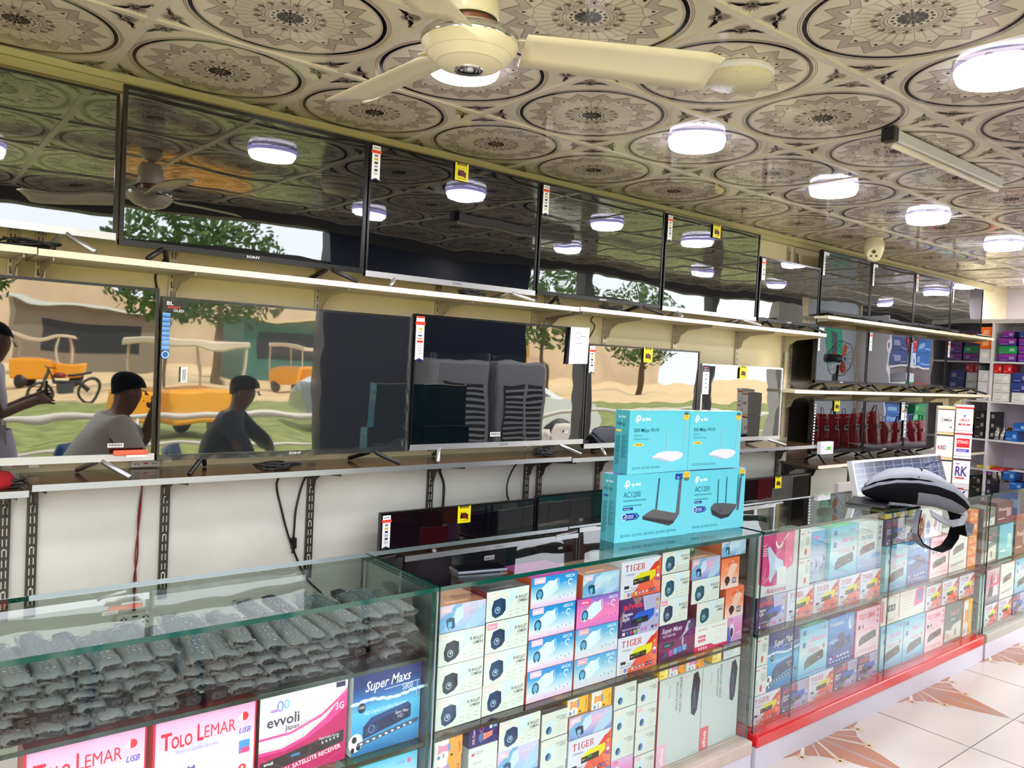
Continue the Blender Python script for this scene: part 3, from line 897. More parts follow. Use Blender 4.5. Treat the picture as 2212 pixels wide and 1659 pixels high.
mb = MB(); mb.lathe([(.034, FZC - .052), (.033, FZC - .056), (.027, FZC - .055), (.012, FZC - .05), (.011, FZC - .056), (.0001, FZC - .058)], n=28); mb.build('chrome_cap', [CHROME], t)
for k in range(3):
    a = radians(-28.5 + 120 * k)
    d_ = Vector((cos(a), sin(a), 0)); p_ = Vector((-sin(a), cos(a), 0))
    mb = MB(); V = []; n = 12
    for i in range(n + 1):
        s_ = i / n; r_ = .125 + .475 * s_
        wl = .060 + .016 * s_; 
        if s_ > .93: wl *= .82
        for j in range(5):
            w_ = (j / 4 - .5) * 2 * wl
            z = FZC + .012 - w_ * .24 - .006 * (w_ / wl) ** 2
            V.append(d_ * r_ + p_ * w_ + Vector((0, 0, z)))
    Fq = [(i * 5 + j, (i + 1) * 5 + j, (i + 1) * 5 + j + 1, i * 5 + j + 1) for i in range(n) for j in range(4)]
    mb.faces(V, Fq, 0, smooth=True)
    for sx in (-.018, .018):
        mb.box(0, 0, 0, 0, 0, 0) if False else None
    o = mb.build('blade', [CREAMP], t)
    sm = o.modifiers.new('thick', 'SOLIDIFY'); sm.thickness = .003
    mb = MB()
    q = [d_ * .1 + p_ * .018, d_ * .175 + p_ * .03, d_ * .175 - p_ * .03, d_ * .1 - p_ * .018]
    A = [v + Vector((0, 0, FZC + .019)) for v in q]; B = [v + Vector((0, 0, FZC + .0225)) for v in q]
    mb.faces(A + B, [(3, 2, 1, 0), (4, 5, 6, 7), (0, 1, 5, 4), (1, 2, 6, 5), (2, 3, 7, 6), (3, 0, 4, 7)], 0)
    mb.build('blade_iron', [CREAMP], o)
# ------------------------------------------------------------------ glass counters
CT = .943; CF = 1.82; CB = 2.25
WHITEB = mat('white_board', (206, 202, 214), rough=.3)
REDT = mat('red_trim', (214, 30, 36), rough=.18, coat=.5)
WOODT = mat('pale_wood_trim', (196, 176, 164), rough=.4, noise=.08, nscale=14)
GREYT = mat('grey_board_edge', (176, 172, 160), rough=.5)
def pane(mb, x0, x1, y0, y1, z0, z1, axis, gm=0, em=1):
    """glass sheet: two big faces get the pane material, the rim the green edge material"""
    big = {'x': 'lr', 'y': 'fb', 'z': 'du'}[axis]
    mis = {k: (gm if k in big else em) for k in 'durlfb'}
    mb.box(x0, x1, y0, y1, z0, z1, mis=mis)
def counter(x0, x1, base_z, label, trim, shelves, edge, divs=(), seams=(), depth=CB, group='glass display counters'):
    t = empty('display_counter', (0, 0, 0), label=label, cat='counter', group=group)
    g = .006
    mb = MB(); mb.box(x0, x1, CF - .02, depth, FZ, base_z - .05, 0)
    mb.build('plinth', [WHITEB], t)
    mb = MB(); mb.box(x0, x1, CF - .026, CF + .03, base_z - .05, base_z + .002, 0); mb.box(x0, x1, CF + .03, depth, base_z - .05, base_z, 0)
    mb.build('base_trim', [trim], t, bevel=.006)
    mb = MB(); pane(mb, x0 - .004, x1 + .004, CF - .008, depth, CT - .013, CT, 'z')
    mb.build('top_pane', [GLASST, edge], t)
    mb = MB()
    xs = [x0] + list(seams) + [x1]
    for a, b in zip(xs[:-1], xs[1:]): pane(mb, a + .001, b - .001, CF, CF + .006, base_z, CT - .0135, 'y')
    mb.build('front_pane', [GLASS, edge], t)
    for xa in (x0, x1 - .008):
        mb = MB(); pane(mb, xa, xa + .008, CF + .007, depth - .01, base_z, CT - .0135, 'x')
        mb.build('side_pane', [GLASS, edge], t)
    for z in shelves:
        mb = MB(); pane(mb, x0 + .009, x1 - .009, CF + .012, depth - .02, z - .011, z, 'z')
        mb.build('glass_shelf', [GLASST, GEDGED], t)
    for xd in divs:
        mb = MB(); mb.box(xd - .006, xd + .006, CF + .006, CF + .02, base_z, CT - .01, 0)
        mb.build('divider_strip', [ALU], t)
    return t
counter(-1.2, 1.222, .12, 'left glass counter full of wrapped remote controls', WOODT, (.745, .502), GEDGE)
counter(1.236, 2.758, .105, 'middle glass counter with stacked camera boxes and blue router boxes on top', WOODT, (.502,), GEDGE)
counter(2.792, 5.040, .115, 'right glass counter with red trim and receiver boxes, grey backpack on top', REDT, (.517,), GEDGED, seams=(3.06, 3.885))
counter(5.075, 7.2, .115, 'farthest glass counter cut by the right picture edge', GREYT, (.5,), GEDGED)
mb = MB(); mb.box(1.2265, 1.2312, CF, CB, .12, CT - .014)
tag(mb.build('glass_edge_strip', [ALU]), 'thin metal strip between left and middle glass counters', 'strip')

# ------------------------------------------------------------------ box artwork
def A(w, h): return Art(w, h)
def stb(a, u, v, w, h, top, front, rot=0):          # a set-top box drawn in perspective: front lower left, top going up right
    sk = w * .28; dp = h * .38
    a.poly([(u, v + h * .5), (u + sk, v + h), (u + w, v + h * 1.12), (u + w * .74, v + h * .62)], top)
    a.poly([(u, v), (u + w * .74, v + h * .1), (u + w * .74, v + h * .62), (u, v + h * .5)], front)
    a.poly([(u + w * .74, v + h * .1), (u + w, v + h * .52), (u + w, v + h * 1.12), (u + w * .74, v + h * .62)], top)
    return a
def stbflat(a, u, v, w, h, top, front):             # long receiver, front to the right bottom
    a.poly([(u, v + h * .45), (u + w * .16, v + h * .75), (u + w * .93, v + h), (u + w, v + h * .86)], top)
    a.poly([(u, v), (u + w, v + h * .38), (u + w, v + h * .86), (u, v + h * .45)], front)
    a.poly([(u + w * .05, v + h * .1), (u + w * .3, v + h * .18), (u + w * .3, v + h * .42), (u + w * .05, v + h * .36)], (front[0] + 20, front[1] + 24, front[2] + 28))
    a.text('HD', u + w * .72, v + h * .45, h * .14, (200, 205, 210), fit=w * .12)
    return a
def faint(a, u, v, w, n, col, h=.018):
    for k in range(n): a.rect(u, v - k * .075, u + w * (1 - .2 * (k % 2)), v - k * .075 + h, col)
def bullet(a, u, v, s, body, face, hi):
    """bullet camera pointing lower left"""
    a.poly([(u + .1 * s, v + .30 * s * 1.7), (u + .55 * s, v + .62 * s * 1.7), (u + .78 * s, v + .5 * s * 1.7), (u + .38 * s, v + .08 * s * 1.7)], body)
    a.ring(u + .78 * s, v + .62 * s * 1.7, .1 * s, .3 * s, .02 * s, hi)
    a.ell(u + .17 * s, v + .17 * s * 1.7, .15 * s, .30 * s, face); a.ell(u + .17 * s, v + .17 * s * 1.7, .085 * s, .15 * s, hi)
    a.rect(u + .11 * s, v + .1 * s * 1.7, u + .23 * s, v + .2 * s * 1.7, face)
def d_ir(face, cam, brandcol):
    a = A(.166, .094)
    a.rect(0, 0, 1, 1, (224, 229, 223)); a.poly([(.35, .3), (.62, .9), (.78, .85), (.5, .35)], (206, 228, 240)); a.poly([(.4, .95), (.8, .98), (.6, .75)], (212, 232, 242))
    a.poly([(.12, .42), (.17, .68), (.33, .74), (.44, .66), (.45, .3), (.38, .16), (.22, .08), (.14, .18)], face)
    a.poly([(.33, .74), (.44, .66), (.45, .3), (.38, .16), (.37, .55)], tuple(max(0, c - 14) for c in face))
    a.ell(.26, .36, .075, .13, cam); a.ring(.26, .34, .06, .11, .012, (190, 214, 230)); a.ell(.265, .36, .02, .035, (200, 220, 235))
    a.text('IR BULLET', .68, .62, .1, (50, 58, 62), fit=.29, bold=.02); a.text('CAMERA', .74, .48, .1, (50, 58, 62), fit=.23, bold=.02)
    a.rect(.7, .42, .97, .426, (150, 160, 160)); a.rect(.03, .76, .26, .95, brandcol); a.text('alhua', .06, .81, .09, (250, 235, 235), fit=.15, bold=.03)
    for i in range(3):
        for j in range(2): a.rect(.52 + i * .16, .22 - j * .12 + i * .03, .62 + i * .16, .235 - j * .12 + i * .03, (176, 182, 182)); 
    return a
def d_halo(pal, bullet_big=False):
    a = A(.2, .1)
    a.grid(0, 0, 1, 1, pal)
    return a
def d_hdcvi(pal, tagc, txt='HDCVI'):
    a = A(.2, .1); a.grid(0, 0, 1, 1, pal)
    a.poly([(.22, .62), (.38, .83), (.55, .8), (.58, .5), (.34, .24), (.24, .3)], (222, 240, 250)); a.poly([(.36, .8), (.38, .83), (.55, .8), (.54, .76)], (245, 250, 253))
    a.rect(.5, .48, .56, .85, (206, 230, 244)); a.ring(.565, .7, .035, .19, .008, (236, 246, 252))
    a.ell(.185, .42, .08, .2, (30, 88, 124)); a.ell(.185, .42, .05, .12, (92, 172, 214)); a.ell(.185, .26, .03, .04, (196, 226, 240)); a.ring(.185, .42, .084, .21, .006, (236, 246, 252))
    a.rect(.06, .78, .3, .98, tagc); a.text('alhua', .1, .84, .08, (255, 248, 248), fit=.15, bold=.03)
    a.text(txt, .94, .84, .1, (232, 246, 252), fit=.2, al='r', bold=.05)
    a.ring(.85, .68, .055, .11, .018, (236, 246, 252), a0=20, a1=300); a.text('Full', .76, .64, .06, (225, 240, 250), al='r'); a.text('color', .92, .5, .05, (225, 240, 250), al='r')
    for i in range(4): a.rect(.62 + i * .09, .2 + (i % 2) * .04, .635 + i * .09, .25 + (i % 2) * .04, (90, 100, 110))
    return a
def d_lilac(pal, face=(40, 84, 118)):
    a = A(.17, .084); a.grid(0, 0, 1, 1, pal)
    a.poly([(.0, .0), (.2, .3), (.5, 1), (.35, 1), (0, .5)], (120, 176, 222)); a.poly([(.55, .0), (.8, .7), (1, .9), (1, .3), (.8, 0)], (176, 208, 236))
    a.poly([(.28, .45), (.36, .85), (.5, .9), (.52, .5), (.36, .25)], (206, 224, 240))
    a.poly([(.14, .48), (.22, .55), (.32, .5), (.34, .15), (.22, .06), (.17, .2)], face); a.rect(.19, .18, .27, .38, (110, 190, 232)); a.rect(.21, .1, .26, .15, (210, 230, 245))
    a.rect(.03, .72, .26, .96, (236, 200, 214)); a.text('alhua', .05, .8, .1, (255, 240, 244), fit=.16, bold=.03)
    a.ring(.87, .8, .04, .1, .008, (230, 240, 250)); a.rect(.62, .74, .8, .77, (220, 226, 240)); a.rect(.6, .45, .8, .47, (224, 226, 240))
    return a
def d_tiger():
    a = A(.208, .131)
    a.rect(0, 0, 1, 1, (222, 224, 240)); a.poly([(.78, .58), (1, 1), (1, .52)], (226, 34, 34)); a.poly([(.25, 0), (.5, .42), (.62, .5), (.7, .6), (.98, .98), (1, .92), (1, 0)], (238, 96, 70)); a.poly([(.5, .4), (.66, .52), (.82, .62), (.98, .9), (.84, .86)], (228, 44, 38))
    a.poly([(.78, .4), (.9, .05), (1, 0), (1, .3)], (244, 128, 96))
    slab_text(a, 'TIGER', .09, .72, .17, .5, (206, 30, 36))
    a.text('T-9999NEW', .09, .6, .05, (60, 60, 70), fit=.25)
    stb(a, .3, .33, .56, .3, (232, 222, 20), (44, 36, 30)); a.rect(.44, .42, .55, .48, (60, 130, 50)); a.rect(.33, .4, .36, .43, (235, 220, 140)); a.rect(.38, .41, .4, .43, (235, 220, 140))
    a.rect(.08, .26, .2, .34, (36, 36, 42)); a.line(.2, .3, .3, .24, .0012, (60, 60, 60)); a.line(.3, .24, .38, .27, .0012, (60, 60, 60))
    a.text('Digital Satellite Receiver', .08, .18, .04, (90, 90, 110), fit=.4)
    for k, c in enumerate([(240, 190, 150), (50, 70, 160), (228, 60, 50), (170, 210, 70), (190, 90, 190), (150, 160, 110), (230, 110, 160), (60, 40, 50), (60, 60, 150), (228, 70, 80)]):
        a.rect(.08 + k * .09, .04 + .004 * k, .14 + k * .09, .13 + .004 * k, c); a.rect(.1 + k * .09, .065 + .004 * k, .12 + k * .09, .1 + .004 * k, (240, 240, 240))
    for k, c in enumerate([(170, 90, 30), (226, 170, 30), (236, 120, 150), (236, 236, 246), (150, 90, 180)]): a.ell(.92, .8 - k * .105, .04, .045, c)
    return a
def d_aiwa():
    a = A(.208, .131)
    a.rect(0, 0, 1, 1, (70, 44, 104)); a.poly([(.45, 0), (.62, .5), (.55, 1), (1, 1), (1, 0)], (176, 176, 212)); a.poly([(.3, 1), (.42, .7), (.56, 1)], (150, 110, 110)); a.poly([(.45, 0), (.36, 0), (.6, .55), (.62, .5)], (130, 110, 170)); a.poly([(0, .5), (.12, .8), (.04, .2)], (150, 110, 120))
    a.text('aiwa', .08, .72, .17, (232, 40, 76), fit=.48, bold=.05)
    a.text('Japan', .07, .55, .09, (244, 240, 248), fit=.24, bold=.03); a.text('AJ30', .07, .42, .09, (244, 240, 248), fit=.17, bold=.03)
    stb(a, .28, .26, .58, .32, (24, 92, 206), (32, 38, 52)); a.rect(.42, .34, .54, .4, (40, 110, 60))
    a.text('Digital Satellite Receiver', .07, .17, .05, (235, 230, 240), fit=.42)
    for k, c in enumerate([(240, 226, 180), (60, 110, 200), (226, 70, 70), (130, 200, 90), (190, 190, 130), (200, 130, 180), (220, 100, 200), (190, 190, 220), (60, 60, 150), (226, 90, 90)]):
        a.rect(.08 + k * .09, .04 + .004 * k, .14 + k * .09, .12 + .004 * k, c)
    for k, c in enumerate([(190, 110, 30), (226, 200, 40), (226, 150, 160), (220, 230, 240), (110, 130, 190)]): a.rect(.9, .8 - k * .11, .96, .87 - k * .11, c)
    return a
def d_smaxp():
    a = A(.2, .137)
    a.grid(0, 0, 1, 1, [(66, 26, 70), (132, 34, 90), (110, 40, 96), (80, 36, 86)]); a.poly([(.55, .5), (.7, .7), (.78, .95), (.86, .98), (.84, .75), (.7, .6)], (206, 190, 224)); a.poly([(.6, .55), (.75, .66), (.7, .5)], (90, 90, 120))
    a.text('Super Maxs', .05, .78, .13, (240, 230, 244), fit=.56, shear=.25, bold=.02); a.text('HD-2020-HD', .08, .66, .07, (236, 226, 240), fit=.36)
    a.rect(.1, .36, .42, .5, (44, 42, 66)); a.rect(.14, .4, .3, .45, (60, 140, 160)); a.ell(.66, .45, .02, .12, (200, 200, 240))
    for k, c in enumerate([(70, 70, 110), (200, 80, 170), (90, 170, 220), (70, 130, 210), (120, 180, 220)]): a.rect(.14 + k * .13, .1 + k * .02, .25 + k * .13, .26 + k * .02, c)
    a.rect(.8, .75, .95, .9, (80, 80, 110)); a.rect(.8, .62, .92, .66, (90, 70, 190))
    return a
def d_smaxb():
    a = A(.235, .228)
    a.grid(0, 0, 1, 1, [(34, 108, 172), (58, 150, 210), (70, 168, 222), (90, 190, 236), (50, 110, 180), (36, 56, 120), (40, 60, 124)])
    for k in range(9): a.ell(.04 + k * .12, .62 + .02 * sin(k), .07, .022, (214, 236, 250))
    a.text('Super Maxs', .17, .74, .12, (246, 246, 250), fit=.66, shear=.3, bold=.02, rot=3); a.text('S800', .72, .66, .075, (235, 240, 250), fit=.16)
    a.line(.45, .72, .98, .74, .0016, (235, 240, 250)); a.line(.95, .74, .94, .55, .0016, (235, 240, 250))
    a.ell(.13, .56, .055, .06, (40, 44, 70)); a.text('1080', .13, .55, .035, (230, 230, 240), fit=.08, al='c')
    a.text('HD Digital Satellite Receiver', .18, .46, .045, (225, 240, 250), fit=.62, rot=2.5)
    stbflat(a, .16, .18, .7, .32, (40, 70, 130), (30, 46, 88)); a.ring(.28, .28, .045, .05, .008, (120, 160, 210)); a.text('Super Maxs', .62, .38, .04, (235, 240, 248), fit=.2, shear=.3)
    a.ell(.06, .16, .1, .11, (236, 240, 246)); a.ell(.04, .2, .035, .04, (24, 30, 40)); a.ell(.1, .1, .03, .035, (24, 30, 40)); a.ell(.02, .08, .025, .03, (24, 30, 40))
    a.poly([(.08, .1), (.98, .22), (.98, .27), (.08, .15)], (70, 84, 108))
    for k in range(9): a.rect(.12 + k * .09, .118 + k * .012, .16 + k * .09, .14 + k * .012, (225, 232, 240))
    return a
def d_orange():
    a = A(.12, .12); a.grid(0, 0, 1, 1, [(246, 226, 226), (250, 150, 110), (246, 116, 66)]); a.poly([(.1, .0), (.6, .9), (.9, .7), (.4, .05)], (250, 206, 190))
    for k in range(5): a.rect(.35 + k * .12, .76 + k * .01, .42 + k * .12, .83 + k * .01, (214, 70, 60))
    for k in range(6): a.rect(.2 + .05 * k, .66 - k * .05, .85, .675 - k * .05, (250, 200, 170))
    a.ell(.35, .27, .14, .13, (40, 30, 34)); a.rect(.28, .1, .38, .24, (40, 30, 34)); a.rect(.64, .14, .84, .32, (60, 60, 70)); a.rect(.67, .18, .81, .29, (170, 200, 226)); return a
def d_domepink():
    a = A(.125, .096); a.grid(0, 0, 1, 1, [(206, 160, 220), (236, 140, 200), (226, 180, 224)]); a.poly([(0, 0), (0, .7), (.3, .3), (.2, 0)], (70, 90, 190)); a.ell(.28, .45, .17, .3, (226, 238, 246)); a.ell(.26, .38, .12, .2, (26, 34, 70)); a.ring(.26, .38, .05, .1, .01, (110, 150, 200))
    a.rect(.1, .84, .3, .96, (244, 120, 170)); a.rect(.55, .3, .9, .33, (250, 220, 240)); return a
def d_hikw():
    a = A(.205, .095); a.rect(0, 0, 1, 1, (238, 238, 234)); a.text('HIKVISION', .1, .78, .075, (190, 70, 80), fit=.26); a.rect(.5, .82, .92, .84, (226, 100, 140))
    for k in (0, 1): a.rect(.1, .5 - k * .15, .32, .6 - k * .15, (228, 60, 110)); a.text('COLOR', .12, .52 - k * .15, .05, (250, 230, 240), fit=.16)
    a.ring(.72, .5, .11, .2, .008, (200, 200, 206)); a.poly([(0, 0), (1, 0), (1, .1), (.6, .1), (.5, .2), (0, .2)], (228, 20, 96))
    for k in range(4): a.rect(.12 + k * .07, .05, .16 + k * .07, .14, (245, 225, 235))
    return a
def d_eye(brandcol=(232, 224, 220)):
    a = A(.114, .086); a.rect(0, 0, 1, 1, (220, 226, 219)); a.poly([(.12, .62), (.5, .72), (.46, .42), (.2, .34)], (206, 228, 240)); a.rect(.05, .78, .3, .94, brandcol)
    a.ell(.28, .32, .11, .15, (60, 140, 196)); a.ell(.28, .32, .11, .15, (32, 70, 112), a0=60, a1=240)
    a.text('IR EYEBALL', .56, .7, .08, (70, 78, 82), fit=.39); a.text('CAMERA', .68, .6, .08, (70, 78, 82), fit=.27); a.rect(.62, .56, .95, .565, (160, 166, 166))
    for k in range(4): a.rect(.6, .42 - k * .09, .9, .432 - k * .09, (186, 190, 190))
    return a
def d_dvr(tagc, bw):
    a = A(.25, .325); a.rect(0, 0, 1, 1, (206, 216, 217)); a.text('HDCVI', .14, .74, .07, (232, 206, 214), fit=.16, rot=90); a.text('Sense', .25, .78, .03, (120, 124, 130), fit=.13, rot=90)
    a.text('HDCVI DIGITAL', .43, .6, .035, (60, 66, 72), fit=.34, rot=90, bold=.02); a.text('VIDEO RECORDER', .51, .56, .035, (60, 66, 72), fit=.42, rot=90, bold=.02); a.rect(.525, .56, .529, .98, (150, 154, 160))
    a.rect(.6, .92, .66, .97, (236, 200, 206)); a.rect(.62, .62, .64, .85, (206, 210, 214)); a.rect(.6, .66, .66, .7, (236, 200, 206))
    a.poly([(.76, .5), (.74, .7), (.78, .96), (.88, .98), (.95, .86), (.9, .52), (.84, .46)], (34, 42, 68)); a.poly([(.78, .96), (.88, .98), (.95, .86), (.85, .82)], (26, 30, 48)); a.poly([(.8, .55), (.79, .8), (.85, .81), (.86, .55)], (60, 84, 112))
    a.rect(0, 0, .22, .27, tagc); a.text('alhua', .15, .02, .06, (252, 240, 240), fit=.2, rot=90, bold=.05); a.rect(.7, .02, .96, .026, (170, 176, 180)); return a
def d_bulb(base=(246, 160, 60), th=(232, 150, 190)):
    a = A(.098, .056); a.rect(0, 0, 1, 1, (236, 234, 230)); a.rect(.5, 0, 1, 1, base); a.text('TIGER', .93, .12, .1, (50, 40, 40), fit=.6, rot=90, bold=.03)
    a.poly([(.12, .3), (.3, .42), (.5, .34), (.52, .78), (.3, .7), (.14, .8)], th); a.ell(.52, .56, .06, .23, (130, 150, 190)); a.ell(.16, .14, .06, .1, (110, 150, 210)); a.text('4K', .36, .05, .1, (60, 60, 70), fit=.3, rot=90, bold=.03)
    a.poly([(.56, .12), (.62, .2), (.68, .12), (.62, .04)], (60, 50, 40)); return a
def d_xcam():
    a = A(.102, .062); a.rect(0, 0, 1, 1, (34, 32, 112)); a.text('XX-Cam', .2, .12, .14, (240, 190, 200), fit=.75, rot=90, bold=.05); a.ring(.42, .8, .07, .12, .02, (226, 110, 130)); a.poly([(.36, .18), (.6, .26), (.8, .34), (.82, .6), (.6, .56), (.4, .62)], (240, 130, 110)); a.ell(.42, .4, .09, .26, (90, 110, 160))
    a.rect(.7, .72, .8, .9, (226, 230, 240)); a.rect(.84, .74, .96, .86, (120, 190, 230)); return a
def d_360():
    a = A(.11, .11); a.rect(0, 0, 1, 1, (224, 226, 224)); a.text('HIKVISION', .1, .84, .06, (120, 120, 124), fit=.38, rot=3); a.rect(.1, .84, .2, .89, (210, 80, 90)); a.text('TURBO HD', .1, .66, .05, (150, 150, 154), fit=.36); a.text('360', .1, .46, .09, (90, 90, 94), fit=.2)
    for r in (.26, .2, .1): a.ring(.72, .3, r, r, .01, (186, 188, 188))
    return a
def d_tolo(h=.23, pro=True):
    a = A(.24, h); a.rect(0, 0, 1, 1, (226, 40, 72)); a.grid(.02, .0, .985, .98, [(250, 232, 240), (250, 226, 240), (238, 206, 232), (248, 168, 214)]); a.poly([(0.02, .3), (.3, .36), (.6, .5), (.985, .55), (.985, 0), (.02, 0)], (250, 216, 234)) if pro else None
    a.text('T', .07, .66, .17, (226, 40, 60), fit=.1, bold=.06); a.text('OLO', .165, .66, .12, (226, 40, 60), fit=.2, bold=.06); a.text('L', .41, .68, .17, (226, 40, 60), fit=.06, bold=.06); a.text('EMAR', .48, .69, .13, (226, 40, 60), fit=.31)
    a.text('World of Satellite Receivers', .2, .59, .045, (110, 150, 220), fit=.42, shear=.3)
    a.ell(.88, .82, .04, .045, (220, 60, 70)); a.poly([(.8, .8), (.86, .86), (.86, .78)], (250, 240, 240)); a.text('USB', .82, .64, .06, (90, 100, 200), fit=.12, shear=.3, bold=.04); a.rect(.83, .42, .94, .56, (70, 150, 220)); a.rect(.85, .42, .94, .48, (220, 70, 130))
    if pro:
        a.rect(.07, .3, .22, .42, (60, 56, 60)); a.text('Full HD', .08, .37, .04, (220, 220, 220), fit=.12); a.ell(.36, .4, .04, .06, (90, 100, 160)); a.ell(.36, .45, .025, .03, (235, 235, 240))
        a.text('C10HD PRO', .28, .2, .1, (226, 60, 76), fit=.48); a.ell(.87, .26, .04, .045, (226, 60, 60)); a.rect(.86, .24, .88, .28, (250, 240, 240))
        a.poly([(.25, 0), (.36, .13), (.82, .16), (.9, .1), (.9, 0)], (54, 50, 56)); 
    else:
        a.rect(.07, .0, .22, .08, (60, 56, 60))
    return a
def d_tolos():
    a = A(.235, .225); a.rect(0, 0, 1, 1, (226, 60, 96)); a.grid(.02, 0, .985, .985, [(250, 214, 226), (252, 226, 232), (248, 196, 216), (250, 200, 222)])
    a.text('TOLO LEMAR', .1, .78, .11, (226, 50, 76), fit=.68, bold=.06); a.text('World of Satellite Receivers', .22, .71, .035, (150, 160, 210), fit=.4)
    a.rect(.1, .58, .2, .66, (70, 66, 70)); a.ell(.3, .62, .035, .045, (100, 110, 160)); a.text('C10HD PRO', .25, .5, .07, (240, 130, 150), fit=.45); stbflat(a, .16, .22, .7, .26, (96, 96, 96), (78, 76, 78))
    for k in range(7): a.rect(.08 + k * .12, .08, .13 + k * .12, .12, (226, 140, 160))
    for k in range(3): a.ell(.9, .9 - k * .13, .035, .04, (200, 110, 170) if k else (226, 80, 110))
    return a
def d_evv():
    a = A(.24, .228); a.rect(0, 0, 1, 1, (240, 242, 244)); 
    a.poly([(0, 0), (0, .38), (.2, .36), (.45, .42), (.7, .56), (.9, .76), (1, .9), (1, 0)], (206, 206, 206)); a.poly([(0, 0), (0, .34), (.25, .33), (.5, .4), (.75, .56), (.92, .74), (1, .86), (1, 0)], (240, 70, 150)); a.poly([(0, 0), (0, .3), (.3, .3), (.55, .38), (.8, .5), (1, .64), (1, 0)], (196, 40, 106))
    a.poly([(0, .5), (.35, .5), (.7, .62), (1, .84), (1, .8), (.7, .58), (.35, .47), (0, .47)], (240, 90, 160))
    a.text('evvoli', .08, .6, .12, (70, 62, 80), fit=.36, bold=.04); a.text('Japan', .28, .53, .055, (90, 60, 80), fit=.16, bold=.04); a.text('EJ28', .46, .54, .045, (140, 140, 150), fit=.1)
    a.ring(.22, .82, .035, .06, .012, (60, 120, 220)); a.ring(.29, .83, .03, .05, .012, (80, 190, 220)); a.ell(.16, .78, .05, .018, (190, 140, 220))
    a.poly([(.02, .08), (.97, .22), (.97, .36), (.02, .22)], (52, 50, 56)); a.text('evvoli', .06, .18, .04, (240, 240, 240), fit=.1, bold=.04); a.rect(.36, .205, .46, .235, (70, 130, 180)); a.text('Digital Satellite Receiver', .68, .31, .03, (230, 230, 230), fit=.24)
    for k in range(5): a.ell(.72 + k * .045, .27 + k * .006, .012, .014, (200, 200, 200))
    a.text('HD DIGITAL SATELLITE RECEIVER', .03, .02, .05, (252, 240, 246), fit=.92, bold=.03, rot=8); a.rect(.86, .88, .97, .94, (60, 60, 100)); a.text('3G', .86, .62, .08, (250, 220, 240), fit=.1, bold=.04); return a
def d_star(pal=None):
    a = A(.236, .225); a.grid(0, 0, 1, 1, pal or [(86, 180, 226), (150, 214, 236), (214, 240, 242), (170, 222, 240), (92, 190, 232)])
    a.text('StarSet', .4, .68, .1, (240, 110, 176), fit=.48, shear=.25, bold=.03); a.poly([(.28, .7), (.36, .66), (.36, .78), (.4, .66), (.46, .66), (.4, .6), (.46, .5), (.38, .56), (.3, .5), (.34, .6)], (250, 214, 236))
    a.text('S1000 PRO', .3, .46, .075, (240, 150, 186), fit=.45, bold=.03); stbflat(a, .2, .16, .66, .3, (104, 100, 96), (84, 80, 80))
    a.rect(.1, .84, .22, .93, (90, 110, 170)); a.rect(.11, .6, .21, .7, (110, 130, 200)); a.ell(.86, .52, .04, .05, (240, 120, 150)); a.ell(.87, .9, .03, .035, (226, 110, 160)); a.text('USB', .68, .88, .04, (120, 130, 210), fit=.12); a.text('World of Satellite Receivers', .12, .05, .05, (244, 170, 214), fit=.74, shear=.2); return a
def d_moden():
    a = A(.23, .226); a.grid(0, 0, 1, 1, [(52, 66, 150), (60, 84, 170), (60, 120, 200), (84, 150, 220), (60, 150, 226)])
    a.text('Modenstar', .06, .82, .09, (225, 238, 250), fit=.52, bold=.03); a.ell(.85, .8, .09, .14, (200, 226, 246)); a.ell(.9, .82, .06, .1, (130, 180, 230)); a.poly([(0, .5), (.2, .56), (.5, .5), (.3, .44)], (150, 196, 236))
    a.ell(.5, .58, .14, .07, (70, 66, 100)); stbflat(a, .16, .28, .7, .28, (50, 70, 130), (44, 54, 100)); a.ell(.24, .36, .04, .05, (70, 90, 140))
    for k in range(6): a.rect(.1 + k * .13, .15 + k * .004, .18 + k * .13, .19 + k * .004, (226, 226, 246) if k != 1 else (226, 80, 90))
    for k in range(7): a.rect(.1 + k * .115, .075, .16 + k * .115, .11, (210, 216, 240))
    return a
def d_track():
    a = A(.24, .23); a.grid(0, 0, 1, 1, [(110, 130, 196), (150, 186, 222), (214, 226, 232), (222, 232, 234), (214, 228, 232)]); a.text('STAR TRACK', .14, .66, .08, (70, 120, 180), fit=.46, bold=.05); a.ring(.4, .78, .06, .08, .01, (226, 140, 160), a0=0, a1=180); a.ring(.26, .6, .05, .03, .012, (220, 70, 100), a0=180, a1=360)
    stbflat(a, .1, .34, .6, .24, (96, 84, 76), (84, 72, 66)); a.ell(.75, .28, .2, .06, (90, 150, 210)); 
    for k in range(9): a.rect(.08 + k * .1, .1, .12 + k * .1, .13, (240, 220, 236))
    for k in range(3): a.rect(.84, .84 - k * .12, .94, .9 - k * .12, (150, 160, 170))
    return a
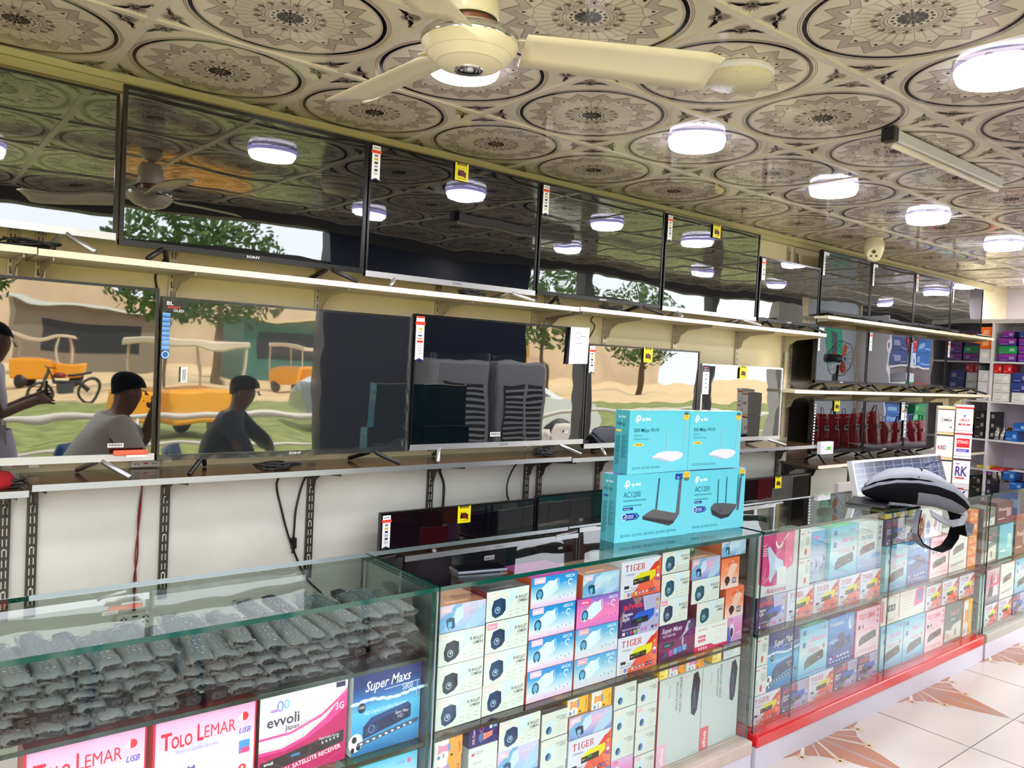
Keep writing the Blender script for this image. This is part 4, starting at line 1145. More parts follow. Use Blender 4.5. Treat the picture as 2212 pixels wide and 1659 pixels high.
def d_ant():
    a = A(.34, .25); a.rect(0, 0, 1, 1, (206, 216, 220)); a.poly([(.02, .22), (.2, .16), (.5, .14), (.55, .3), (.85, .42), (.9, 1), (.02, .98)], (212, 30, 122)); a.poly([(.66, .34), (.88, .45), (.89, .98), (.66, .95)], (236, 96, 144))
    a.poly([(.2, .78), (.26, .8), (.45, .6), (.62, .52), (.64, .42), (.5, .38), (.42, .34), (.32, .2), (.28, .26), (.28, .48)], (196, 218, 244)); a.rect(.42, .18, .435, .4, (60, 50, 110)); a.rect(.45, .16, .462, .4, (60, 50, 110))
    a.rect(.48, .14, .7, .42, (228, 232, 228)); 
    for k in range(7): a.rect(.49, .18 + k * .034, .69, .184 + k * .034, (180, 190, 186))
    a.line(.4, .58, .58, .78, .002, (236, 220, 230)); a.line(.14, .2, .3, .32, .002, (236, 220, 230)); a.line(.14, .2, .18, .46, .002, (236, 220, 230))
    a.ring(.5, .86, .1, .12, .03, (250, 240, 246), a0=180, a1=350); a.line(.6, .86, .74, .97, .004, (250, 240, 246)); a.ell(.47, .74, .012, .02, (250, 240, 246)); a.ring(.13, .86, .06, .05, .008, (250, 230, 240), a0=180, a1=350)
    for k in range(4): a.rect(.08, .76 - k * .035, .2, .775 - k * .035, (246, 200, 224))
    a.text('Antenna', .2, .03, .09, (186, 30, 96), fit=.52, shear=.3, bold=.01); a.text('CE', .78, .5, .05, (250, 240, 246), fit=.06, bold=.03); return a
def d_bulbbox():
    a = A(.096, .12); a.rect(0, 0, 1, 1, (226, 230, 228)); a.text('Panasonic', .1, .86, .05, (226, 110, 120), fit=.4) if False else a.rect(.1, .86, .45, .9, (226, 120, 130)); a.ell(.3, .45, .16, .12, (206, 222, 222)); a.rect(.2, .2, .36, .4, (206, 222, 222)); a.rect(.56, .45, .9, .75, (196, 200, 198)); a.ell(.6, .22, .1, .12, (214, 70, 66)); a.rect(.7, .88, .9, .92, (150, 130, 40)); return a
def d_faint():
    a = A(.16, .228); a.grid(0, 0, 1, 1, [(190, 204, 214), (160, 180, 200), (206, 214, 240), (196, 208, 240), (110, 176, 224), (130, 196, 236)]); a.poly([(0, .8), (.5, .68), (1, .82), (1, 1), (0, 1)], (96, 172, 226)); a.rect(.25, .84, .6, .9, (200, 120, 170))
    for k in range(18):
        a.ell(R.uniform(.1, .9), R.uniform(.1, .45), R.uniform(.03, .12), .015, (110, 130, 160), rot=R.uniform(0, 180), n=8)
    return a
def d_mount():
    a = A(.48, .145); a.rect(0, 0, 1, 1, (240, 234, 226)); a.rect(.01, .1, .05, .82, (226, 90, 130)); a.ring(.22, .5, .17, .42, .004, (50, 46, 50), n=8); a.line(.15, .2, .17, .85, .002, (50, 46, 50)); a.line(.29, .2, .28, .85, .002, (50, 46, 50)); a.rect(.13, .4, .31, .62, (60, 58, 60)); a.rect(.18, .46, .2, .56, (236, 230, 224)); a.rect(.25, .46, .27, .56, (236, 230, 224)); a.rect(.39, .1, .41, .9, (226, 90, 130))
    for k in range(6): a.rect(.45, .8 - k * .1, .72 - .03 * (k % 2), .815 - k * .1, (200, 190, 186))
    a.poly([(.74, .3), (.78, .88), (.97, .95), (.96, .38)], (236, 70, 146)); a.rect(.82, .48, .93, .82, (90, 130, 200)); return a
def d_grey():
    a = A(.235, .218); a.grid(0, 0, 1, 1, [(140, 146, 146), (110, 120, 122), (96, 106, 108)]); a.poly([(.05, .05), (.1, .35), (.4, .3), (.5, .42), (.95, .48), (.95, .05)], (226, 226, 214)); a.text('Reak TV', .34, .68, .12, (232, 130, 140), fit=.5, bold=.04); a.rect(.38, .56, .6, .6, (206, 200, 206)); a.ring(.2, .18, .06, .05, .01, (120, 100, 120)); a.rect(.6, .14, .7, .3, (150, 150, 150)); return a
def d_wht():
    a = A(.236, .218); a.rect(0, 0, 1, 1, (238, 234, 230)); stbflat(a, .2, .42, .6, .28, (130, 124, 128), (118, 110, 118)); a.rect(.18, .36, .7, .38, (200, 196, 206))
    for k in range(8): a.rect(.14 + k * .09, .14 + k * .006, .19 + k * .09, .2 + k * .006, (110, 100, 124))
    return a
def d_usb():
    a = A(.2, .13); a.rect(0, 0, 1, 1, (230, 226, 230)); a.ell(.2, .42, .12, .3, (90, 110, 180)); a.poly([(.5, .35), (.6, .8), (.72, .6), (.66, .25)], (190, 50, 130)); a.ell(.85, .5, .06, .3, (150, 190, 210)); a.rect(.3, .88, .7, .93, (150, 110, 130)); return a
def d_pop():
    a = A(.18, .2); a.grid(0, 0, 1, 1, [(90, 90, 110), (206, 190, 200), (230, 120, 150), (220, 200, 210)]); a.poly([(.1, .2), (.4, .9), (.6, .2)], (90, 60, 100)); a.poly([(.5, .2), (.75, .95), (.95, .2)], (226, 226, 236)); a.poly([(.3, .55), (1, .6), (1, .52), (.3, .48)], (236, 60, 110)); return a
def d_plain(c, c2=None, txt=None, tc=(255, 255, 255), w=.15, h=.1):
    a = A(w, h); a.rect(0, 0, 1, 1, c, top=c2 or c); 
    if txt: a.text(txt, .12, .6, .16, tc, fit=.5, bold=.03)
    a.rect(.1, .2, .5, .24, tc); a.rect(.6, .3, .88, .7, tuple((x + 255) // 2 for x in c)); return a
LILAC = [(150, 190, 230), (176, 196, 236), (214, 190, 226), (206, 206, 238)]
BLUEP = [(236, 190, 222), (226, 232, 246), (150, 208, 236), (36, 152, 222), (30, 140, 214)]
BLUE2 = [(226, 214, 226), (206, 226, 238), (120, 190, 226), (66, 160, 220)]
DES = {
 'ir_blue': (d_ir((30, 66, 104), (46, 90, 134), (234, 214, 216)), (124, 52, 66), (96, 92, 96), 'white box picturing navy camera'),
 'ir_dark': (d_ir((40, 54, 62), (58, 74, 84), (228, 226, 220)), (124, 52, 66), (96, 92, 96), 'white box picturing charcoal camera'),
 'ir_pink': (d_ir((46, 62, 96), (60, 84, 120), (240, 150, 180)), (124, 52, 66), (96, 92, 96), 'white camera box with pink patch'),
 'ir_teal': (d_ir((20, 84, 104), (36, 106, 128), (232, 226, 220)), (124, 52, 66), (96, 92, 96), 'white box picturing teal camera'),
 'hd_blue': (d_hdcvi(BLUEP, (240, 200, 222)), (196, 84, 44), (190, 70, 150), 'sky blue and pink camera box'),
 'hd_blue2': (d_hdcvi(BLUE2, (240, 170, 196)), (196, 84, 44), (180, 80, 150), 'blue camera box with pink patch'),
 'hd_pink': (d_hdcvi([(226, 120, 200), (250, 130, 190), (230, 120, 190), (110, 110, 210)], (250, 80, 150)), (150, 40, 120), (190, 70, 160), 'magenta camera box'),
 'lilac': (d_lilac(LILAC), (190, 110, 80), (206, 140, 110), 'lilac and blue camera box'),
 'lilac2': (d_lilac([(120, 170, 220), (170, 206, 236), (206, 232, 242), (150, 204, 236)], (20, 76, 96)), (190, 100, 60), (196, 140, 120), 'pale blue camera box'),
 'lilac3': (d_lilac([(110, 150, 214), (190, 180, 226), (240, 180, 214), (170, 190, 236)], (30, 40, 80)), (190, 110, 80), (196, 150, 130), 'lilac and pink camera box'),
 'tiger': (d_tiger(), (206, 206, 214), (190, 190, 196), 'white and red receiver box with yellow device'),
 'aiwa': (d_aiwa(), (70, 40, 90), (96, 60, 100), 'purple receiver box with blue device'),
 'smaxp': (d_smaxp(), (110, 40, 90), (90, 50, 80), 'dark magenta receiver box'),
 'smaxb': (d_smaxb(), (220, 224, 232), (44, 50, 80), 'blue receiver box with football and dark top'),
 'orange': (d_orange(), (220, 110, 80), (226, 130, 100), 'orange dash camera box'),
 'domepink': (d_domepink(), (200, 130, 190), (206, 150, 200), 'pink dome camera box'),
 'hikw': (d_hikw(), (206, 40, 90), (220, 214, 214), 'white camera box with pink bottom band'),
 'eye': (d_eye(), (150, 140, 140), (104, 100, 104), 'small white dome camera box'),
 'eyep': (d_eye((240, 190, 206)), (150, 110, 120), (104, 100, 104), 'small white box with pink patch'),
 'dvr1': (d_dvr((240, 190, 214), 1), (170, 40, 60), (216, 214, 214), 'tall white recorder box with pale pink patch'),
 'dvr2': (d_dvr((232, 110, 120), 1), (150, 30, 50), (216, 214, 214), 'tall white recorder box with red patch'),
 'bulb': (d_bulb(), (222, 222, 220), (230, 160, 70), 'orange and white bulb camera box'),
 'bulb2': (d_bulb((250, 186, 40), (250, 160, 80)), (236, 170, 40), (226, 170, 60), 'yellow and white bulb camera box'),
 'xcam': (d_xcam(), (40, 34, 70), (60, 40, 90), 'navy bulb camera box with orange bulb'),
 'h360': (d_360(), (170, 176, 176), (206, 206, 204), 'grey white camera box with round picture'),
 'tolo': (d_tolo(.232, True), (230, 40, 70), (196, 30, 50), 'pink and white receiver box with red title and dark device'),
 'tolo1': (d_tolo(.23, False), (230, 60, 70), (196, 30, 50), 'pink and white receiver box with red title'),
 'tolos': (d_tolos(), (214, 60, 90), (150, 70, 50), 'pale pink receiver box with red title'),
 'evv': (d_evv(), (90, 70, 80), (60, 66, 60), 'white and magenta receiver box'),
 'star': (d_star(), (110, 190, 190), (70, 170, 130), 'sky blue receiver box with pink title'),
 'moden': (d_moden(), (50, 60, 130), (50, 50, 90), 'royal blue receiver box with white title'),
 'track': (d_track(), (180, 190, 200), (170, 180, 184), 'pale grey blue receiver box'),
 'ant': (d_ant(), (200, 206, 210), (200, 206, 210), 'magenta antenna box with pale blue dish'),
 'bulbbox': (d_bulbbox(), (206, 210, 206), (200, 204, 200), 'white bulb box with red fruit picture'),
 'faint': (d_faint(), (150, 170, 190), (170, 186, 190), 'blue and grey box with fine line picture'),
 'mount': (d_mount(), (226, 214, 206), (220, 210, 200), 'long cream television mount box'),
 'grey': (d_grey(), (120, 126, 128), (130, 136, 136), 'grey receiver box with red title'),
 'wht': (d_wht(), (220, 214, 210), (214, 210, 206), 'white receiver box with grey device'),
 'usb': (d_usb(), (206, 200, 206), (200, 196, 200), 'white gadget box with blue and magenta shapes'),
 'pop': (d_pop(), (200, 120, 150), (190, 150, 170), 'pink and grey gadget box'),
 'green': (d_plain((20, 90, 50), (16, 70, 40), 'FAN', (120, 230, 120), .07, .06), (60, 100, 50), (50, 90, 40), 'small dark green box'),
 'yellow': (d_plain((250, 220, 90), (250, 226, 120), 'TIGER', (90, 70, 30), .05, .055), (226, 180, 40), (220, 180, 50), 'small yellow box'),
 'oval': (d_plain((226, 230, 232), (206, 214, 220), None, (180, 190, 200), .09, .055), (110, 80, 90), (200, 204, 206), 'small white box with an oval print'),
 'darkred': (d_plain((120, 34, 50), (90, 26, 40), 'Real', (236, 200, 190), .2, .13), (90, 30, 40), (110, 50, 56), 'dark red box'),
 'teal': (d_plain((150, 214, 206), (110, 190, 220), None, (236, 250, 246), .2, .2), (120, 190, 180), (110, 180, 170), 'mint green box'),
 'orstrip': (d_plain((250, 150, 60), (240, 120, 50), 'TIGER', (250, 236, 200), .1, .06), (230, 130, 50), (226, 130, 60), 'orange and white box'),
 'navyb': (d_plain((30, 40, 110), (40, 60, 140), None, (200, 206, 226), .3, .1), (26, 34, 90), (40, 50, 110), 'navy box'),
 'purp': (d_plain((60, 34, 130), (150, 40, 160), None, (226, 200, 240), .22, .1), (50, 34, 110), (70, 50, 130), 'purple gift box'),
 'whitecam': (d_plain((226, 226, 222), (216, 218, 214), None, (60, 60, 60), .2, .1), (206, 208, 208), (200, 200, 196), 'plain white camera box'),
 'blueb': (d_plain((30, 110, 200), (24, 90, 170), None, (226, 236, 246), .2, .1), (20, 80, 150), (40, 120, 200), 'bright blue box'),
 'orangew': (d_plain((246, 110, 30), (246, 120, 40), None, (250, 230, 220), .2, .12), (226, 100, 40), (226, 110, 50), 'orange lamp box'),
 'lampw': (d_plain((226, 228, 236), (220, 224, 236), None, (180, 190, 220), .2, .12), (214, 216, 226), (220, 220, 226), 'white lamp box'),
 'redb': (d_plain((206, 26, 30), (196, 20, 26), None, (240, 220, 210), .2, .08), (180, 20, 24), (190, 30, 30), 'red box'),
 'greenb': (d_plain((30, 160, 90), (20, 140, 80), None, (180, 60, 50), .2, .09), (30, 130, 80), (30, 140, 80), 'green box'),
 'blackbulb': (d_plain((30, 28, 30), (24, 22, 24), None, (226, 226, 226), .12, .12), (26, 24, 26), (60, 56, 56), 'black bulb box with white bulb'),
}
BOXC = {}
def carton(des, x0, x1, z0, z1, y, depth, label, group, rz=0.0, name='carton', gap=.0014):
    a, side, top, _ = DES[des]
    w = x1 - x0; h = z1 - z0
    key = (des, round(w, 3), round(h, 3), round(depth, 2))
    if key not in BOXC:
        W = w - gap * 2; H = h - gap
        mb = MB()
        mb.box(-W / 2, W / 2, 0, depth, 0, H, 0, side, cols=dict(u=top, f=(226, 226, 226), l=side, r=side))
        a2 = Art(W, H); a2.items = a.items
        a2.emit(mb, (-W / 2, -.0001, 0), (1, 0, 0), (0, 0, 1), 0, d=.00004)
        # tuck flap line on the side and a title strip on the top
        mb.poly([(-W / 2 - .0002, depth * .1, H * .15), (-W / 2 - .0002, depth * .9, H * .15), (-W / 2 - .0002, depth * .9, H * .17), (-W / 2 - .0002, depth * .1, H * .17)][::-1], 0, tuple(min(255, int(c * 1.25)) for c in side))
        mb.poly([(-W * .3, depth * .12, H + .0002), (W * .2, depth * .12, H + .0002), (W * .2, depth * .2, H + .0002), (-W * .3, depth * .2, H + .0002)], 0, tuple(min(255, int(c * 1.3) + 10) for c in top))
        o = mb.build(name, [CARD])
        BOXC[key] = o
    else:
        o = BOXC[key].copy(); COL.objects.link(o); o.name = name
    o.location = ((x0 + x1) / 2, y, z0 + .0006)
    o.rotation_euler = (0, 0, rz)
    return tag(o, label, 'box', group)
NTH = ['first', 'second', 'third', 'fourth', 'fifth', 'sixth', 'seventh', 'eighth', 'ninth', 'tenth', 'eleventh']
TOPN = {1: ['only'], 2: ['upper', 'lower'], 3: ['top', 'middle', 'bottom'], 4: ['top', 'second from top', 'third from top', 'bottom'], 5: ['top', 'second', 'third', 'fourth', 'bottom']}
def column(cx, where, group, x0, x1, zb, items, y=1.862, depth=.16):
    """items listed bottom to top: (design, height, optional x0, x1, dy)"""
    z = zb; n = len(items)
    for k, it in enumerate(items):
        des, h = it[0], it[1]
        a0, a1 = (it[2], it[3]) if len(it) > 3 else (x0, x1)
        dy = it[4] if len(it) > 4 else 0
        pos = TOPN[n][n - 1 - k]
        lab = '%s, %s of %s, %s' % (DES[des][3].replace(' picture', ''), pos.replace(' from', ' from'), cx, where)
        if n == 1: lab = '%s, %s, %s' % (DES[des][3], cx, where)
        carton(des, a0, a1, z, z + h, y + dy + R.uniform(0, .004), depth, lab, group, rz=R.uniform(-.0015, .0015))
        z += h
GB = 'boxes on the upper level of the middle counter'
wB = 'middle counter, upper level'
def cn(k): return '%s column' % NTH[k]
column(cn(0), wB, GB, 1.265, 1.433, .503, [('ir_blue', .094), ('ir_dark', .094), ('ir_dark', .096), ('lilac', .08)])
column(cn(1), wB, GB, 1.435, 1.603, .503, [('ir_blue', .096), ('ir_blue', .096), ('ir_pink', .096), ('ir_blue', .093)])
column(cn(2), wB, GB, 1.607, 1.806, .503, [('hd_blue', .101), ('hd_blue', .101), ('hd_blue', .1), ('hd_blue', .098)])
column(cn(3), wB, GB, 1.811, 2.014, .503, [('hd_blue2', .1), ('hd_blue2', .1), ('hd_pink', .1), ('lilac2', .078, 1.835, 2.01)])
column(cn(4), wB, GB, 2.018, 2.228, .503, [('tiger', .133), ('aiwa', .134), ('tiger', .133)])
column(cn(5), wB, GB, 2.234, 2.39, .503, [('smaxp', .138, 2.236, 2.438), ('ir_pink', .096, 2.231, 2.392), ('ir_teal', .093, 2.230, 2.39), ('ir_teal', .088, 2.23, 2.388)])
column(cn(6), wB, GB, 2.44, 2.62, .503, [('hikw', .1, 2.441, 2.646), ('ir_teal', .09, 2.441, 2.612), ('ir_teal', .092, 2.405, 2.578), ('lilac3', .08, 2.40, 2.574)])
carton('green', 2.396, 2.462, .871, .925, 1.9, .07, 'small green box standing on the lilac box, upper level of middle counter', GB)
column(cn(7), wB, GB, 2.648, 2.74, .503, [('domepink', .1, 2.648, 2.744), ('orange', .122, 2.62, 2.742), ('orange', .122, 2.582, 2.70)], depth=.1)
carton('lilac2', 2.578, 2.738, .852, .925, 1.863, .12, 'pale blue camera box at the upper right corner of the middle counter', GB)
wL = 'middle counter, lower level'; GL_ = 'boxes on the lower level of the middle counter'
column(cn(0), wL, GL_, 1.268, 1.369, .106, [('h360', .14), ('bulb', .084), ('bulb', .084), ('bulb', .058)], depth=.1)
column(cn(1), wL, GL_, 1.392, 1.503, .106, [('h360', .156), ('h360', .156), ('xcam', .062)], depth=.12)
column(cn(2), wL, GL_, 1.505, 1.674, .106, [('ir_blue', .09), ('hd_blue', .09), ('lilac', .09), ('ir_blue', .094)])
column(cn(3), wL, GL_, 1.680, 1.797, .106, [('eye', .086), ('eye', .086), ('eye', .086), ('eye', .087)], depth=.13)
column(cn(4), wL, GL_, 1.803, 2.008, .106, [('hd_blue2', .088), ('tiger', .137), ('lilac3', .076)])
carton('bulb2', 1.80, 1.898, .408, .475, 1.875, .1, 'yellow and white bulb box lying on the lilac box, lower level of middle counter', GL_)
carton('bulb2', 1.905, 2.003, .408, .472, 1.867, .1, 'orange bulb camera box right of the yellow one, lower level of middle counter', GL_)
column(cn(5), wL, GL_, 2.014, 2.128, .106, [('domepink', .096), ('eye', .09), ('eye', .09), ('eye', .087)], depth=.13)
column(cn(6), wL, GL_, 2.133, 2.243, .106, [('eyep', .08), ('eye', .09), ('eyep', .09), ('eye', .087)], depth=.13)
column(cn(7), wL, GL_, 2.249, 2.502, .106, [('dvr1', .33)], depth=.06)
column(cn(8), wL, GL_, 2.506, 2.745, .106, [('dvr2', .326)], depth=.06)
for i, (des, a0, a1, l) in enumerate([('yellow', 2.249, 2.3, 'small yellow box lying on the first tall white recorder box'), ('bulb', 2.304, 2.40, 'bulb camera box beside the small yellow box on the recorder boxes'), ('bulb', 2.404, 2.51, 'second bulb camera box on the white recorder boxes'), ('yellow', 2.56, 2.62, 'small yellow box above the seam of the second recorder box'), ('oval', 2.63, 2.745, 'small white oval printed box at the right end above the recorders')]):
    carton(des, a0, a1, .438, .492, 1.866, .06, l, GL_)
GA = 'large receiver boxes in the left counter'
carton('tolo1', .247, .487, .503, .731, 1.862, .09, 'leftmost large pink receiver box below the remote controls', GA)
carton('tolo', .499, .739, .503, .731, 1.862, .09, 'second large pink receiver box with dark device, below the remotes', GA)
carton('evv', .748, .988, .503, .73, 1.868, .09, 'white and magenta receiver box between pink box and blue box', GA)
carton('smaxb', .999, 1.213, .503, .732, 1.862, .07, 'blue receiver box with football at the right end of the left counter', GA)
carton('star', 1.0, 1.213, .25, .47, 1.862, .09, 'sky blue box top showing at the bottom edge under the football box', GA)
carton('redb', .02, .2, .503, .722, 1.875, .09, 'red and white box at the lower left picture corner', GA)
mb = MB(); pane(mb, -1.19, 1.21, CF + .012, CB - .02, .241, .249, 'z')
tag(mb.build('glass_shelf', [GLASST, GEDGE]), 'lowest glass shelf inside the left counter', 'shelf')
wC = 'upper level of right counter'; GC = 'boxes on the upper level of the right counter'
carton('aiwa', 2.836, 3.046, .518, .652, 1.862, .12, 'purple receiver box under the magenta antenna box', GC)
carton('ant', 2.829, 3.122, .653, .915, 1.862, .05, 'large magenta antenna box with pale dish and italic title', GC)
carton('bulbbox', 3.128, 3.225, .778, .903, 1.864, .1, 'upper white bulb box right of the antenna box', GC)
carton('bulbbox', 3.134, 3.231, .651, .777, 1.864, .1, 'lower white bulb box right of the antenna box', GC)
for k in range(4):
    a0 = [3.06, 3.273, 3.485, 3.684][k]; a1 = [3.268, 3.48, 3.68, 3.878][k]
    carton('tiger', a0, a1, .518, .65, 1.862, .12, '%s from the left of four white and red boxes under the sky blue box' % NTH[k], GC)
carton('faint', 3.236, 3.385, .655, .885, 1.88, .08, 'blue grey box with fine lines behind the bulb boxes', GC)
carton('star', 3.388, 3.632, .653, .893, 1.862, .09, 'sky blue receiver box standing on the white and red row, right counter', GC)
carton('track', 3.638, 3.876, .653, .886, 1.864, .09, 'pale grey blue receiver box right of the sky blue one', GC)
carton('star', 3.92, 4.152, .518, .749, 1.862, .09, 'sky blue receiver box below a purple box, centre of right counter', GC)
carton('moden', 4.158, 4.408, .518, .747, 1.866, .09, 'royal blue receiver box behind the hanging strap loop', GC)
carton('tolos', 4.418, 4.648, .518, .74, 1.862, .09, 'pale pink receiver box behind the hanging strap loop', GC)
carton('wht', 4.658, 4.888, .518, .74, 1.862, .09, 'white receiver box with grey device left of the orange stack', GC)
for k in range(5):
    carton('orstrip', 4.90, 5.02, .518 + k * .066, .583 + k * .066, 1.862, .1, '%s from the bottom of the orange stack at the right end of the right counter' % NTH[k], GC)
carton('aiwa', 3.905, 4.107, .752, .882, 1.862, .1, 'purple receiver box under the yellow strips, right counter', GC)
carton('tiger', 4.112, 4.308, .750, .878, 1.862, .1, 'white and red receiver box partly hidden by the backpack strap', GC)
carton('usb', 4.33, 4.535, .745, .878, 1.862, .08, 'white gadget box seen through the strap loop', GC)
for k in range(3):
    carton('yellow', 3.905 + k * .12, 3.965 + k * .12, .885, .928, 1.868, .08, '%s yellow strip box under the top glass, right counter' % NTH[k], GC)
    if k < 2: carton('oval', 3.967 + k * .12, 4.022 + k * .12, .885, .928, 1.869, .08, '%s white strip box between the yellow ones under the top glass' % NTH[k], GC)
wD = 'lower level of right counter'; GD = 'boxes on the lower level of the right counter'
for k, (des, a0, a1) in enumerate([('tiger', 2.84, 3.05), ('aiwa', 3.055, 3.268), ('tiger', 3.272, 3.482), ('aiwa', 3.487, 3.697), ('aiwa', 3.702, 3.898)]):
    carton(des, a0, a1, .116, .236, 1.862, .1, '%s, %s along the red trim of right counter' % (DES[des][3], NTH[k]), GD)
carton('bulbbox', 2.838, 2.933, .362, .484, 1.862, .09, 'upper white bulb box at the left end, lower level of right counter', GD)
carton('bulbbox', 2.84, 2.935, .238, .36, 1.862, .09, 'lower white bulb box at the left end, lower level of right counter', GD)
carton('smaxb', 2.94, 3.172, .238, .486, 1.864, .08, 'blue football box in the right counter', GD)
carton('star', 3.176, 3.412, .238, .466, 1.862, .09, 'sky blue receiver box between football box and royal blue box', GD)
carton('moden', 3.418, 3.652, .238, .468, 1.864, .09, 'royal blue receiver box in the lower level of the right counter', GD)
carton('tolos', 3.662, 3.898, .238, .467, 1.862, .09, 'pale pink receiver box standing on a purple box, right counter', GD)
carton('star', 3.92, 4.16, .116, .343, 1.862, .09, 'sky blue receiver box, left one of the pair under the mount box', GD)
carton('star', 4.164, 4.404, .116, .343, 1.862, .09, 'sky blue receiver box, right one of the pair under the mount box', GD)
carton('tolos', 4.41, 4.645, .116, .34, 1.862, .09, 'pale pink receiver box near the right end of the red trim', GD)
carton('grey', 4.65, 4.885, .116, .335, 1.864, .09, 'grey receiver box with red title near the right end', GD)
carton('bulb2', 4.90, 5.02, .116, .325, 1.862, .05, 'narrow white and yellow box at the right end of the red trim', GD)
carton('mount', 3.915, 4.392, .345, .5, 1.866, .05, 'long cream television mount box lying on two sky blue boxes', GD)
for k, (a0, a1) in enumerate([(4.40, 4.585), (4.598, 4.80), (4.82, 5.025)]):
    carton('tiger', a0, a1, .345, .477, 1.862 + .001 * k, .1, '%s of three white and red boxes right of the mount box' % NTH[k], GD)
GE = 'boxes in the farthest glass counter'
for k, (des, a0, a1, z0, z1) in enumerate([('grey', 5.1, 5.33, .508, .72), ('teal', 5.36, 5.58, .508, .72), ('darkred', 5.62, 5.84, .508, .7), ('darkred', 5.3, 5.55, .73, .86), ('grey', 5.1, 5.28, .73, .84), ('tolos', 5.86, 6.08, .508, .72),
        ('teal', 5.11, 5.2, .118, .44), ('pop', 5.21, 5.4, .25, .46), ('wht', 5.42, 5.64, .25, .47), ('star', 5.66, 5.88, .25, .47), ('tiger', 5.21, 5.4, .118, .245), ('tiger', 5.42, 5.63, .118, .245), ('aiwa', 5.65, 5.85, .118, .245), ('star', 5.9, 6.12, .118, .34)]):
    carton(des, a0, a1, z0, z1, 1.864, .1, '%s in the farthest counter, %s level, %s' % (DES[des][3], 'upper' if z0 > .5 else 'lower', ['left end', 'second place', 'third place', 'raised middle', 'raised left', 'right end', 'left end strip', 'on the first', 'on the second', 'on the third', 'bottom first', 'bottom second', 'bottom third', 'bottom last'][k]), GE)
# grey film bags lying on the far counter boxes
# ------------------------------------------------------------------ remote controls in clear bags
RBODY = mat('remote_plastic', vcol=True, rough=.35)
def make_remote(seed, bare=False, w=.046, L=.185, light=False):
    rr = random.Random(seed)
    root = empty('remote_control', label='black remote control in a clear plastic bag', cat='remote control', group='wrapped remote controls')
    mb = MB()                                     # long axis y, front end at y=0 (towards the viewer), top up
    n = 10; V = []; pr = []
    h = .021
    for i in range(n + 1):
        y = L * i / n
        e = 1 - .25 * max(0, (1 - y / .02)) - .2 * max(0, (y - L + .02) / .02)
        ww = w * e * (1 - .08 * sin(pi * i / n)) / 2
        for (a, z) in ((-1, .35), (-.86, .05), (0, 0), (.86, .05), (1, .35), (.97, .9), (.8, 1), (0, 1.04), (-.8, 1), (-.97, .9)):
            V.append((ww * a, y, z * h * (1 - .15 * abs(1 - 2 * i / n) ** 3)))
    m = 10
    F = [(i * m + k, i * m + (k + 1) % m, (i + 1) * m + (k + 1) % m, (i + 1) * m + k) for i in range(n) for k in range(m)]
    body = (30, 31, 36) if not light else (70, 68, 74)
    mb.faces(V, F, 0, body, True)
    mb.poly([V[k] for k in range(m)][::-1], 0, body); mb.poly([V[n * m + k] for k in range(m)], 0, body)
    mb.lathe([(.0065, 0), (.005, .003), (.0001, .0045)], (0, 0, 0), 10, 0, (14, 14, 16))
    for q in range(len(mb.v) - 30, len(mb.v)):
        vx, vy, vz = mb.v[q]; mb.v[q] = (vx, -vz - .0005, h * .5 + vy)
    rb = mb.build('remote_body', [RBODY], root)
    mb = MB()
    rows = 12; 
    for i in range(rows):
        for j in range(3 if i % 4 else 2):
            y = .018 + i * (L - .035) / rows
            x = (j - (1 if i % 4 else .5)) * .0125
            c = (205, 205, 210) if light else (150, 152, 162)
            if i == 0 and j == 0: c = (214, 50, 50)
            elif i == rows - 3: c = [(220, 190, 40), (60, 160, 90), (60, 110, 220)][j % 3]
            elif rr.random() < .15: c = (230, 230, 235)
            s_ = .0036 if not light else .0046
            q = .0022 if not light else .004
            z = h * 1.06
            mb.poly([(x - s_, y - q, z), (x + s_, y - q, z), (x + s_, y + q, z), (x - s_, y + q, z)], 0, c)
    mb.build('buttons', [RBODY], rb)
    if not bare:
        mb = MB(); nx, ny = 9, 18; V = []
        fl = .012
        for j in range(ny + 1):
            y = -fl + (L + 2 * fl) * j / ny
            endf = min(1, max(0, (y + fl) / fl)) * min(1, max(0, (L + fl - y) / fl))
            for i in range(nx * 2):
                a = 2 * pi * i / (nx * 2)
                rx = (w / 2 + .0045) + rr.uniform(-.001, .002); rz = (h * .5 + .003) * (.3 + .7 * endf)
                ca, sa = cos(a), sin(a)
                x = rx * (abs(ca) ** .6) * (1 if ca > 0 else -1); z = h * .5 + rz * (abs(sa) ** .6) * (1 if sa > 0 else -1)
                k = .0022 if endf > .9 else .0045
                V.append((x + rr.uniform(-k, k) * .6, y + (rr.uniform(-.004, .004) if j in (0, ny) else 0), z + rr.uniform(-k, k)))
        m = nx * 2
        F = [(j * m + i, j * m + (i + 1) % m, (j + 1) * m + (i + 1) % m, (j + 1) * m + i) for j in range(ny) for i in range(m)]
        mb.faces(V, F, 0, smooth=True)
        # crimped corner flap
        mb.poly([(w * .5, 0, h * .5), (w * .5 + .016, .006, h * .6), (w * .5 + .008, .03, h * .4), (w * .5, .04, h * .5)], 0)
        mb.poly([(-w * .5, -.004, h * .4), (-w * .5 - .012, -.008, h * .5), (-w * .5 - .006, .025, h * .6)], 0)
        mb.build('plastic_bag', [BAGFILM], root)
    return root
protos = [make_remote(1), make_remote(2, w=.042, L=.17), make_remote(3, w=.05, L=.19), make_remote(4, bare=True), make_remote(5, w=.052, L=.19, light=True), make_remote(6, w=.045, L=.2)]
used = [False] * len(protos)
def put_remote(k, loc, rot, label):
    if not used[k]:
        used[k] = True; o = protos[k]; o.location = loc; o.rotation_euler = rot; o['label'] = label
        return o
    return dup(protos[k], loc, rot, label=label)
rr = random.Random(21)
LAYN = ['bottom', 'second', 'third', 'upper', 'top']
cnt = {}
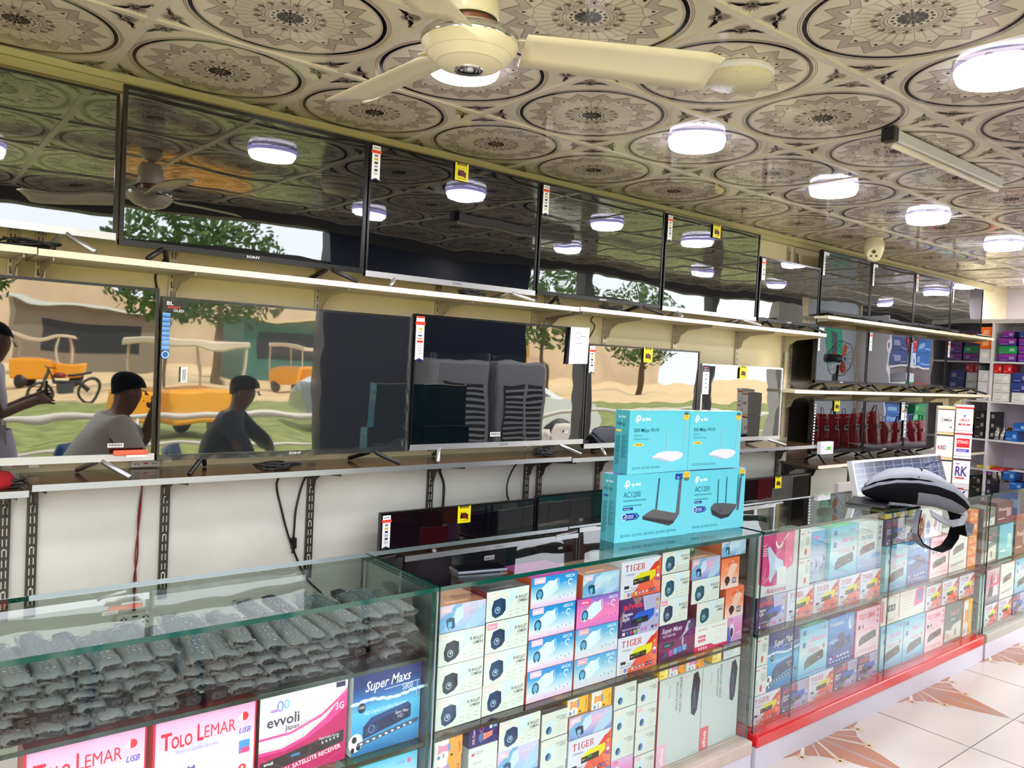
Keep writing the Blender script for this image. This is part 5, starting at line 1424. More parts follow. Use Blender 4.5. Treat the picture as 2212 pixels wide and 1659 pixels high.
for lay in range(5):
    x = -.12 + (lay % 2) * .022
    idx = 0
    while x < 1.18:
        # the heap is lower in the gap near the middle and at the right end
        hgt = 4.3 if x < .5 else (3.0 if x < .60 else 4.0)
        if x > .98: hgt = 4.4
        if lay < hgt or (lay == 4 and rr.random() < .35):
            k = rr.choice([0, 1, 2, 2, 5, 0, 1]) if lay > 1 else rr.choice([0, 1, 2, 3, 0, 5])
            if lay == 3 and .40 < x < .46: k = 4
            if lay in (0, 2) and .52 < x < .72 and rr.random() < .5: k = 3
            side = 'far left' if x < .2 else 'left part' if x < .45 else 'middle' if x < .75 else 'right part' if x < 1.0 else 'far right'
            if x > -.02 and lay >= 3:
                idx += 1
                lb = 'wrapped remote control in the %s layer of the heap, number %s from the left' % (LAYN[lay], NTH[min(idx - 1, 10)] if idx <= 11 else 'twelfth or later')
                lb = 'bagged remote control, %s layer of the heap, %s, %s there' % (LAYN[lay], side, NTH[cnt.setdefault((lay, side), 0)]); cnt[(lay, side)] += 1
            else:
                lb = 'end of a bagged remote control, %s layer of the heap, %s, %s there' % (LAYN[lay], side, NTH[cnt.setdefault((lay, side), 0)]); cnt[(lay, side)] += 1
            put_remote(k, (x, 1.842 + .004 + rr.uniform(0, .012) + lay * .006, .7525 + lay * .0262), (radians(rr.uniform(0, 2.2) + lay * .4), radians(rr.uniform(-5, 5)), radians(rr.uniform(-9, 7))), lb)
        x += .0585
x = -.06
i = 0
while x < 1.16:
    put_remote(rr.choice([0, 1, 2, 3, 5]), (x, 2.045 + rr.uniform(0, .01), .7525 + .0262 * 2 + rr.uniform(0, .03)), (radians(rr.uniform(0, 4)), radians(rr.uniform(-6, 6)), radians(rr.uniform(-12, 12))), 'bagged remote control in the back row of the heap, %s, %s there' % ('left half' if x < .5 else 'right half', NTH[i % 9])); x += .075; i = i + 1 if abs(x - .5) > .0376 or x < .5 else 0
for k in (0, 1): 
    mb = MB(); mb.box(-.15, 1.2, 2.04, 2.2, .7455, .799); 
    if k == 0: tag(mb.build('carton', [mat('brown_card', (120, 96, 74), rough=.8)]), 'flat brown carton at the back under the rear remote controls', 'box')

# ------------------------------------------------------------------ router boxes
CY = (96, 200, 218); CY2 = (112, 208, 224); NV = (20, 70, 100); BL = (20, 56, 150)
def tp(a, u, v, s, big=.3):
    a.ell(u + .5 * s, v + s * .62, .42 * s, .42 * s * a.w / a.h, (244, 250, 250)); a.ell(u + .56 * s, v + s * .66, .17 * s, .17 * s * a.w / a.h, CY); a.rect(u + .2 * s, v - s * .35, u + .42 * s, v + s * .55, (244, 250, 250)); a.rect(u - .12 * s, v + .02 * s, u + .6 * s, v + .24 * s, (244, 250, 250)); a.rect(u + .12 * s, v - .05 * s, u + .2 * s, v + .3 * s, CY)
    a.text('tp-link', u + 1.15 * s, v + s * .12, s * .62, (244, 250, 250), fit=s * 1.7, bold=.05)
def badge(a, u, v, top, bot):
    r = .05
    a.ell(u, v, r, r * a.w / a.h, (250, 196, 50)); a.ell(u, v, r, r * a.w / a.h, top, a0=20, a1=160); a.rect(u - r * .9, v - r * .35, u + r * .9, v + r * .2, (250, 206, 90)); a.ell(u, v, r, r * a.w / a.h, bot, a0=200, a1=340)
    for k in range(2): a.rect(u - .03, v - .012 + k * .03, u + .03, v - .004 + k * .03, (110, 90, 50))
def icons(a, n, u=.09):
    for k in range(n):
        a.ring(u + k * .155, .09, .016, .02, .004, NV, n=12); a.rect(u + .03 + k * .155, .1, u + .11 + k * .155, .106, (40, 120, 140)); a.rect(u + .03 + k * .155, .08, u + .12 + k * .155, .086, (40, 120, 140))
def a_low(kind):
    a = A(.365, .243) if kind == 1 else A(.325, .243)
    a.rect(0, 0, 1, 1, CY2, top=CY); tp(a, .1 if kind == 1 else .09, .82, .075)
    a.text('AC1200', .09, .66, .085, NV, fit=.22 if kind == 1 else .26); faint(a, .09, .6, .3, 2, (60, 150, 168), h=.02)
    a.rect(.09, .47, .22, .51, (30, 60, 140)); a.text('Archer', .1, .478, .022, (220, 230, 245), fit=.09)
    a.poly([(.1, .32), (.24, .32), (.28, .37), (.24, .42), (.1, .42)], BL); a.poly([(.25, .32), (.29, .37), (.25, .42), (.27, .42), (.31, .37), (.27, .32)], BL); a.ell(.11, .37, .032, .048, (226, 236, 246)); a.ell(.11, .37, .024, .037, BL); a.poly([(.1, .36), (.13, .39), (.11, .35)], (226, 236, 246))
    for k in range(3): a.rect(.15, .345 + k * .02, .23, .353 + k * .02, (200, 214, 240))
    if kind == 1:
        a.poly([(.35, .36), (.49, .45), (.86, .34), (.78, .2), (.72, .17), (.36, .31)], (64, 62, 66)); a.poly([(.35, .36), (.49, .45), (.86, .34), (.78, .24)], (96, 94, 96)); a.poly([(.35, .33), (.78, .22), (.78, .2), (.35, .31)], (40, 38, 42))
        a.poly([(.52, .44), (.545, .92), (.565, .92), (.545, .44)], (64, 92, 104)); a.poly([(.81, .32), (.84, .9), (.875, .9), (.86, .33)], (92, 98, 106)); a.rect(.78, .88, .88, .97, (30, 70, 150)); a.text('tp', .8, .9, .03, (230, 220, 240), fit=.04)
        badge(a, .94, .925, (250, 190, 40), (90, 120, 90)); icons(a, 5)
    else:
        a.poly([(.38, .38), (.44, .45), (.62, .44), (.86, .4), (.84, .33), (.72, .22), (.6, .21), (.44, .28)], (86, 86, 92)); a.poly([(.38, .36), (.6, .24), (.72, .25), (.84, .34), (.72, .2), (.58, .18), (.42, .26)], (50, 50, 56)); a.ell(.56, .32, .03, .01, (50, 50, 56))
        for u, h in ((.5, .84), (.65, .87), (.86, .89)): a.poly([(u - .008, .42), (u - .006, h), (u + .01, h), (u + .012, .42)], (22, 110, 130))
        a.poly([(.86, .3), (.89, .84), (.93, .86), (.9, .3)], (84, 84, 104)); badge(a, .93, .93, (250, 190, 40), (60, 110, 110)); icons(a, 3)
    return a
def a_up():
    a = A(.335, .235); a.rect(0, 0, 1, 1, CY2, top=CY); tp(a, .1, .83, .085)
    a.text('300 Mbps Wi-Fi', .08, .66, .06, NV, fit=.4, bold=.01); a.text('ADSL2+', .08, .59, .035, (50, 140, 156), fit=.14); a.text('Modem Router', .08, .535, .035, (50, 140, 156), fit=.24)
    a.ell(.16, .46, .085, .025, (250, 206, 70)); a.rect(.11, .452, .21, .468, (170, 120, 40))
    a.poly([(.38, .25), (.48, .32), (.62, .34), (.8, .33), (.9, .3), (.91, .26), (.85, .2), (.72, .165), (.62, .19), (.52, .22)], (226, 224, 244)); a.poly([(.38, .25), (.52, .235), (.62, .2), (.72, .165), (.6, .175), (.5, .21), (.38, .235)], (190, 190, 214))
    a.poly([(.62, .34), (.605, .73), (.635, .73), (.645, .34)], (140, 196, 206)); a.poly([(.885, .29), (.94, .82), (.965, .82), (.91, .29)], (140, 196, 206)); badge(a, .935, .91, (60, 110, 120), (250, 190, 50)); icons(a, 3); return a
def router_box(x0, x1, y, z0, h, depth, art, label, rz, upper, sidetxt):
    W = x1 - x0; mb = MB()
    SD = (44, 140, 156)
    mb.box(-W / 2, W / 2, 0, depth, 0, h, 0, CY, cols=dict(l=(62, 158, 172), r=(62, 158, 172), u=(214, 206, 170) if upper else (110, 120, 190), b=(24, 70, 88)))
    a2 = Art(W, h); a2.items = art.items; a2.emit(mb, (-W / 2, -.0001, 0), mi=0, d=.00005)
    b = Art(depth, h)
    b.text('tp-link', .2, .88, .04, (190, 232, 236), fit=.55, bold=.04); b.text(sidetxt, .1, .76, .05, NV, fit=.6, bold=.03); b.rect(.1, .66, .45, .69, (250, 200, 60) if upper else BL)
    for k in range(18): b.rect(.1, .58 - k * .026, .42 - .05 * (k % 3), .588 - k * .026, NV); b.rect(.52, .6 - k * .02, .9 - .06 * (k % 4), .607 - k * .02, (30, 110, 130)) 
    b.rect(.47, 0, .485, 1, (150, 214, 220))
    b.emit(mb, (-W / 2 - .0001, depth, 0), (0, -1, 0), (0, 0, 1), 0, d=.00005)
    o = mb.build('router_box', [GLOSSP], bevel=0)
    o.location = ((x0 + x1) / 2, y, z0); o.rotation_euler = (0, 0, rz)
    tag(o, label, 'box', 'blue router boxes on the counter')
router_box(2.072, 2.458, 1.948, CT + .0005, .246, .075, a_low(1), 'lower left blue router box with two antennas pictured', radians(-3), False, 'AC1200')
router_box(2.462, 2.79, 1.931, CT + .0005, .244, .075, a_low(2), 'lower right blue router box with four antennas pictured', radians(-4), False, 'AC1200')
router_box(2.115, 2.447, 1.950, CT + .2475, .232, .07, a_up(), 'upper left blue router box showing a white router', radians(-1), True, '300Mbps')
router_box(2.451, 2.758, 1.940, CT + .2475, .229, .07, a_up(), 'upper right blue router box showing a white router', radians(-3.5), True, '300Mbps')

# phone on the glass
t = empty('mobile_phone', (1.43, 1.905, CT + .0005), (0, 0, radians(-12)), label='black mobile phone lying on the middle counter glass', cat='phone')
mb = MB(); mb.box(-.082, .082, -.037, .037, 0, .009); mb.build('phone_body', [mat('phone_metal', (96, 100, 110), rough=.2, metal=.7)], t, bevel=.003)
mb = MB(); mb.box(-.078, .078, -.034, .034, .009, .0098); mb.build('phone_screen', [mat('phone_glass', (6, 6, 8), rough=.03, ior=1.9)], t)

# ------------------------------------------------------------------ things on the right counters
# solar panel
t = empty('solar_panel', (4.165, 2.150, CT + .001), (radians(-14), 0, radians(.5)), label='blue solar panel standing on the counter behind the grey backpack', cat='solar panel')
W, H = 1.20, .185
mb = MB(); fr = .013
mb.box(0, W, 0, .03, 0, fr); mb.box(0, W, 0, .03, H - fr, H); mb.box(0, fr, 0, .03, fr, H - fr); mb.box(W - fr, W, 0, .03, fr, H - fr)
mb.build('frame', [mat('panel_frame', (226, 226, 222), rough=.35, metal=.3)], t)
mb = MB(); mb.box(fr, W - fr, .006, .012, fr, H - fr, 0, (30, 34, 60))
a = Art(W - 2 * fr, H - 2 * fr); nc, nr = 10, 5
for i in range(nc):
    for j in range(nr):
        a.items.append(('s', [(i / nc + .003, j / nr + .008), ((i + 1) / nc - .003, j / nr + .008), ((i + 1) / nc - .003, (j + 1) / nr - .008), (i / nc + .003, (j + 1) / nr - .008)], (30 + 8 * ((i * j) % 3), 44 + 5 * (i % 3), 92 + 8 * (j % 2))))
mb2 = MB(); mb.poly([(fr, .0058, fr), (W - fr, .0058, fr), (W - fr, .0058, H - fr), (fr, .0058, H - fr)], 0, (160, 170, 190))
a.emit(mb, (fr, .0055, fr), mi=0, d=.0002); mb.build('cells', [mat('solar_glass', vcol=True, rough=.1, coat=.5)], t)

# backpack lying on the counter, straps hanging over the front
GRF = (128, 130, 138); GRL = (158, 160, 168); BKF = (12, 12, 15)
t = empty('backpack', (0, 0, 0), label='grey and black backpack lying on the right counter with straps hanging down', cat='backpack')
def loft(mb, secs, n=22, mi=0, colf=None):
    """secs: (centre, half width vector, half height vector, exponent)"""
    V = []
    for c, wv, hv, ex in secs:
        for k in range(n):
            a = 2 * pi * k / n; ca, sa = cos(a), sin(a)
            V.append(Vector(c) + Vector(wv) * (abs(ca) ** ex * (1 if ca >= 0 else -1)) + Vector(hv) * (abs(sa) ** ex * (1 if sa >= 0 else -1)))
    i0 = len(mb.v); mb.v.extend([tuple(v) for v in V])
    for i in range(len(secs) - 1):
        for k in range(n):
            mb.f.append((i0 + i * n + k, i0 + i * n + (k + 1) % n, i0 + (i + 1) * n + (k + 1) % n, i0 + (i + 1) * n + k)); mb.m.append(mi); mb.s.append(True)
            c = lin(colf(i, k, n) if colf else GRF); mb.c.append([c] * 4)
    mb.f.append(tuple(i0 + k for k in range(n))[::-1]); mb.m.append(mi); mb.s.append(True); mb.c.append([lin(GRF)] * n)
    mb.f.append(tuple(i0 + (len(secs) - 1) * n + k for k in range(n))); mb.m.append(mi); mb.s.append(True); mb.c.append([lin(GRF)] * n)
A0 = Vector((3.99, 2.04, CT)); A1 = Vector((4.235, 1.635, CT))            # bag axis: bottom end at the back, top end hanging over the front
ax = (A1 - A0); ax.z = 0; L = ax.length; ax.normalize(); px_ = Vector((-ax.y, ax.x, 0))
def bcol(i, k, n):
    q = k / n
    if .03 < q < .42: return GRF
    if .42 <= q < .5 or q > .93 or q <= .03: return BKF
    if .5 <= q < .74: return BKF if i < 4 else (120, 122, 130)
    return BKF
secs = []
for i, (s, hw, hh, zc) in enumerate([(0, .05, .012, .055), (.04, .09, .03, .06), (.14, .125, .058, .075), (.32, .14, .078, .09), (.52, .14, .084, .094), (.70, .135, .08, .088), (.84, .125, .07, .066), (.94, .105, .052, .036), (1.0, .07, .026, .012)]):
    hw *= .92; hh *= .9; zc = zc * .9 + .002
    c = A0 + ax * (L * s) + Vector((0, 0, zc))
    secs.append((c, px_ * hw, Vector((0, 0, hh)) + ax * (.02 if s > .8 else 0), .7))
mb = MB(); loft(mb, secs, 26, colf=bcol); mb.build('bag_body', [FABRIC], t)
secs = []
for s, hw, hh, zc in [(.03, .04, .01, .092), (.1, .085, .02, .124), (.25, .11, .034, .156), (.45, .118, .04, .170), (.62, .112, .038, .164), (.76, .09, .03, .142), (.86, .04, .012, .112)]:
    hw *= .92; zc *= .9
    secs.append((A0 + ax * (L * s) + Vector((0, 0, zc)), px_ * hw, Vector((0, 0, hh)) + ax * .004, .7))
mb = MB(); loft(mb, secs, 22, colf=lambda i, k, n: BKF if (k / n > .94 or k / n < .03 or .47 < k / n < .56) else GRL); pk = mb.build('front_pocket', [FABRIC], t)
mb = MB()
pts = [A0 + ax * (L * s) + px_ * w + Vector((0, 0, z)) for s, w, z in [(.52, -.106, .158), (.56, -.055, .186), (.57, .0, .191), (.56, .055, .186), (.52, .106, .158)]]
mb.tube([tuple(p) for p in pts], .0035, 6, 0, BKF); 
pts = [A0 + ax * (L * s) + px_ * w + Vector((0, 0, z)) for s, w, z in [(.80, -.117, .078), (.92, -.096, .056), (1.0, -.055, .038), (1.025, 0, .033), (1.0, .055, .038), (.92, .096, .056)]]
mb.tube([tuple(p) for p in pts], .005, 6, 0, BKF); mb.build('zip', [FABRIC], pk)
def ribbon(name, pts, w, cols, thick=.008, wdir=None):
    """pts path, ribbon of width w; outer colour cols[0], inner colour cols[1]"""
    P = [Vector(p) for p in pts]; mb = MB()
    wd = Vector(wdir) if wdir else Vector((.35, .9, 0)); wd.normalize()
    P = [p + Vector((0, -.022, 0)) for p in P]
    prev = None
    for i, p in enumerate(P):
        tdir = (P[min(i + 1, len(P) - 1)] - P[max(0, i - 1)]).normalized(); nrm = tdir.cross(wd).normalized()
        ww = w[i] if isinstance(w, list) else w
        cur = (p - wd * ww / 2, p + wd * ww / 2, p + wd * ww / 2 + nrm * thick, p - wd * ww / 2 + nrm * thick)
        if prev:
            mb.poly([prev[0], prev[1], cur[1], cur[0]], 0, cols[1], True); mb.poly([prev[3], cur[3], cur[2], prev[2]], 0, cols[0], True)
            mb.poly([prev[0], cur[0], cur[3], prev[3]], 0, cols[0]); mb.poly([prev[1], prev[2], cur[2], cur[1]], 0, cols[0])
        else: mb.poly(cur, 0, cols[0])
        prev = cur
    mb.poly(prev[::-1], 0, cols[0])
    return mb.build(name, [FABRIC], t)
ribbon('shoulder_strap', [(4.056, 1.800, 0.940), (4.008, 1.790, 0.872), (3.982, 1.780, 0.830), (4.023, 1.775, 0.776), (4.117, 1.770, 0.739), (4.201, 1.760, 0.720), (4.294, 1.755, 0.730), (4.358, 1.750, 0.775), (4.372, 1.745, 0.828), (4.334, 1.740, 0.888), (4.276, 1.735, 0.941)],
       [.03, .03, .035, .05, .055, .06, .06, .06, .06, .055, .05], (BKF, GRF), wdir=(.3, 1, .0))
ribbon('strap_end', [(4.321, 1.720, 0.909), (4.351, 1.715, 0.848), (4.368, 1.710, 0.794), (4.409, 1.700, 0.804), (4.424, 1.700, 0.856)], .06, (GRF, BKF), wdir=(.5, 1, 0))
ribbon('top_handle', [(4.002, 1.720, 0.936), (4.061, 1.700, 0.907), (4.171, 1.690, 0.876), (4.285, 1.690, 0.875), (4.359, 1.700, 0.917)], .035, (GRL, GRF), wdir=(.1, .5, 1))
# black flat device under the bag
t = empty('set_top_box', (3.93, 1.97, CT + .0005), (0, 0, radians(20)), label='black flat device lying under the backpack on the counter', cat='device')
mb = MB(); mb.box(-.13, .13, -.09, .09, .003, .014); mb.build('case', [BLACKP], t, bevel=.003)
mb = MB(); 
for sx in (-.1, .1):
    for sy in (-.07, .07): mb.box(sx - .008, sx + .008, sy - .008, sy + .008, 0, .003)
mb.build('rubber_foot', [BLACKP], t)

# stacks of white boxes standing at the back of the far counter
def ledbox(kind):
    if kind == 0:
        a = A(.2, .165); a.rect(0, 0, 1, 1, (240, 234, 226)); a.rect(0, .9, 1, 1, (246, 206, 150)); a.rect(0, .86, 1, .9, (60, 40, 50)); a.text('BMSA', .35, .42, .1, (50, 46, 50), fit=.5, bold=.05); a.rect(.25, .34, .28, .6, (90, 80, 84)); a.rect(.75, .16, .86, .22, (110, 120, 60)); return a
    if kind == 1:
        a = A(.2, .165); a.rect(0, 0, 1, 1, (240, 234, 226)); a.rect(0, .9, 1, 1, (246, 206, 150)); a.rect(0, .84, 1, .9, (50, 34, 44)); a.text('KBD', .1, .3, .16, (150, 30, 70), fit=.5, bold=.05); return a
    a = A(.2, .165); a.rect(0, 0, 1, 1, (244, 238, 234)); a.rect(0, .84, 1, .94, (238, 50, 46) if kind != 4 else (90, 50, 60))
    for k in range(2): a.rect(.2, .74 - k * .05, .8, .75 - k * .05, (200, 196, 196))
    if kind == 2: a.poly([(.42, .6), (.58, .6), (.5, .5)], (60, 70, 180)); a.text('LUMINOUS', .2, .36, .1, (236, 70, 70), fit=.6, bold=.05); a.rect(.15, .2, .35, .27, (226, 60, 70)); a.rect(.4, .2, .6, .27, (240, 110, 110)); a.rect(.65, .2, .85, .27, (226, 60, 70))
    if kind == 3: a.rect(.12, .34, .88, .7, (236, 40, 40)); a.text('ETIHAD', .18, .5, .12, (250, 236, 220), fit=.62, bold=.04); a.rect(.12, .16, .88, .28, (90, 80, 200)); a.text('SOLAR', .2, .18, .07, (230, 200, 240), fit=.5, bold=.04)
    if kind == 4: a.text('RK', .12, .28, .34, (80, 50, 130), fit=.72, bold=.06, shear=.1); a.rect(.15, .16, .7, .22, (236, 60, 70)); a.rect(.15, .7, .35, .73, (90, 90, 170))
    return a
def ledcarton(col, z0, z1, kind, label):
    W = .094; H = z1 - z0 - .001; mb = MB(); mb.box(-W / 2, W / 2, 0, .094, 0, H, 0, (236, 230, 222))
    a = ledbox(kind); a2 = Art(W, H); a2.items = a.items; a2.emit(mb, (-W / 2, -.0001, 0), mi=0, d=.00006)
    if kind in (2, 3, 4): mb.box(-W / 2 - .002, W / 2 + .002, -.003, .096, H - .014, H, 0, (244, 240, 236))
    o = mb.build('lamp_carton', [CARD]); o.location = (5.35 - .102 * .5 * col, 2.13 + .102 * .87 * col - .03, z0); o.rotation_euler = (0, 0, radians(-60))
    tag(o, label, 'box', 'stacked white lamp cartons behind the solar panel')
ledcarton(1, 1.262, 1.425, 0, 'white carton with orange lid, top of the left stack behind the solar panel')
ledcarton(1, 1.102, 1.261, 1, 'white carton with orange lid and dark red letters, middle of the left stack')
ledcarton(1, CT + .0005, 1.101, 1, 'white carton hidden by the solar panel, bottom of the left stack')
ledcarton(0, 1.277, 1.442, 2, 'white carton with red band, top of the right stack')
ledcarton(0, 1.116, 1.276, 3, 'white carton with red square label, middle of the right stack')
ledcarton(0, CT + .0005, 1.115, 4, 'white carton with large two letter mark, bottom of the right stack')

# red bags standing on the far counter (mirrored in the lowest televisions)
def red_bag(x, label, h=.30, w=.16):
    t = empty('red_bag', (x, 1.98, CT + .0005), (0, 0, radians(R.uniform(-8, 8))), label=label, cat='bag', group='red bags on the far counter')
    mb = MB(); n = 9; V = []
    for j in range(n + 1):
        z = h * j / n
        for k in range(14):
            a_ = 2 * pi * k / 14; ca, sa = cos(a_), sin(a_); q = 1 - .12 * (j / n) ** 3
            V.append(((w / 2) * q * abs(ca) ** .4 * (1 if ca > 0 else -1) + R.uniform(-.003, .003), .05 * (1 - .6 * (j / n) ** 2) * abs(sa) ** .4 * (1 if sa > 0 else -1), z))
    F = [(j * 14 + k, j * 14 + (k + 1) % 14, (j + 1) * 14 + (k + 1) % 14, (j + 1) * 14 + k) for j in range(n) for k in range(14)]
    mb.faces(V, F, 0, (170, 20, 26), True); mb.poly(V[-14:], 0, (150, 16, 22)); mb.poly(V[:14][::-1], 0, (120, 16, 22))
    mb.build('bag_body', [GLOSSP], t)
    a = Art(w * .8, h * .9)
    a.rect(.2, .42, .7, .62, (206, 206, 206)); a.rect(.26, .5, .64, .58, (60, 50, 54)); a.rect(.3, .74, .7, .76, (240, 200, 196))
    for k in range(6): a.rect(.15 + k * .12, .9, .21 + k * .12, .96, (240, 190, 190)); a.rect(.2, .34 - k * .03, .8, .345 - k * .03, (230, 120, 110))
    for sy in (1, -1):
        mb = MB(); a.emit(mb, (-w * .4, .056, .02), (1, 0, 0), (0, 0, 1)); a.emit(mb, (w * .4, .056, .02), (-1, 0, 0), (0, 0, 1), d=.0003)
    for q in range(len(mb.v)): pass
    mb.build('printed_label', [CARD], t)
    mb = MB(); mb.tube([(-.03, 0, h - .005), (-.025, 0, h + .05), (.025, 0, h + .05), (.03, 0, h - .005)], .004, 6, 0, (30, 10, 12)); mb.build('handle', [FABRIC], t)
for k in range(12):
    red_bag(6.55 + k * .205, 'red bag on the far counter, mirrored in the low televisions, %s from the near end' % (NTH[k] if k < 11 else 'last'), h=.30 if k < 7 else .2)
mb = MB(); mb.box(7.22, 9.0, 1.85, 2.2, .9, CT); mb.box(7.24, 8.98, 1.87, 2.18, FZ, .9)
tag(mb.build('counter_cabinet', [WHITEB]), 'white solid counter at the far end carrying red bags, outside the picture', 'counter')

# ------------------------------------------------------------------ far cabinet
CABM = mat('cabinet_white', (226, 222, 226), rough=.4)
t = empty('shelf_cabinet', (0, 0, 0), label='tall white shelf cabinet at the far end full of boxes', cat='cabinet')
mb = MB()
for y in (3.115, 2.905, 2.43): mb.box(XF, XF + .4, y - .01, y + .01, FZ, 2.16)
mb.build('upright_panel', [CABM], t)
for z in (.42, .80, 1.075, 1.425, 1.785, 2.15):
    mb = MB(); mb.box(XF + .002, XF + .4, 2.44, 3.105, z - .016, z); mb.build('shelf', [CABM], t)
mb = MB(); mb.box(XF + .4, XF + .41, 2.42, 3.12, FZ, 2.16); mb.build('back_panel', [mat('cabinet_back', (206, 194, 206), rough=.5)], t)
mb = MB(); mb.box(XF - .004, XF + .4, 2.42, 3.125, 2.152, 2.17); mb.build('top_board', [CABM], t)
def farbox(des, y1, y0, z0, z1, label, group='boxes in the far cabinet', x=XF + .02, depth=.2):
    """front faces -x; y1 is the left edge in the picture"""
    o = carton(des, 0, y1 - y0, z0, z1, 0, depth, label, group)
    o.location = (x, (y1 + y0) / 2, z0 + .0012); o.rotation_euler = (0, 0, radians(-90)); return o
fb = [('orangew', 3.10, 2.925, 2.0, 2.1), ('orangew', 3.10, 2.925, 1.9, 1.998), ('lampw', 3.10, 2.925, 1.785, 1.898),
      ('purp', 2.84, 2.74, 2.0, 2.06), ('purp', 2.86, 2.72, 1.93, 1.995), ('greenb', 2.86, 2.71, 1.857, 1.928), ('purp', 2.86, 2.71, 1.785, 1.855), ('purp', 2.70, 2.56, 1.93, 1.995), ('purp', 2.70, 2.56, 1.857, 1.928), ('purp', 2.70, 2.56, 1.785, 1.855), ('navyb', 2.70, 2.58, 2.0, 2.06),
      ('redb', 2.89, 2.82, 1.68, 1.76), ('redb', 2.815, 2.74, 1.68, 1.76), ('whitecam', 2.885, 2.75, 1.592, 1.678), ('whitecam', 2.885, 2.75, 1.508, 1.59), ('whitecam', 2.885, 2.75, 1.426, 1.506),
      ('navyb', 2.735, 2.6, 1.6, 1.69), ('navyb', 2.735, 2.6, 1.515, 1.598), ('whitecam', 2.73, 2.6, 1.426, 1.513),
      ('whitecam', 3.10, 3.03, 1.62, 1.75), ('whitecam', 3.10, 3.03, 1.49, 1.618), ('lampw', 3.02, 2.925, 1.60, 1.70), ('lampw', 3.02, 2.925, 1.426, 1.598)]
for k, (des, y1, y0, z0, z1) in enumerate(fb):
    farbox(des, y1, y0, z0, z1, '%s in the far cabinet, %s bay, %s shelf, %s there' % (DES[des][3], 'left' if y0 > 2.9 else 'right', 'top' if z0 > 1.77 else 'second', NTH[k % 11]))
def farbulb(y1, z0, k):
    d = 'blackbulb'; o = farbox(d, y1, y1 - .085, z0, z0 + .082, 'black bulb box in the far cabinet below the camera boxes, %s' % NTH[k]); return o
k = 0
for j in range(3):
    for i in range(2):
        farbulb(3.02 - i * .088, 1.076 + j * .084, k); k += 1
for j in range(4): farbox('purp' if j < 2 else 'yellow', 3.1, 3.035, 1.076 + j * .06, 1.134 + j * .06, 'narrow box beside the black bulb boxes in the far cabinet, %s from below' % NTH[j])
farbox('blueb', 2.70, 2.6, 1.17, 1.24, 'bright blue box on top, right bay of the far cabinet'); farbox('blueb', 2.76, 2.66, 1.076, 1.165, 'bright blue box standing low, right bay of the far cabinet')
farbox('yellow', 2.98, 2.87, .802, .83, 'flat yellow box on the counter level of the far cabinet'); farbox('redb', 2.86, 2.74, .802, .82, 'flat red box beside the yellow one in the far cabinet')
farbox('blueb', 2.80, 2.6, .43, .62, 'blue and white box low in the far cabinet')
farbox('purp', 2.9, 2.82, .60, .78, 'purple box low in the far cabinet under the counter level')
# silver tinsel bundle
mb = MB(); rr = random.Random(4)
for k in range(26):
    y = 2.88 - rr.uniform(0, .1); pts = [(XF + .06 + rr.uniform(-.03, .03), y, 1.078), (XF + .05, y + rr.uniform(-.01, .01), 1.13), (XF + .07, y - .01, 1.17 + rr.uniform(0, .03)), (XF + .10, y - .02, 1.078)]
    mb.tube(pts, .008, 6, 0)
tag(mb.build('silver_tinsel', [CHROME]), 'bundle of silver tinsel bags in the far cabinet right of the post', 'tinsel')
mb = MB(); 
for k in range(8):
    y = 2.775 - rr.uniform(0, .035); mb.tube([(XF + .1, y, 1.078), (XF + .09, y, 1.15), (XF + .11, y - .01, 1.19)], .008, 6, 0)
tag(mb.build('gold_tinsel', [mat('gold_foil', (214, 160, 50), rough=.2, metal=1.0)]), 'small bundle of gold tinsel beside the silver one', 'tinsel')
# orange lamp boxes on the wall shelf end
for k, (x0, x1, z0, z1, d) in enumerate([(7.2, 7.42, 1.986, 2.01, 'orangew'), (7.44, 7.68, 1.986, 2.02, 'orangew'), (7.1, 7.38, 1.90, 1.963, 'lampw'), (7.39, 7.68, 1.90, 1.963, 'lampw')]):
    if k < 2: carton(d, x0, x1, z0, z1, 3.0, .1, 'flat orange box on the highest shelf under the last televisions, %s' % ('left' if k == 0 else 'right'), 'flat boxes on the highest shelf')

# ------------------------------------------------------------------ sockets, cables
def socket_panel(x0, z0, w, h, label):
    t = empty('socket_panel', (x0, WY, z0), label=label, cat='socket')
    mb = MB(); mb.box(0, w, -.035, 0, 0, h); mb.build('box', [mat('socket_white', (214, 210, 202), rough=.4)], t, bevel=.003)
    a = Art(w, h)
    for i in (.2, .8):
        for j in (.25, .6, .82):
            a.ell(i - .06, j, .03, .04, (30, 30, 30)); a.ell(i + .06, j, .03, .04, (30, 30, 30)); a.ell(i, j + .07, .02, .03, (60, 60, 60))
    a.rect(.42, .86, .58, .93, (50, 50, 56)); a.ell(.5, .3, .09, .06, (214, 40, 40)); a.ell(.5, .5, .02, .02, (220, 40, 40))
    mb = MB(); a.emit(mb, (0, -.0352, 0), mi=0); mb.build('socket_face', [CARD], t)
socket_panel(.69, .50, .125, .085, 'white socket panel low on the wall behind the left counter glass')
socket_panel(.722, 1.128, .10, .045, 'small socket panel on the brown shelf behind the television feet')
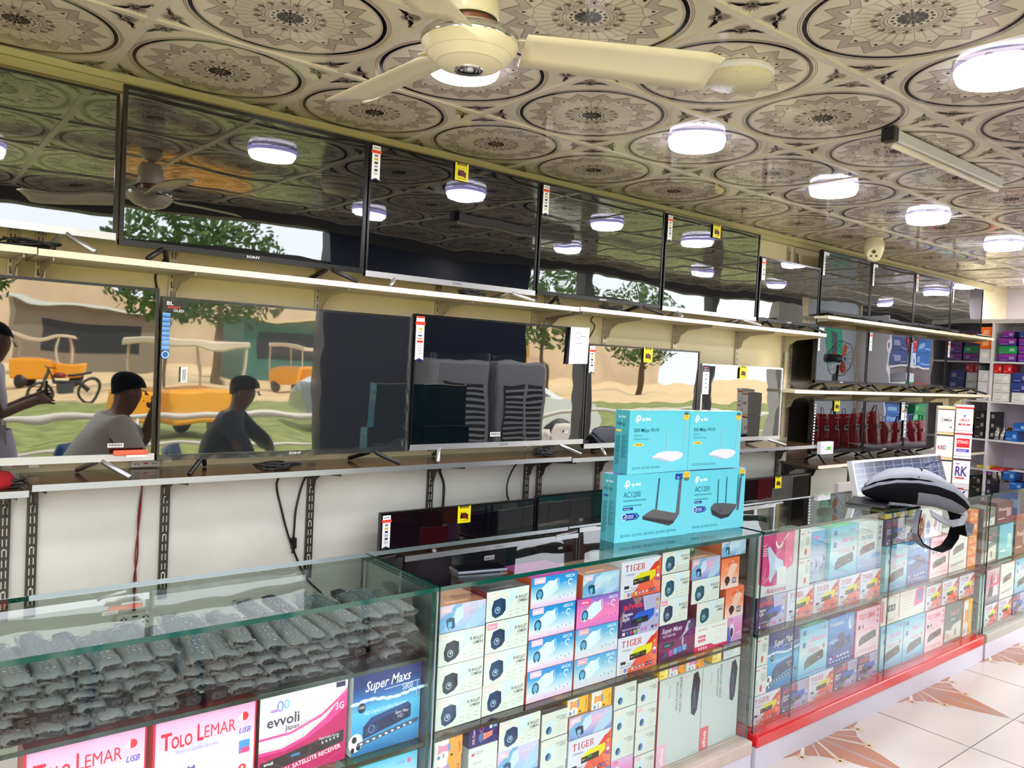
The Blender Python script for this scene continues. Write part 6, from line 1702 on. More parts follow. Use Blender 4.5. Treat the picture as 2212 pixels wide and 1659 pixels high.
def cable(name, pts, r, m, label, cat='cable', group=None, sub=None):
    P = [Vector(p) for p in pts]; out = []
    for i in range(len(P) - 1):
        p0 = P[max(0, i - 1)]; p1 = P[i]; p2 = P[i + 1]; p3 = P[min(len(P) - 1, i + 2)]
        for k in range(6):
            s = k / 6
            out.append(.5 * ((2 * p1) + (-p0 + p2) * s + (2 * p0 - 5 * p1 + 4 * p2 - p3) * s * s + (-p0 + 3 * p1 - 3 * p2 + p3) * s ** 3))
    out.append(P[-1])
    mb = MB(); mb.tube([tuple(p) for p in out], r, 8, 0, (20, 20, 22)); o = mb.build(name, [m])
    return tag(o, label, cat, group)
RW = mat('red_wire', (150, 30, 28), rough=.4); BW = mat('brown_wire', (90, 34, 26), rough=.4)
yw = WY - .012
cable('wire', [(.768, yw, 1.10), (.764, yw, .95), (.752, yw, .8), (.757, yw, .7), (.75, yw, .59)], .003, RW, 'red wire hanging down the white wall to the socket panel')
cable('wire', [(.774, yw, 1.10), (.758, yw, .95), (.76, yw, .8), (.75, yw, .7), (.757, yw, .59)], .003, BW, 'brown wire twisted beside the red wire on the white wall')
cable('power_cable', [(1.285, 3.05, 1.1), (1.284, yw, 1.03), (1.31, yw, .92), (1.34, yw, .82), (1.38, yw, .72), (1.43, yw, .62), (1.50, 3.10, .54), (1.52, 3.1, .45), (1.50, 3.1, .33)], .0045, CABLE, 'long black power cable curving down the white wall behind the left counter')
o = cable('plug_cable', [(1.405, 3.06, 1.09), (1.398, yw, 1.03), (1.372, yw, .92), (1.368, yw, .84), (1.366, yw, .80)], .0045, CABLE, 'short black cable with a plug hanging beside the long one')
mb = MB(); mb.box(1.357, 1.377, yw - .01, yw + .006, .755, .80); mb.box(1.361, 1.373, yw - .005, yw + .002, .735, .755); mb.build('plug', [BLACKP], o)
cable('power_cable', [(2.08, 3.05, 1.1), (2.085, yw, 1.05), (2.11, yw, .98), (2.112, yw, .87), (2.115, yw, .6), (2.1, yw, .4)], .0065, CABLE, 'thick black cable hanging beside the fifth dark upright')
cable('power_cable', [(2.56, 3.05, 1.1), (2.545, yw, 1.05), (2.50, yw, .97), (2.50, yw, .9), (2.53, yw, .84), (2.56, yw, .7)], .004, CABLE, 'black cable curving left beside the sixth dark upright')
cable('wire', [(2.73, yw, 1.09), (2.70, yw, 1.0), (2.695, yw, .9), (2.72, yw, .8)], .003, BW, 'thin brown wire on the white wall right of the seventh upright')
cable('wire', [(.80, 3.02, 1.9), (.79, yw, 1.84), (.80, yw, 1.76), (.815, yw, 1.6)], .004, CABLE, 'black wire running down between the upper shelf and the wrapped television')
cable('wire', [(3.06, 3.05, 1.9), (3.03, yw, 1.83), (3.06, yw, 1.79), (3.0, yw, 1.7)], .003, CABLE, 'thin black wire below the third upper television')
cable('wire', [(5.0, yw, 2.42), (5.02, yw, 2.36), (5.05, yw, 2.30), (5.06, yw, 2.2)], .004, BW, 'brown wire on the cream wall above the small end television')
def coil(x, y, z, s, label, seed):
    rr = random.Random(seed); mb = MB()
    for k in range(9):
        cx, cy = x + rr.uniform(-.02, .02) * s, y + rr.uniform(-.015, .015); rx = rr.uniform(.025, .06) * s; rz = rr.uniform(.006, .014)
        t0 = rr.uniform(-.5, .5)
        pts = [(cx + rx * cos(a) * cos(t0), cy + rx * .6 * sin(a) + .02 * cos(a) * sin(t0), z + .006 + rz * (1 + sin(a * 1.0 + k))) for a in [2 * pi * i / 14 for i in range(15)]]
        mb.tube(pts, .0032, 6, 0)
    tag(mb.build('cable_coil', [CABLE]), label, 'cable coil', 'coiled power cables on the wall shelves')
for k, (x, z, s, l) in enumerate([(.30, 1.108, 1.3, 'coil of black cable at the left end of the lower shelf'), (1.20, 1.124, 1.3, 'coil of black cable under the wrapped television'), (2.55, 1.124, 1.1, 'coil of black cable under the television with the paper note'),
        (.36, 1.86, 1.2, 'coil of black cable under the top left television'), (2.07, 1.858, 1.1, 'coil of black cable under the upper television with yellow sign'), (2.95, 1.862, 1.2, 'coil of black cable under the thin black upper television'),
        (4.6, 1.862, 1.2, 'coil of black cable under the smallest upper television'), (5.15, 1.48, 1.3, 'coil of black cable under the first far bay television'), (6.6, 1.48, 1.3, 'coil of black cable under the third far bay television'), (3.9, 1.116, 1.2, 'coil of black cable right of the router boxes')]):
    coil(x, 2.9, z, s, l, k)
# small red bag and toy on the lower shelf
mb = MB(); mb.lathe([(.0001, 0), (.09, .0), (.11, .02), (.09, .045), (.03, .06), (.0001, .062)], (.24, 2.93, 1.1085), 20, 0, (150, 30, 34)); tag(mb.build('red_pouch', [FABRIC]), 'dark red pouch on the lower left shelf under cables', 'pouch')
t = empty('toy', (.66, 2.895, 1.205), label='orange plastic strip with white wheels leaning at the left television edge', cat='toy')
mb = MB(); mb.box(-.04, .07, 0, .012, -.006, .012); mb.build('strip', [mat('orange_plastic', (246, 96, 66), rough=.35)], t, bevel=.004)
mb = MB(); mb.box(.0, .065, .002, .02, -.012, -.002); mb.build('clip', [WHITEP], t)
# white control unit at the end of the near lower shelf
t = empty('control_unit', (4.90, 2.80, 1.055), label='white control unit with green display on the far bay shelf edge', cat='device')
mb = MB(); mb.box(0, .16, 0, .03, 0, .085); mb.build('case', [WHITEP], t, bevel=.004)
mb = MB(); a = Art(.16, .085); a.rect(.45, .35, .78, .62, (96, 190, 70)); a.rect(.38, .35, .42, .42, (60, 60, 60)); a.rect(.84, .2, .92, .8, (196, 196, 206)); a.ell(.14, .6, .06, .1, (206, 206, 214)); a.emit(mb, (0, -.0003, 0)); mb.build('display', [CARD], t)
# white paper sheets left over on the low stand
mb = MB(); mb.box(5.06, 5.5, 2.75, 2.78, FZ, .86); tag(mb.build('white_board_sheet', [mat('sheet', (206, 198, 196), rough=.5)]), 'pale board leaning below the far bay next to the low television', 'board')
# ------------------------------------------------------------------ outside the shop front (seen mirrored in the televisions)
GRASS = mat('grass_ground', (122, 130, 66), rough=.95, noise=.35, nscale=3.0)
SAND = mat('sand_ground', (206, 178, 132), rough=.95, noise=.12, nscale=.8)
PAVE = mat('porch_paving', (176, 166, 150), rough=.7, noise=.08, nscale=2.0)
def slab(name, x0, x1, y0, y1, z, m, kind='structure'):
    mb = MB(); mb.box(x0, x1, y0, y1, z - .05, z); o = mb.build(name, [m]); o['kind'] = kind; return o
slab('floor_porch', -8, 16, -2.6, -.2, FZ - .01, PAVE)
slab('floor_lawn', -30, 60, -20, -2.6, FZ - .1, GRASS)
slab('floor_road', -60, 90, -75, -20, FZ - .12, SAND)
mb = MB(); mb.box(-3.2, 13, -.5, .0, 2.66, 2.72); struct(mb.build('trim_canopy', mat('canopy', (130, 126, 118), rough=.7)))
def person(name, label, J, top, legs, hair=(14, 12, 12), skin=(120, 84, 62), loc=(0, 0, 0), rz=0):
    """J: joints -> (pos, radius); one continuous skinned surface, clothing and hair as children"""
    root_name = name
    order = ['pelvis', 'belly', 'chest', 'neck', 'head0', 'head1', 'head2', 'shL', 'elL', 'wrL', 'shR', 'elR', 'wrR', 'hipL', 'knL', 'anL', 'toL', 'hipR', 'knR', 'anR', 'toR']
    edges = [('pelvis', 'belly'), ('belly', 'chest'), ('chest', 'neck'), ('neck', 'head0'), ('head0', 'head1'), ('head1', 'head2'), ('chest', 'shL'), ('shL', 'elL'), ('elL', 'wrL'), ('chest', 'shR'), ('shR', 'elR'), ('elR', 'wrR'), ('pelvis', 'hipL'), ('hipL', 'knL'), ('knL', 'anL'), ('anL', 'toL'), ('pelvis', 'hipR'), ('hipR', 'knR'), ('knR', 'anR'), ('anR', 'toR')]
    rad = dict(pelvis=.13, belly=.125, chest=.14, neck=.062, head0=.075, head1=.098, head2=.08, shL=.078, elL=.045, wrL=.03, shR=.078, elR=.045, wrR=.03, hipL=.095, knL=.062, anL=.042, toL=.035, hipR=.095, knR=.062, anR=.042, toR=.035)
    def skin_obj(nm, names, ed, scale, m, parent=None, root=None):
        V = [Vector(J[k]) for k in names]; ix = {k: i for i, k in enumerate(names)}
        V2 = list(V); E2 = [(ix[a], ix[b]) for a, b in ed]; rr_ = [rad[k] * scale for k in names]
        if nm == 'person':                         # hands: palm and five fingers on each wrist
            for side in ('L', 'R'):
                w_ = Vector(J['wr' + side]); dr = (w_ - Vector(J['el' + side])).normalized()
                sd = dr.cross(Vector((0.2, 1, .3))).normalized()
                p = w_ + dr * .07; V2.append(p); rr_.append(.030); pi_ = len(V2) - 1; E2.append((ix['wr' + side], pi_))
                for f in range(4):
                    a_ = p + dr * .035 + sd * (.024 * (f - 1.5)); b_ = a_ + dr * (.035 + .006 * (f in (1, 2))) + Vector((0, 0, -.012)); 
                    V2 += [a_, b_]; rr_ += [.0095, .008]; E2 += [(pi_, len(V2) - 2), (len(V2) - 2, len(V2) - 1)]
                a_ = w_ + dr * .05 + sd * .045; b_ = a_ + dr * .03 + sd * .012; V2 += [a_, b_]; rr_ += [.011, .009]; E2 += [(pi_, len(V2) - 2), (len(V2) - 2, len(V2) - 1)]
        me = bpy.data.meshes.new(nm); me.from_pydata(V2, E2, []); me.materials.append(m)
        o = bpy.data.objects.new(nm, me); COL.objects.link(o)
        sk = o.modifiers.new('skin', 'SKIN'); sk.use_smooth_shade = True
        for i, v in enumerate(me.skin_vertices[0].data):
            v.radius = (rr_[i], rr_[i]); v.use_root = (i == 0)
        s = o.modifiers.new('sub', 'SUBSURF'); s.levels = 1; s.render_levels = 2
        if parent: o.parent = parent
        return o
    body = skin_obj('person', order, edges, 1.0, mat('skin_%s' % label[:8], skin, rough=.5))
    body.location = loc; body.rotation_euler = (0, 0, rz)
    tag(body, label, 'person')
    up = ['pelvis', 'belly', 'chest', 'neck', 'shL', 'elL', 'shR', 'elR', 'hipL', 'hipR']
    J2 = dict(J); J['neck'] = tuple(Vector(J['neck']) * .72 + Vector(J['chest']) * .28)
    J['elL'] = tuple(Vector(J['elL']) * .85 + Vector(J['wrL']) * .15 ); J['elR'] = tuple(Vector(J['elR']) * .85 + Vector(J['wrR']) * .15)
    r0 = dict(rad); rad['neck'] = .082
    skin_obj('shirt', up, [e for e in edges if e[0] in up and e[1] in up], 1.16, mat('cloth_%d%d%d' % top, top, rough=.9), body)
    rad.update(r0); J.update(J2)
    lo = ['pelvis', 'hipL', 'knL', 'anL', 'hipR', 'knR', 'anR']
    skin_obj('trousers', lo, [e for e in edges if e[0] in lo and e[1] in lo], 1.12, mat('cloth_%d%d%d' % legs, legs, rough=.9), body)
    # hair cap, ears, nose
    h = Vector(J['head1']); fw = Vector(J.get('face', (1, 0, 0))).normalized(); sd = fw.cross(Vector((0, 0, 1)))
    mb = MB(); V = []; n = 14
    for j in range(7):
        ph = pi / 2 * j / 6
        for k in range(n):
            a_ = 2 * pi * k / n; back = -cos(a_)
            low = .05 if back > 0 else -.01
            v = h + Vector((0, 0, .035)) + (fw * cos(a_) * .108 + sd * sin(a_) * .102) * cos(ph - (.25 if back > .3 else 0)) + Vector((0, 0, .098 * sin(ph) - (low if j == 0 else 0) * max(0, back)))
            V.append(v)
    F = [(j * n + k, j * n + (k + 1) % n, (j + 1) * n + (k + 1) % n, (j + 1) * n + k) for j in range(6) for k in range(n)]
    mb.faces(V, F, 0, hair, True); mb.build('hair', [FABRIC], body)
    mb = MB()
    nz = h + fw * .095 + Vector((0, 0, -.012)); mb.faces([nz + Vector((0, 0, .03)), nz + sd * .014, nz - sd * .014, nz + fw * .028 - Vector((0, 0, .002))], [(0, 1, 3), (0, 3, 2), (1, 2, 3)], 0, skin)
    for s_ in (-1, 1):
        e = h + sd * .098 * s_; mb.lathe([(.0001, -.02), (.014, -.01), (.016, .005), (.010, .02), (.0001, .024)], tuple(e), 8, 0, skin)
        ey = h + fw * .092 + sd * .03 * s_ + Vector((0, 0, .012)); mb.lathe([(.0001, -.006), (.010, 0), (.0001, .006)], tuple(ey), 8, 0, (230, 226, 220)); ep = ey + fw * .007; mb.lathe([(.0001, -.004), (.005, 0), (.0001, .004)], tuple(ep), 6, 0, (20, 14, 12))
    mo = h + fw * .091 + Vector((0, 0, -.045)); mb.faces([mo + sd * .022, mo - sd * .022, mo - sd * .015 - Vector((0, 0, .009)), mo + sd * .015 - Vector((0, 0, .009))], [(0, 1, 2, 3)], 0, (120, 60, 56))
    mb.build('face', [PAINT], body)
    return body
def sit(lean=.12, handup=True):
    J = dict(pelvis=(0, 0, .50), belly=(.03, 0, .68), chest=(.10 + lean, 0, .92), neck=(.13 + lean, 0, 1.05), head0=(.16 + lean, 0, 1.10), head1=(.185 + lean, 0, 1.18), head2=(.18 + lean, 0, 1.25),
             shL=(.11 + lean, .19, 1.0), elL=(.26 + lean, .24, .74), wrL=(.42, .16, .66), shR=(.11 + lean, -.19, 1.0), elR=(.34 + lean, -.22, .82), wrR=(.36 + lean, -.10, 1.05) if handup else (.42, -.12, .68),
             hipL=(.05, .10, .48), knL=(.45, .14, .50), anL=(.44, .14, .09), toL=(.58, .15, .05), hipR=(.05, -.10, .48), knR=(.46, -.12, .50), anR=(.44, -.12, .09), toR=(.58, -.13, .05), face=(1, 0, 0))
    return J
PZ = FZ - .01
person('person', 'seated person in pale shirt, hand at the chin, mirrored in the left television', sit(.14), (206, 198, 190), (196, 190, 184), loc=(1.0, -.16, PZ), rz=.05).scale = (1.08,) * 3
person('person', 'seated person in dark clothes mirrored in the wrapped television', sit(.02, False), (50, 60, 70), (40, 46, 54), loc=(2.05, -.40, PZ), rz=.5).scale = (1.08,) * 3
ST = dict(pelvis=(0, 0, .95), belly=(0, 0, 1.08), chest=(.02, 0, 1.30), neck=(.03, 0, 1.45), head0=(.05, 0, 1.50), head1=(.075, 0, 1.58), head2=(.07, 0, 1.65), shL=(.02, .19, 1.38), elL=(.08, .22, 1.12), wrL=(.30, .08, 1.18), shR=(.02, -.19, 1.38), elR=(.08, -.22, 1.12), wrR=(.30, -.06, 1.20),
          hipL=(0, .10, .92), knL=(.02, .11, .50), anL=(0, .11, .09), toL=(.14, .12, .04), hipR=(0, -.10, .92), knR=(.02, -.11, .50), anR=(0, -.11, .09), toR=(.14, -.12, .04), face=(1, 0, -.2))
person('person', 'standing person in long white shirt holding a phone, mirrored at the left edge', ST, (214, 208, 214), (200, 196, 200), loc=(.56, -.75, PZ), rz=.1)
mb = MB(); mb.lathe([(.19, 1.0), (.22, .8), (.25, .5), (.245, .48)], (0, 0, 0), 20, 0, (206, 200, 208)); o = mb.build('long_shirt', [FABRIC]); o.parent = bpy.data.objects['person.002']
mb = MB(); mb.box(.33, .345, -.03, .045, 1.2, 1.34); o = mb.build('mobile_phone', [BLACKP]); o.location = (.60, -.72, PZ); tag(o, 'phone held by the standing person', 'phone')
def plastic_chair(x, y, rz, col, label, group):
    t = empty('plastic_chair', (x, y, PZ), (0, 0, rz), label=label, cat='chair', group=group)
    m = mat('chair_%d' % col[0], col, rough=.35)
    mb = MB(); mb.box(-.21, .23, -.22, .22, .40, .425); mb.build('seat', [m], t, bevel=.01)
    mb = MB(); V = []
    for j in range(8):
        z = .42 + .42 * j / 7; xo = -.2 - .09 * (j / 7); w = .23 * (1 - .25 * (j / 7) ** 4)
        for k in range(7):
            s = k / 6 * 2 - 1; V.append((xo + .07 * s * s, s * w, z))
    mb.faces(V, [(j * 7 + k, j * 7 + k + 1, (j + 1) * 7 + k + 1, (j + 1) * 7 + k) for j in range(7) for k in range(6)], 0, col, True)
    o = mb.build('backrest', [m], t); so = o.modifiers.new('t', 'SOLIDIFY'); so.thickness = .014
    for sy in (-1, 1):
        mb = MB(); mb.tube([(-.22, sy * .225, .62), (-.05, sy * .255, .64), (.15, sy * .25, .63), (.2, sy * .235, .42)], .016, 8); mb.build('armrest', [m], t)
        for sx in (-1, 1):
            mb = MB(); mb.tube([(sx * .19, sy * .19, .40), (sx * .235, sy * .23, .01)], .018, 8, rads=[.024, .016]); mb.build('leg', [m], t)
BC = (30, 110, 160)
plastic_chair(.94, -.16, .05, BC, 'blue plastic chair under the seated person in pale shirt, mirrored', 'blue plastic chairs at the entrance')
plastic_chair(1.35, -.95, 1.2, (24, 80, 140), 'empty blue plastic chair by the entrance, mirrored in the left television', 'blue plastic chairs at the entrance')
plastic_chair(2.0, -.43, .5, (26, 84, 130), 'blue plastic chair under the person in dark clothes, mirrored', 'blue plastic chairs at the entrance')
for k in range(4):
    plastic_chair(5.1 + k * .62, -1.5 - .25 * (k % 2), 1.2 + .5 * k, (236, 226, 214), 'white plastic chair beyond the shop front mirrored behind the router boxes, %s' % NTH[k], 'white plastic chairs on the porch')
RL = mat('painted_rail', (206, 200, 186), rough=.35)
t = empty('railing', (0, -2.62, 0), label='low pipe railing between porch and lawn, mirrored in the televisions', cat='railing')
for z in (.88, .58, .2):
    mb = MB(); mb.tube([(-6, 0, z), (4.3, 0, z), (5.2, 0, z + .0), (14, 0, z)], .03 if z > .8 else .018, 8); mb.build('rail', [RL], t)
for k in range(11):
    mb = MB(); mb.tube([(-6 + k * 2.0, 0, FZ - .05), (-6 + k * 2.0, 0, .88)], .025, 8); mb.build('post', [RL], t)
# air coolers standing before the shop front
COOL = mat('cooler_white', (190, 192, 196), rough=.35)
for k, (x, y) in enumerate([(3.72, .42), (4.32, .42)]):
    t = empty('air_cooler', (x, y, PZ + .5), (0, 0, radians(180)), label='boxy air cooler under plastic mirrored in the television with the note, %s' % ('left' if k == 0 else 'right'), cat='air cooler', group='air coolers before the shop')
    mb = MB(); mb.box(-.26, .26, -.2, .2, 0, 1.1); cb = mb.build('body', [COOL], t, bevel=.03)
    mb = MB(); mb.box(-.2, .2, -.215, -.2, .42, .92, 0, (60, 64, 70)); 
    for j in range(11): mb.box(-.2, .2, -.225, -.21, .44 + j * .043, .458 + j * .043, 0, (196, 198, 202))
    mb.box(-.008, .008, -.23, -.21, .42, .92, 0, (196, 198, 202)); mb.build('grille', [PAINT], cb)
    mb = MB()
    V = []; rr = random.Random(k)
    for j in range(7):
        for q in range(16):
            a_ = 2 * pi * q / 16; V.append((.285 * abs(cos(a_)) ** .4 * (1 if cos(a_) > 0 else -1) + rr.uniform(-.008, .008), .235 * abs(sin(a_)) ** .4 * (1 if sin(a_) > 0 else -1), .35 + .8 * j / 6 + rr.uniform(-.01, .01)))
    mb.faces(V, [(j * 16 + q, j * 16 + (q + 1) % 16, (j + 1) * 16 + (q + 1) % 16, (j + 1) * 16 + q) for j in range(6) for q in range(16)], 0, smooth=True)
    mb.build('plastic_cover', [FILM], t)
    mb = MB(); mb.box(x - .28, x + .28, y - .22, y + .22, PZ, PZ + .498); tag(mb.build('carton', [mat('brown_card', (120, 96, 74))]), 'brown carton under the %s air cooler' % ('left' if k == 0 else 'right'), 'box')
def car(x, y, rz, col, label, z=FZ - .1):
    t = empty('car', (x, y, z), (0, 0, rz), label=label, cat='car', group='parked cars')
    m = mat('car_%d' % col[0], col, rough=.15, coat=.8)
    prof = [(-2.2, .35), (-2.25, .75), (-2.0, .95), (-1.45, 1.02), (-.85, 1.45), (.7, 1.48), (1.45, 1.05), (2.1, .9), (2.25, .6), (2.2, .35)]
    def body(P, w, taper):
        mb = MB(); L_ = [(p[0], -w + (taper if p[1] > 1.1 else 0), p[1]) for p in P]; R_ = [(p[0], w - (taper if p[1] > 1.1 else 0), p[1]) for p in P]
        mb.poly(L_, 0); mb.poly(R_[::-1], 0)
        for i in range(len(P)):
            j = (i + 1) % len(P); mb.poly([L_[i], R_[i], R_[j], L_[j]], 0)
        return mb
    body(prof, .85, .18).build('car_body', [m], t, bevel=.05)
    wp = [(-1.25, 1.06), (-.82, 1.38), (.64, 1.40), (1.2, 1.08)]
    mb = MB()
    for s_ in (-1, 1):
        q = [(p[0], s_ * (.86 - (.175 if p[1] > 1.1 else 0)), p[1]) for p in wp]; mb.poly(q if s_ < 0 else q[::-1], 0)
    mb.poly([(1.42, -.7, 1.08), (1.42, .7, 1.08), (.76, .6, 1.44), (.76, -.6, 1.44)], 0); mb.poly([(-1.42, .7, 1.06), (-1.42, -.7, 1.06), (-.9, -.6, 1.42), (-.9, .6, 1.42)], 0)
    mb.build('window', [SCREEN], t)
    for sx in (-1.35, 1.4):
        for sy in (-.78, .78):
            mb = MB(); mb.lathe([(.0001, -.1), (.2, -.1), (.32, -.09), (.33, 0), (.32, .09), (.2, .1), (.0001, .1)], (0, 0, 0), 20, 0, (24, 24, 26)); o = mb.build('wheel', [PAINT], t); o.location = (sx, sy, .33); o.rotation_euler = (radians(90), 0, 0)
car(9.5, -7.0, .5, (236, 236, 232), 'white parked car mirrored right of the router boxes')
car(10.2, -12.0, .2, (120, 124, 130), 'grey parked car mirrored in the television with yellow sign')
# motorised rickshaws on the sandy road
def rickshaw(x, y, rz, label):
    t = empty('rickshaw', (x, y, FZ - .12), (0, 0, rz), label=label, cat='rickshaw', group='yellow rickshaws on the road')
    mb = MB(); mb.box(-1.1, .4, -.65, .65, .35, .95, 0); mb.box(.4, 1.2, -.3, .3, .35, .9, 0); mb.build('car_body', [mat('rick_yellow', (236, 160, 30), rough=.4)], t, bevel=.06)
    mb = MB(); mb.box(-1.15, .75, -.68, .68, 1.62, 1.75, 0)
    for sx in (-1.08, .6):
        for sy in (-.62, .62): mb.box(sx - .03, sx + .03, sy - .03, sy + .03, .9, 1.64, 0)
    mb.build('roof', [mat('rick_roof', (214, 196, 170), rough=.7)], t, bevel=.03)
    for q in ((-.7, -.6), (-.7, .6), (1.0, 0)):
        mb = MB(); mb.lathe([(.0001, -.06), (.25, -.05), (.25, .05), (.0001, .06)], (0, 0, 0), 16, 0, (26, 26, 26)); o = mb.build('wheel', [PAINT], t); o.location = (q[0], q[1], .26); o.rotation_euler = (radians(90), 0, 0)
rickshaw(5.0, -30, .4, 'small yellow rickshaw far on the sandy road, mirrored in the left television')
rickshaw(4.3, -9.6, 2.8, 'nearer yellow rickshaw with beige roof by the lawn, mirrored')
rickshaw(14, -26, 1.1, 'yellow rickshaw on the road mirrored in the wrapped television')
# motorcycle with rider
t = empty('motorcycle', (4.2, -20.5, FZ - .12), (0, 0, 2.9), label='dark motorcycle standing on the sandy road, mirrored in the left television', cat='motorcycle')
for q in (-.65, .65):
    mb = MB(); V = [(.3 * cos(a_) + q, 0, .3 + .3 * sin(a_)) for a_ in [2 * pi * i / 20 for i in range(21)]]; mb.tube(V, .045, 8, 0, (24, 24, 24)); mb.build('wheel', [PAINT], t)
mb = MB(); mb.tube([(-.65, 0, .3), (-.3, 0, .55), (.3, 0, .6), (.45, 0, .95), (.65, 0, .3)], .05, 8, 0, (40, 40, 44)); mb.box(-.15, .2, -.12, .12, .28, .55, 0, (60, 60, 64)); mb.build('frame', [PAINT], t)
mb = MB(); mb.box(-.6, .0, -.12, .12, .74, .82, 0, (20, 20, 22)); mb.build('seat', [PAINT], t, bevel=.03)
mb = MB(); mb.lathe([(.0001, 0), (.12, .02), (.14, .1), (.08, .17), (.0001, .18)], (.2, 0, .7), 14, 0, (120, 20, 24)); mb.build('fuel_tank', [PAINT], t)
mb = MB(); mb.tube([(.42, -.33, 1.0), (.48, 0, .98), (.42, .33, 1.0)], .015, 8, 0, (30, 30, 30)); mb.build('handlebar', [PAINT], t)
# street stalls, wall and trees
def stall(x, y, w, h, col, roof, label):
    t = empty('street_stall', (x, y, FZ - .12), label=label, cat='stall', group='street stalls')
    mb = MB(); mb.box(-w / 2, w / 2, -1.2, 1.2, 0, h, 0, col); mb.build('stall_body', [PAINT], t)
    mb = MB(); mb.box(-w / 2 - .3, w / 2 + .3, -1.5, 1.9, h, h + .12, 0, roof); mb.build('roof', [PAINT], t)
    mb = MB(); mb.box(-w * .35, w * .35, 1.19, 1.22, h * .3, h * .75, 0, (40, 44, 48)); mb.build('opening', [PAINT], t)
stall(-1, -38, 5, 3, (176, 60, 56), (120, 130, 130), 'red street stall across the road, mirrored')
stall(9, -44, 7, 3.4, (130, 120, 104), (206, 214, 210), 'brown street stall across the road, mirrored')
stall(19, -40, 6, 3.2, (60, 110, 100), (214, 200, 150), 'green street stall across the road, mirrored')
stall(30, -36, 7, 3.2, (206, 170, 80), (150, 140, 120), 'ochre street stall across the road, mirrored')
mb = MB(); mb.box(-40, 80, -64, -63, -.2, 5.5); struct(mb.build('wall_street', mat('street_wall', (196, 176, 146), rough=.9, noise=.1, nscale=.4)))
LEAF = mat('leaves', (62, 92, 34), rough=.8, noise=.3, nscale=3); BARK = mat('bark', (90, 70, 52), rough=.9)
def tree(x, y, h, r, label, seed):
    t = empty('tree', (x, y, FZ - .12), label=label, cat='tree', group='trees across the road')
    mb = MB(); mb.tube([(0, 0, 0), (.1, 0, h * .4), (0, .1, h * .7)], .16, 8, rads=[.22, .16, .08]); mb.build('trunk', [BARK], t)
    rr = random.Random(seed); mb = MB()
    for k in range(1500):
        a_ = rr.uniform(0, 2 * pi); e = rr.uniform(-1, 1); q = rr.uniform(.6, 1) * r; c = Vector((q * cos(a_) * (1 - e * e) ** .5, q * sin(a_) * (1 - e * e) ** .5, h * .8 + q * e * .75))
        s = rr.uniform(.1, .24); u = Vector((rr.uniform(-1, 1), rr.uniform(-1, 1), rr.uniform(-1, 1))).normalized(); w_ = u.orthogonal().normalized()
        mb.poly([c - u * s, c + w_ * s * .5, c + u * s, c - w_ * s * .5], 0)
    mb.build('crown', [LEAF], t)
for k, (x, y, h, r) in enumerate([(1.5, -26, 5.2, 2.6), (8, -24, 5.6, 2.8), (13, -33, 6, 3.2), (21, -28, 5.5, 3.0), (31, -30, 6, 3.4), (44, -34, 6, 3.6), (-4, -30, 6, 3)]):
    tree(x, y, h, r, 'leafy green tree across the road, seen only in reflections, %s from the left' % NTH[k], k)
# partition with a green poster and a pedestal fan, mirrored in the first far bay television
t = empty('partition_panel', (0, 0, 0), label='grey partition with a green poster, mirrored in the far bay televisions', cat='partition')
mb = MB(); mb.box(8.05, 9.12, 1.0, 1.04, FZ, 2.42); mb.build('panel', [mat('partition_grey', (176, 186, 194), rough=.3)], t)
mb = MB(); mb.box(8.42, 8.76, 1.041, 1.045, 1.72, 2.2, 0, (40, 178, 140)); mb.box(8.5, 8.62, 1.0452, 1.046, 1.85, 2.12, 0, (70, 90, 90)); mb.build('poster', [PAINT], t)
mb = MB(); mb.box(8.02, 8.06, .98, 1.06, FZ, 2.42); mb.box(9.12, 9.16, .98, 1.06, FZ, 2.42); mb.build('frame', [mat('beige_frame', (206, 190, 150), rough=.4)], t)
t = empty('pedestal_fan', (7.98, 1.42, FZ), (0, 0, radians(200)), label='black pedestal fan with orange blades, mirrored in the far bay television', cat='fan')
mb = MB(); mb.lathe([(.0001, .03), (.16, .025), (.18, 0), (.0001, 0)], n=28); mb.build('base', [BLACKP], t)
mb = MB(); mb.tube([(0, 0, .02), (0, 0, 1.72)], .016, 10); mb.build('pole', [BLACKP], t)
mb = MB(); mb.tube([(-.02, 0, 1.80), (.16, 0, 1.80)], .05, 14); mb.build('motor', [BLACKP], t)
mb = MB()
for k in range(3):
    a_ = 2 * pi * k / 3; u_ = Vector((0, cos(a_), sin(a_))); w_ = Vector((0, -sin(a_), cos(a_))); c_ = Vector((-.05, 0, 1.80))
    mb.poly([c_ + u_ * .02, c_ + u_ * .1 + w_ * .07 + Vector((.02, 0, 0)), c_ + u_ * .19 + w_ * .05 + Vector((.02, 0, 0)), c_ + u_ * .19 - w_ * .03, c_ + u_ * .08 - w_ * .03], 0, (226, 90, 50))
mb.build('blades', [PAINT], t)
mb = MB()
for k in range(16):
    a_ = 2 * pi * k / 16
    mb.tube([(-.12, 0, 1.80), (-.11, .1 * cos(a_), 1.8 + .1 * sin(a_)), (-.05, .21 * cos(a_), 1.8 + .21 * sin(a_)), (.01, .1 * cos(a_), 1.8 + .1 * sin(a_))], .002, 5, 0, (60, 60, 64))
mb.tube([(-.05, .21 * cos(2 * pi * k / 24), 1.8 + .21 * sin(2 * pi * k / 24)) for k in range(25)], .004, 5, 0, (60, 60, 64)); mb.build('guard', [PAINT], t)
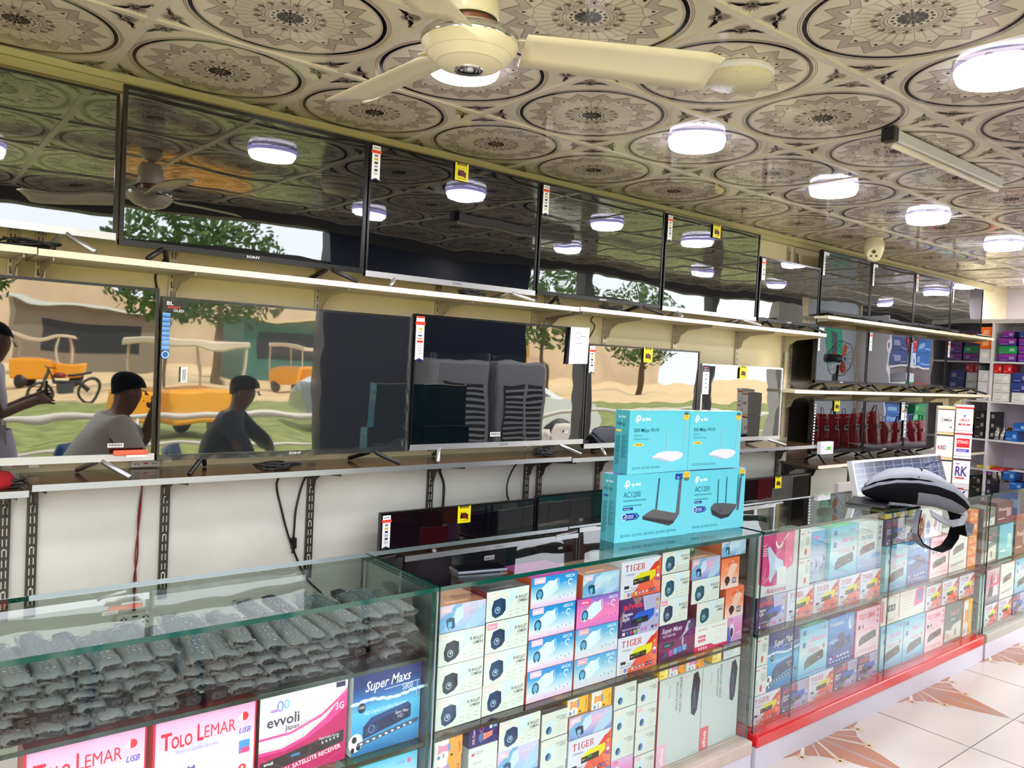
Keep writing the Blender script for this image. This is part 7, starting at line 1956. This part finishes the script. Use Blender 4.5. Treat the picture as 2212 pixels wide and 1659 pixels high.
# shelf rack with coloured boxes facing the far televisions
t = empty('shelf_rack', (0, 0, 0), label='white shelf rack opposite the far televisions, seen only mirrored in them', cat='shelf')
for z in (.5, .95, 1.36, 1.76, 2.2):
    mb = MB(); mb.box(9.22, 12.6, 1.05, 1.4, z - .02, z); mb.build('shelf', [CABM], t)
for x in (9.2, 10.33, 11.46, 12.6):
    mb = MB(); mb.box(x - .015, x + .015, 1.05, 1.4, FZ, 2.3); mb.build('upright_panel', [CABM], t)
mb = MB(); mb.box(9.2, 12.6, 1.03, 1.045, FZ, 2.3); mb.build('back_panel', [CABM], t)
RC = ['blueb', 'yellow', 'whitecam', 'teal', 'navyb', 'orangew', 'greenb', 'lampw', 'redb', 'purp']
for zi, z in enumerate((.95, 1.36, 1.76)):
    for c in range(9):
        x = 9.23 + (c // 3) * 1.13 + (c % 3) * .36
        for lv in range(3 if zi < 2 else 2):
            if lv == 2 and (c + zi) % 2: continue
            d = RC[(c * 3 + zi * 2 + (lv if c % 2 else 0)) % 10]; h = .105 if zi < 2 else .15
            o = carton(d, 0, .34, 0, h, 0, .2, '%s on the mirrored rack, %s shelf, %s stack, %s' % (DES[d][3], ['lower', 'middle', 'upper'][zi], NTH[c], ['bottom', 'second', 'third'][lv]), 'boxes on the mirrored rack'); o.location = (x + .18, 1.39, z + .0012 + lv * (h + .001)); o.rotation_euler = (0, 0, pi)
mb = MB(); mb.box(12.95, 13.05, -.05, 3.3, FZ, 2.6); struct(mb.build('wall_back_far', MATS['white_wall']))
slab('floor_far', 8.9, 13, -.2, 3.3, FZ, mat('floor_plain', (214, 206, 198), rough=.25))
# interior light from the lamps
for (x, y) in ((1.45, 2.13), (2.6, 2.11), (3.72, 2.14), (4.7, 2.11), (5.92, 2.15), (2.6, .98), (4.4, .98), (6.2, .98), (.35, 1.15), (8.05, 2.62), (7.45, .98), (8.65, 2.11), (9.85, .98), (11.05, 2.11)):
    ld = bpy.data.lights.new('lamp_light', 'AREA'); ld.shape = 'DISK'; ld.size = .2; ld.energy = 9.0; ld.color = (.93, .93, 1.0)
    lo = bpy.data.objects.new('lamp_light', ld); COL.objects.link(lo); lo.location = (x, y, CZ - .048)

# ------------------------------------------------------------------ put every origin at the base of its thing
def _settle():
    objs = list(bpy.data.objects); kids = {}
    for o in objs:
        if o.parent: kids.setdefault(o.parent.name, []).append(o)
    done = set()
    for o in objs:
        if o.parent or o.type not in ('EMPTY', 'MESH') or o.location.length > 1e-9: continue
        if o.type == 'MESH' and o.data.name in done: continue
        pts = []
        parts = ([o] if o.type == 'MESH' else []) + kids.get(o.name, [])
        for c in parts:
            if c.type != 'MESH' or not len(c.data.vertices): continue
            off = c.location if c is not o else Vector((0, 0, 0))
            for v in c.data.vertices: pts.append(v.co + off)
        if not pts: continue
        lo = Vector((min(p[i] for p in pts) for i in range(3))); hi = Vector((max(p[i] for p in pts) for i in range(3)))
        b = Vector(((lo.x + hi.x) / 2, (lo.y + hi.y) / 2, lo.z))
        if o.rotation_euler[0] or o.rotation_euler[1] or o.rotation_euler[2]: continue
        if o.type == 'MESH':
            if o.data.users > 1: continue
            o.data.transform(Matrix.Translation(-b)); done.add(o.data.name)
        o.location = b
        for c in kids.get(o.name, []): c.location = c.location - b
_settle()
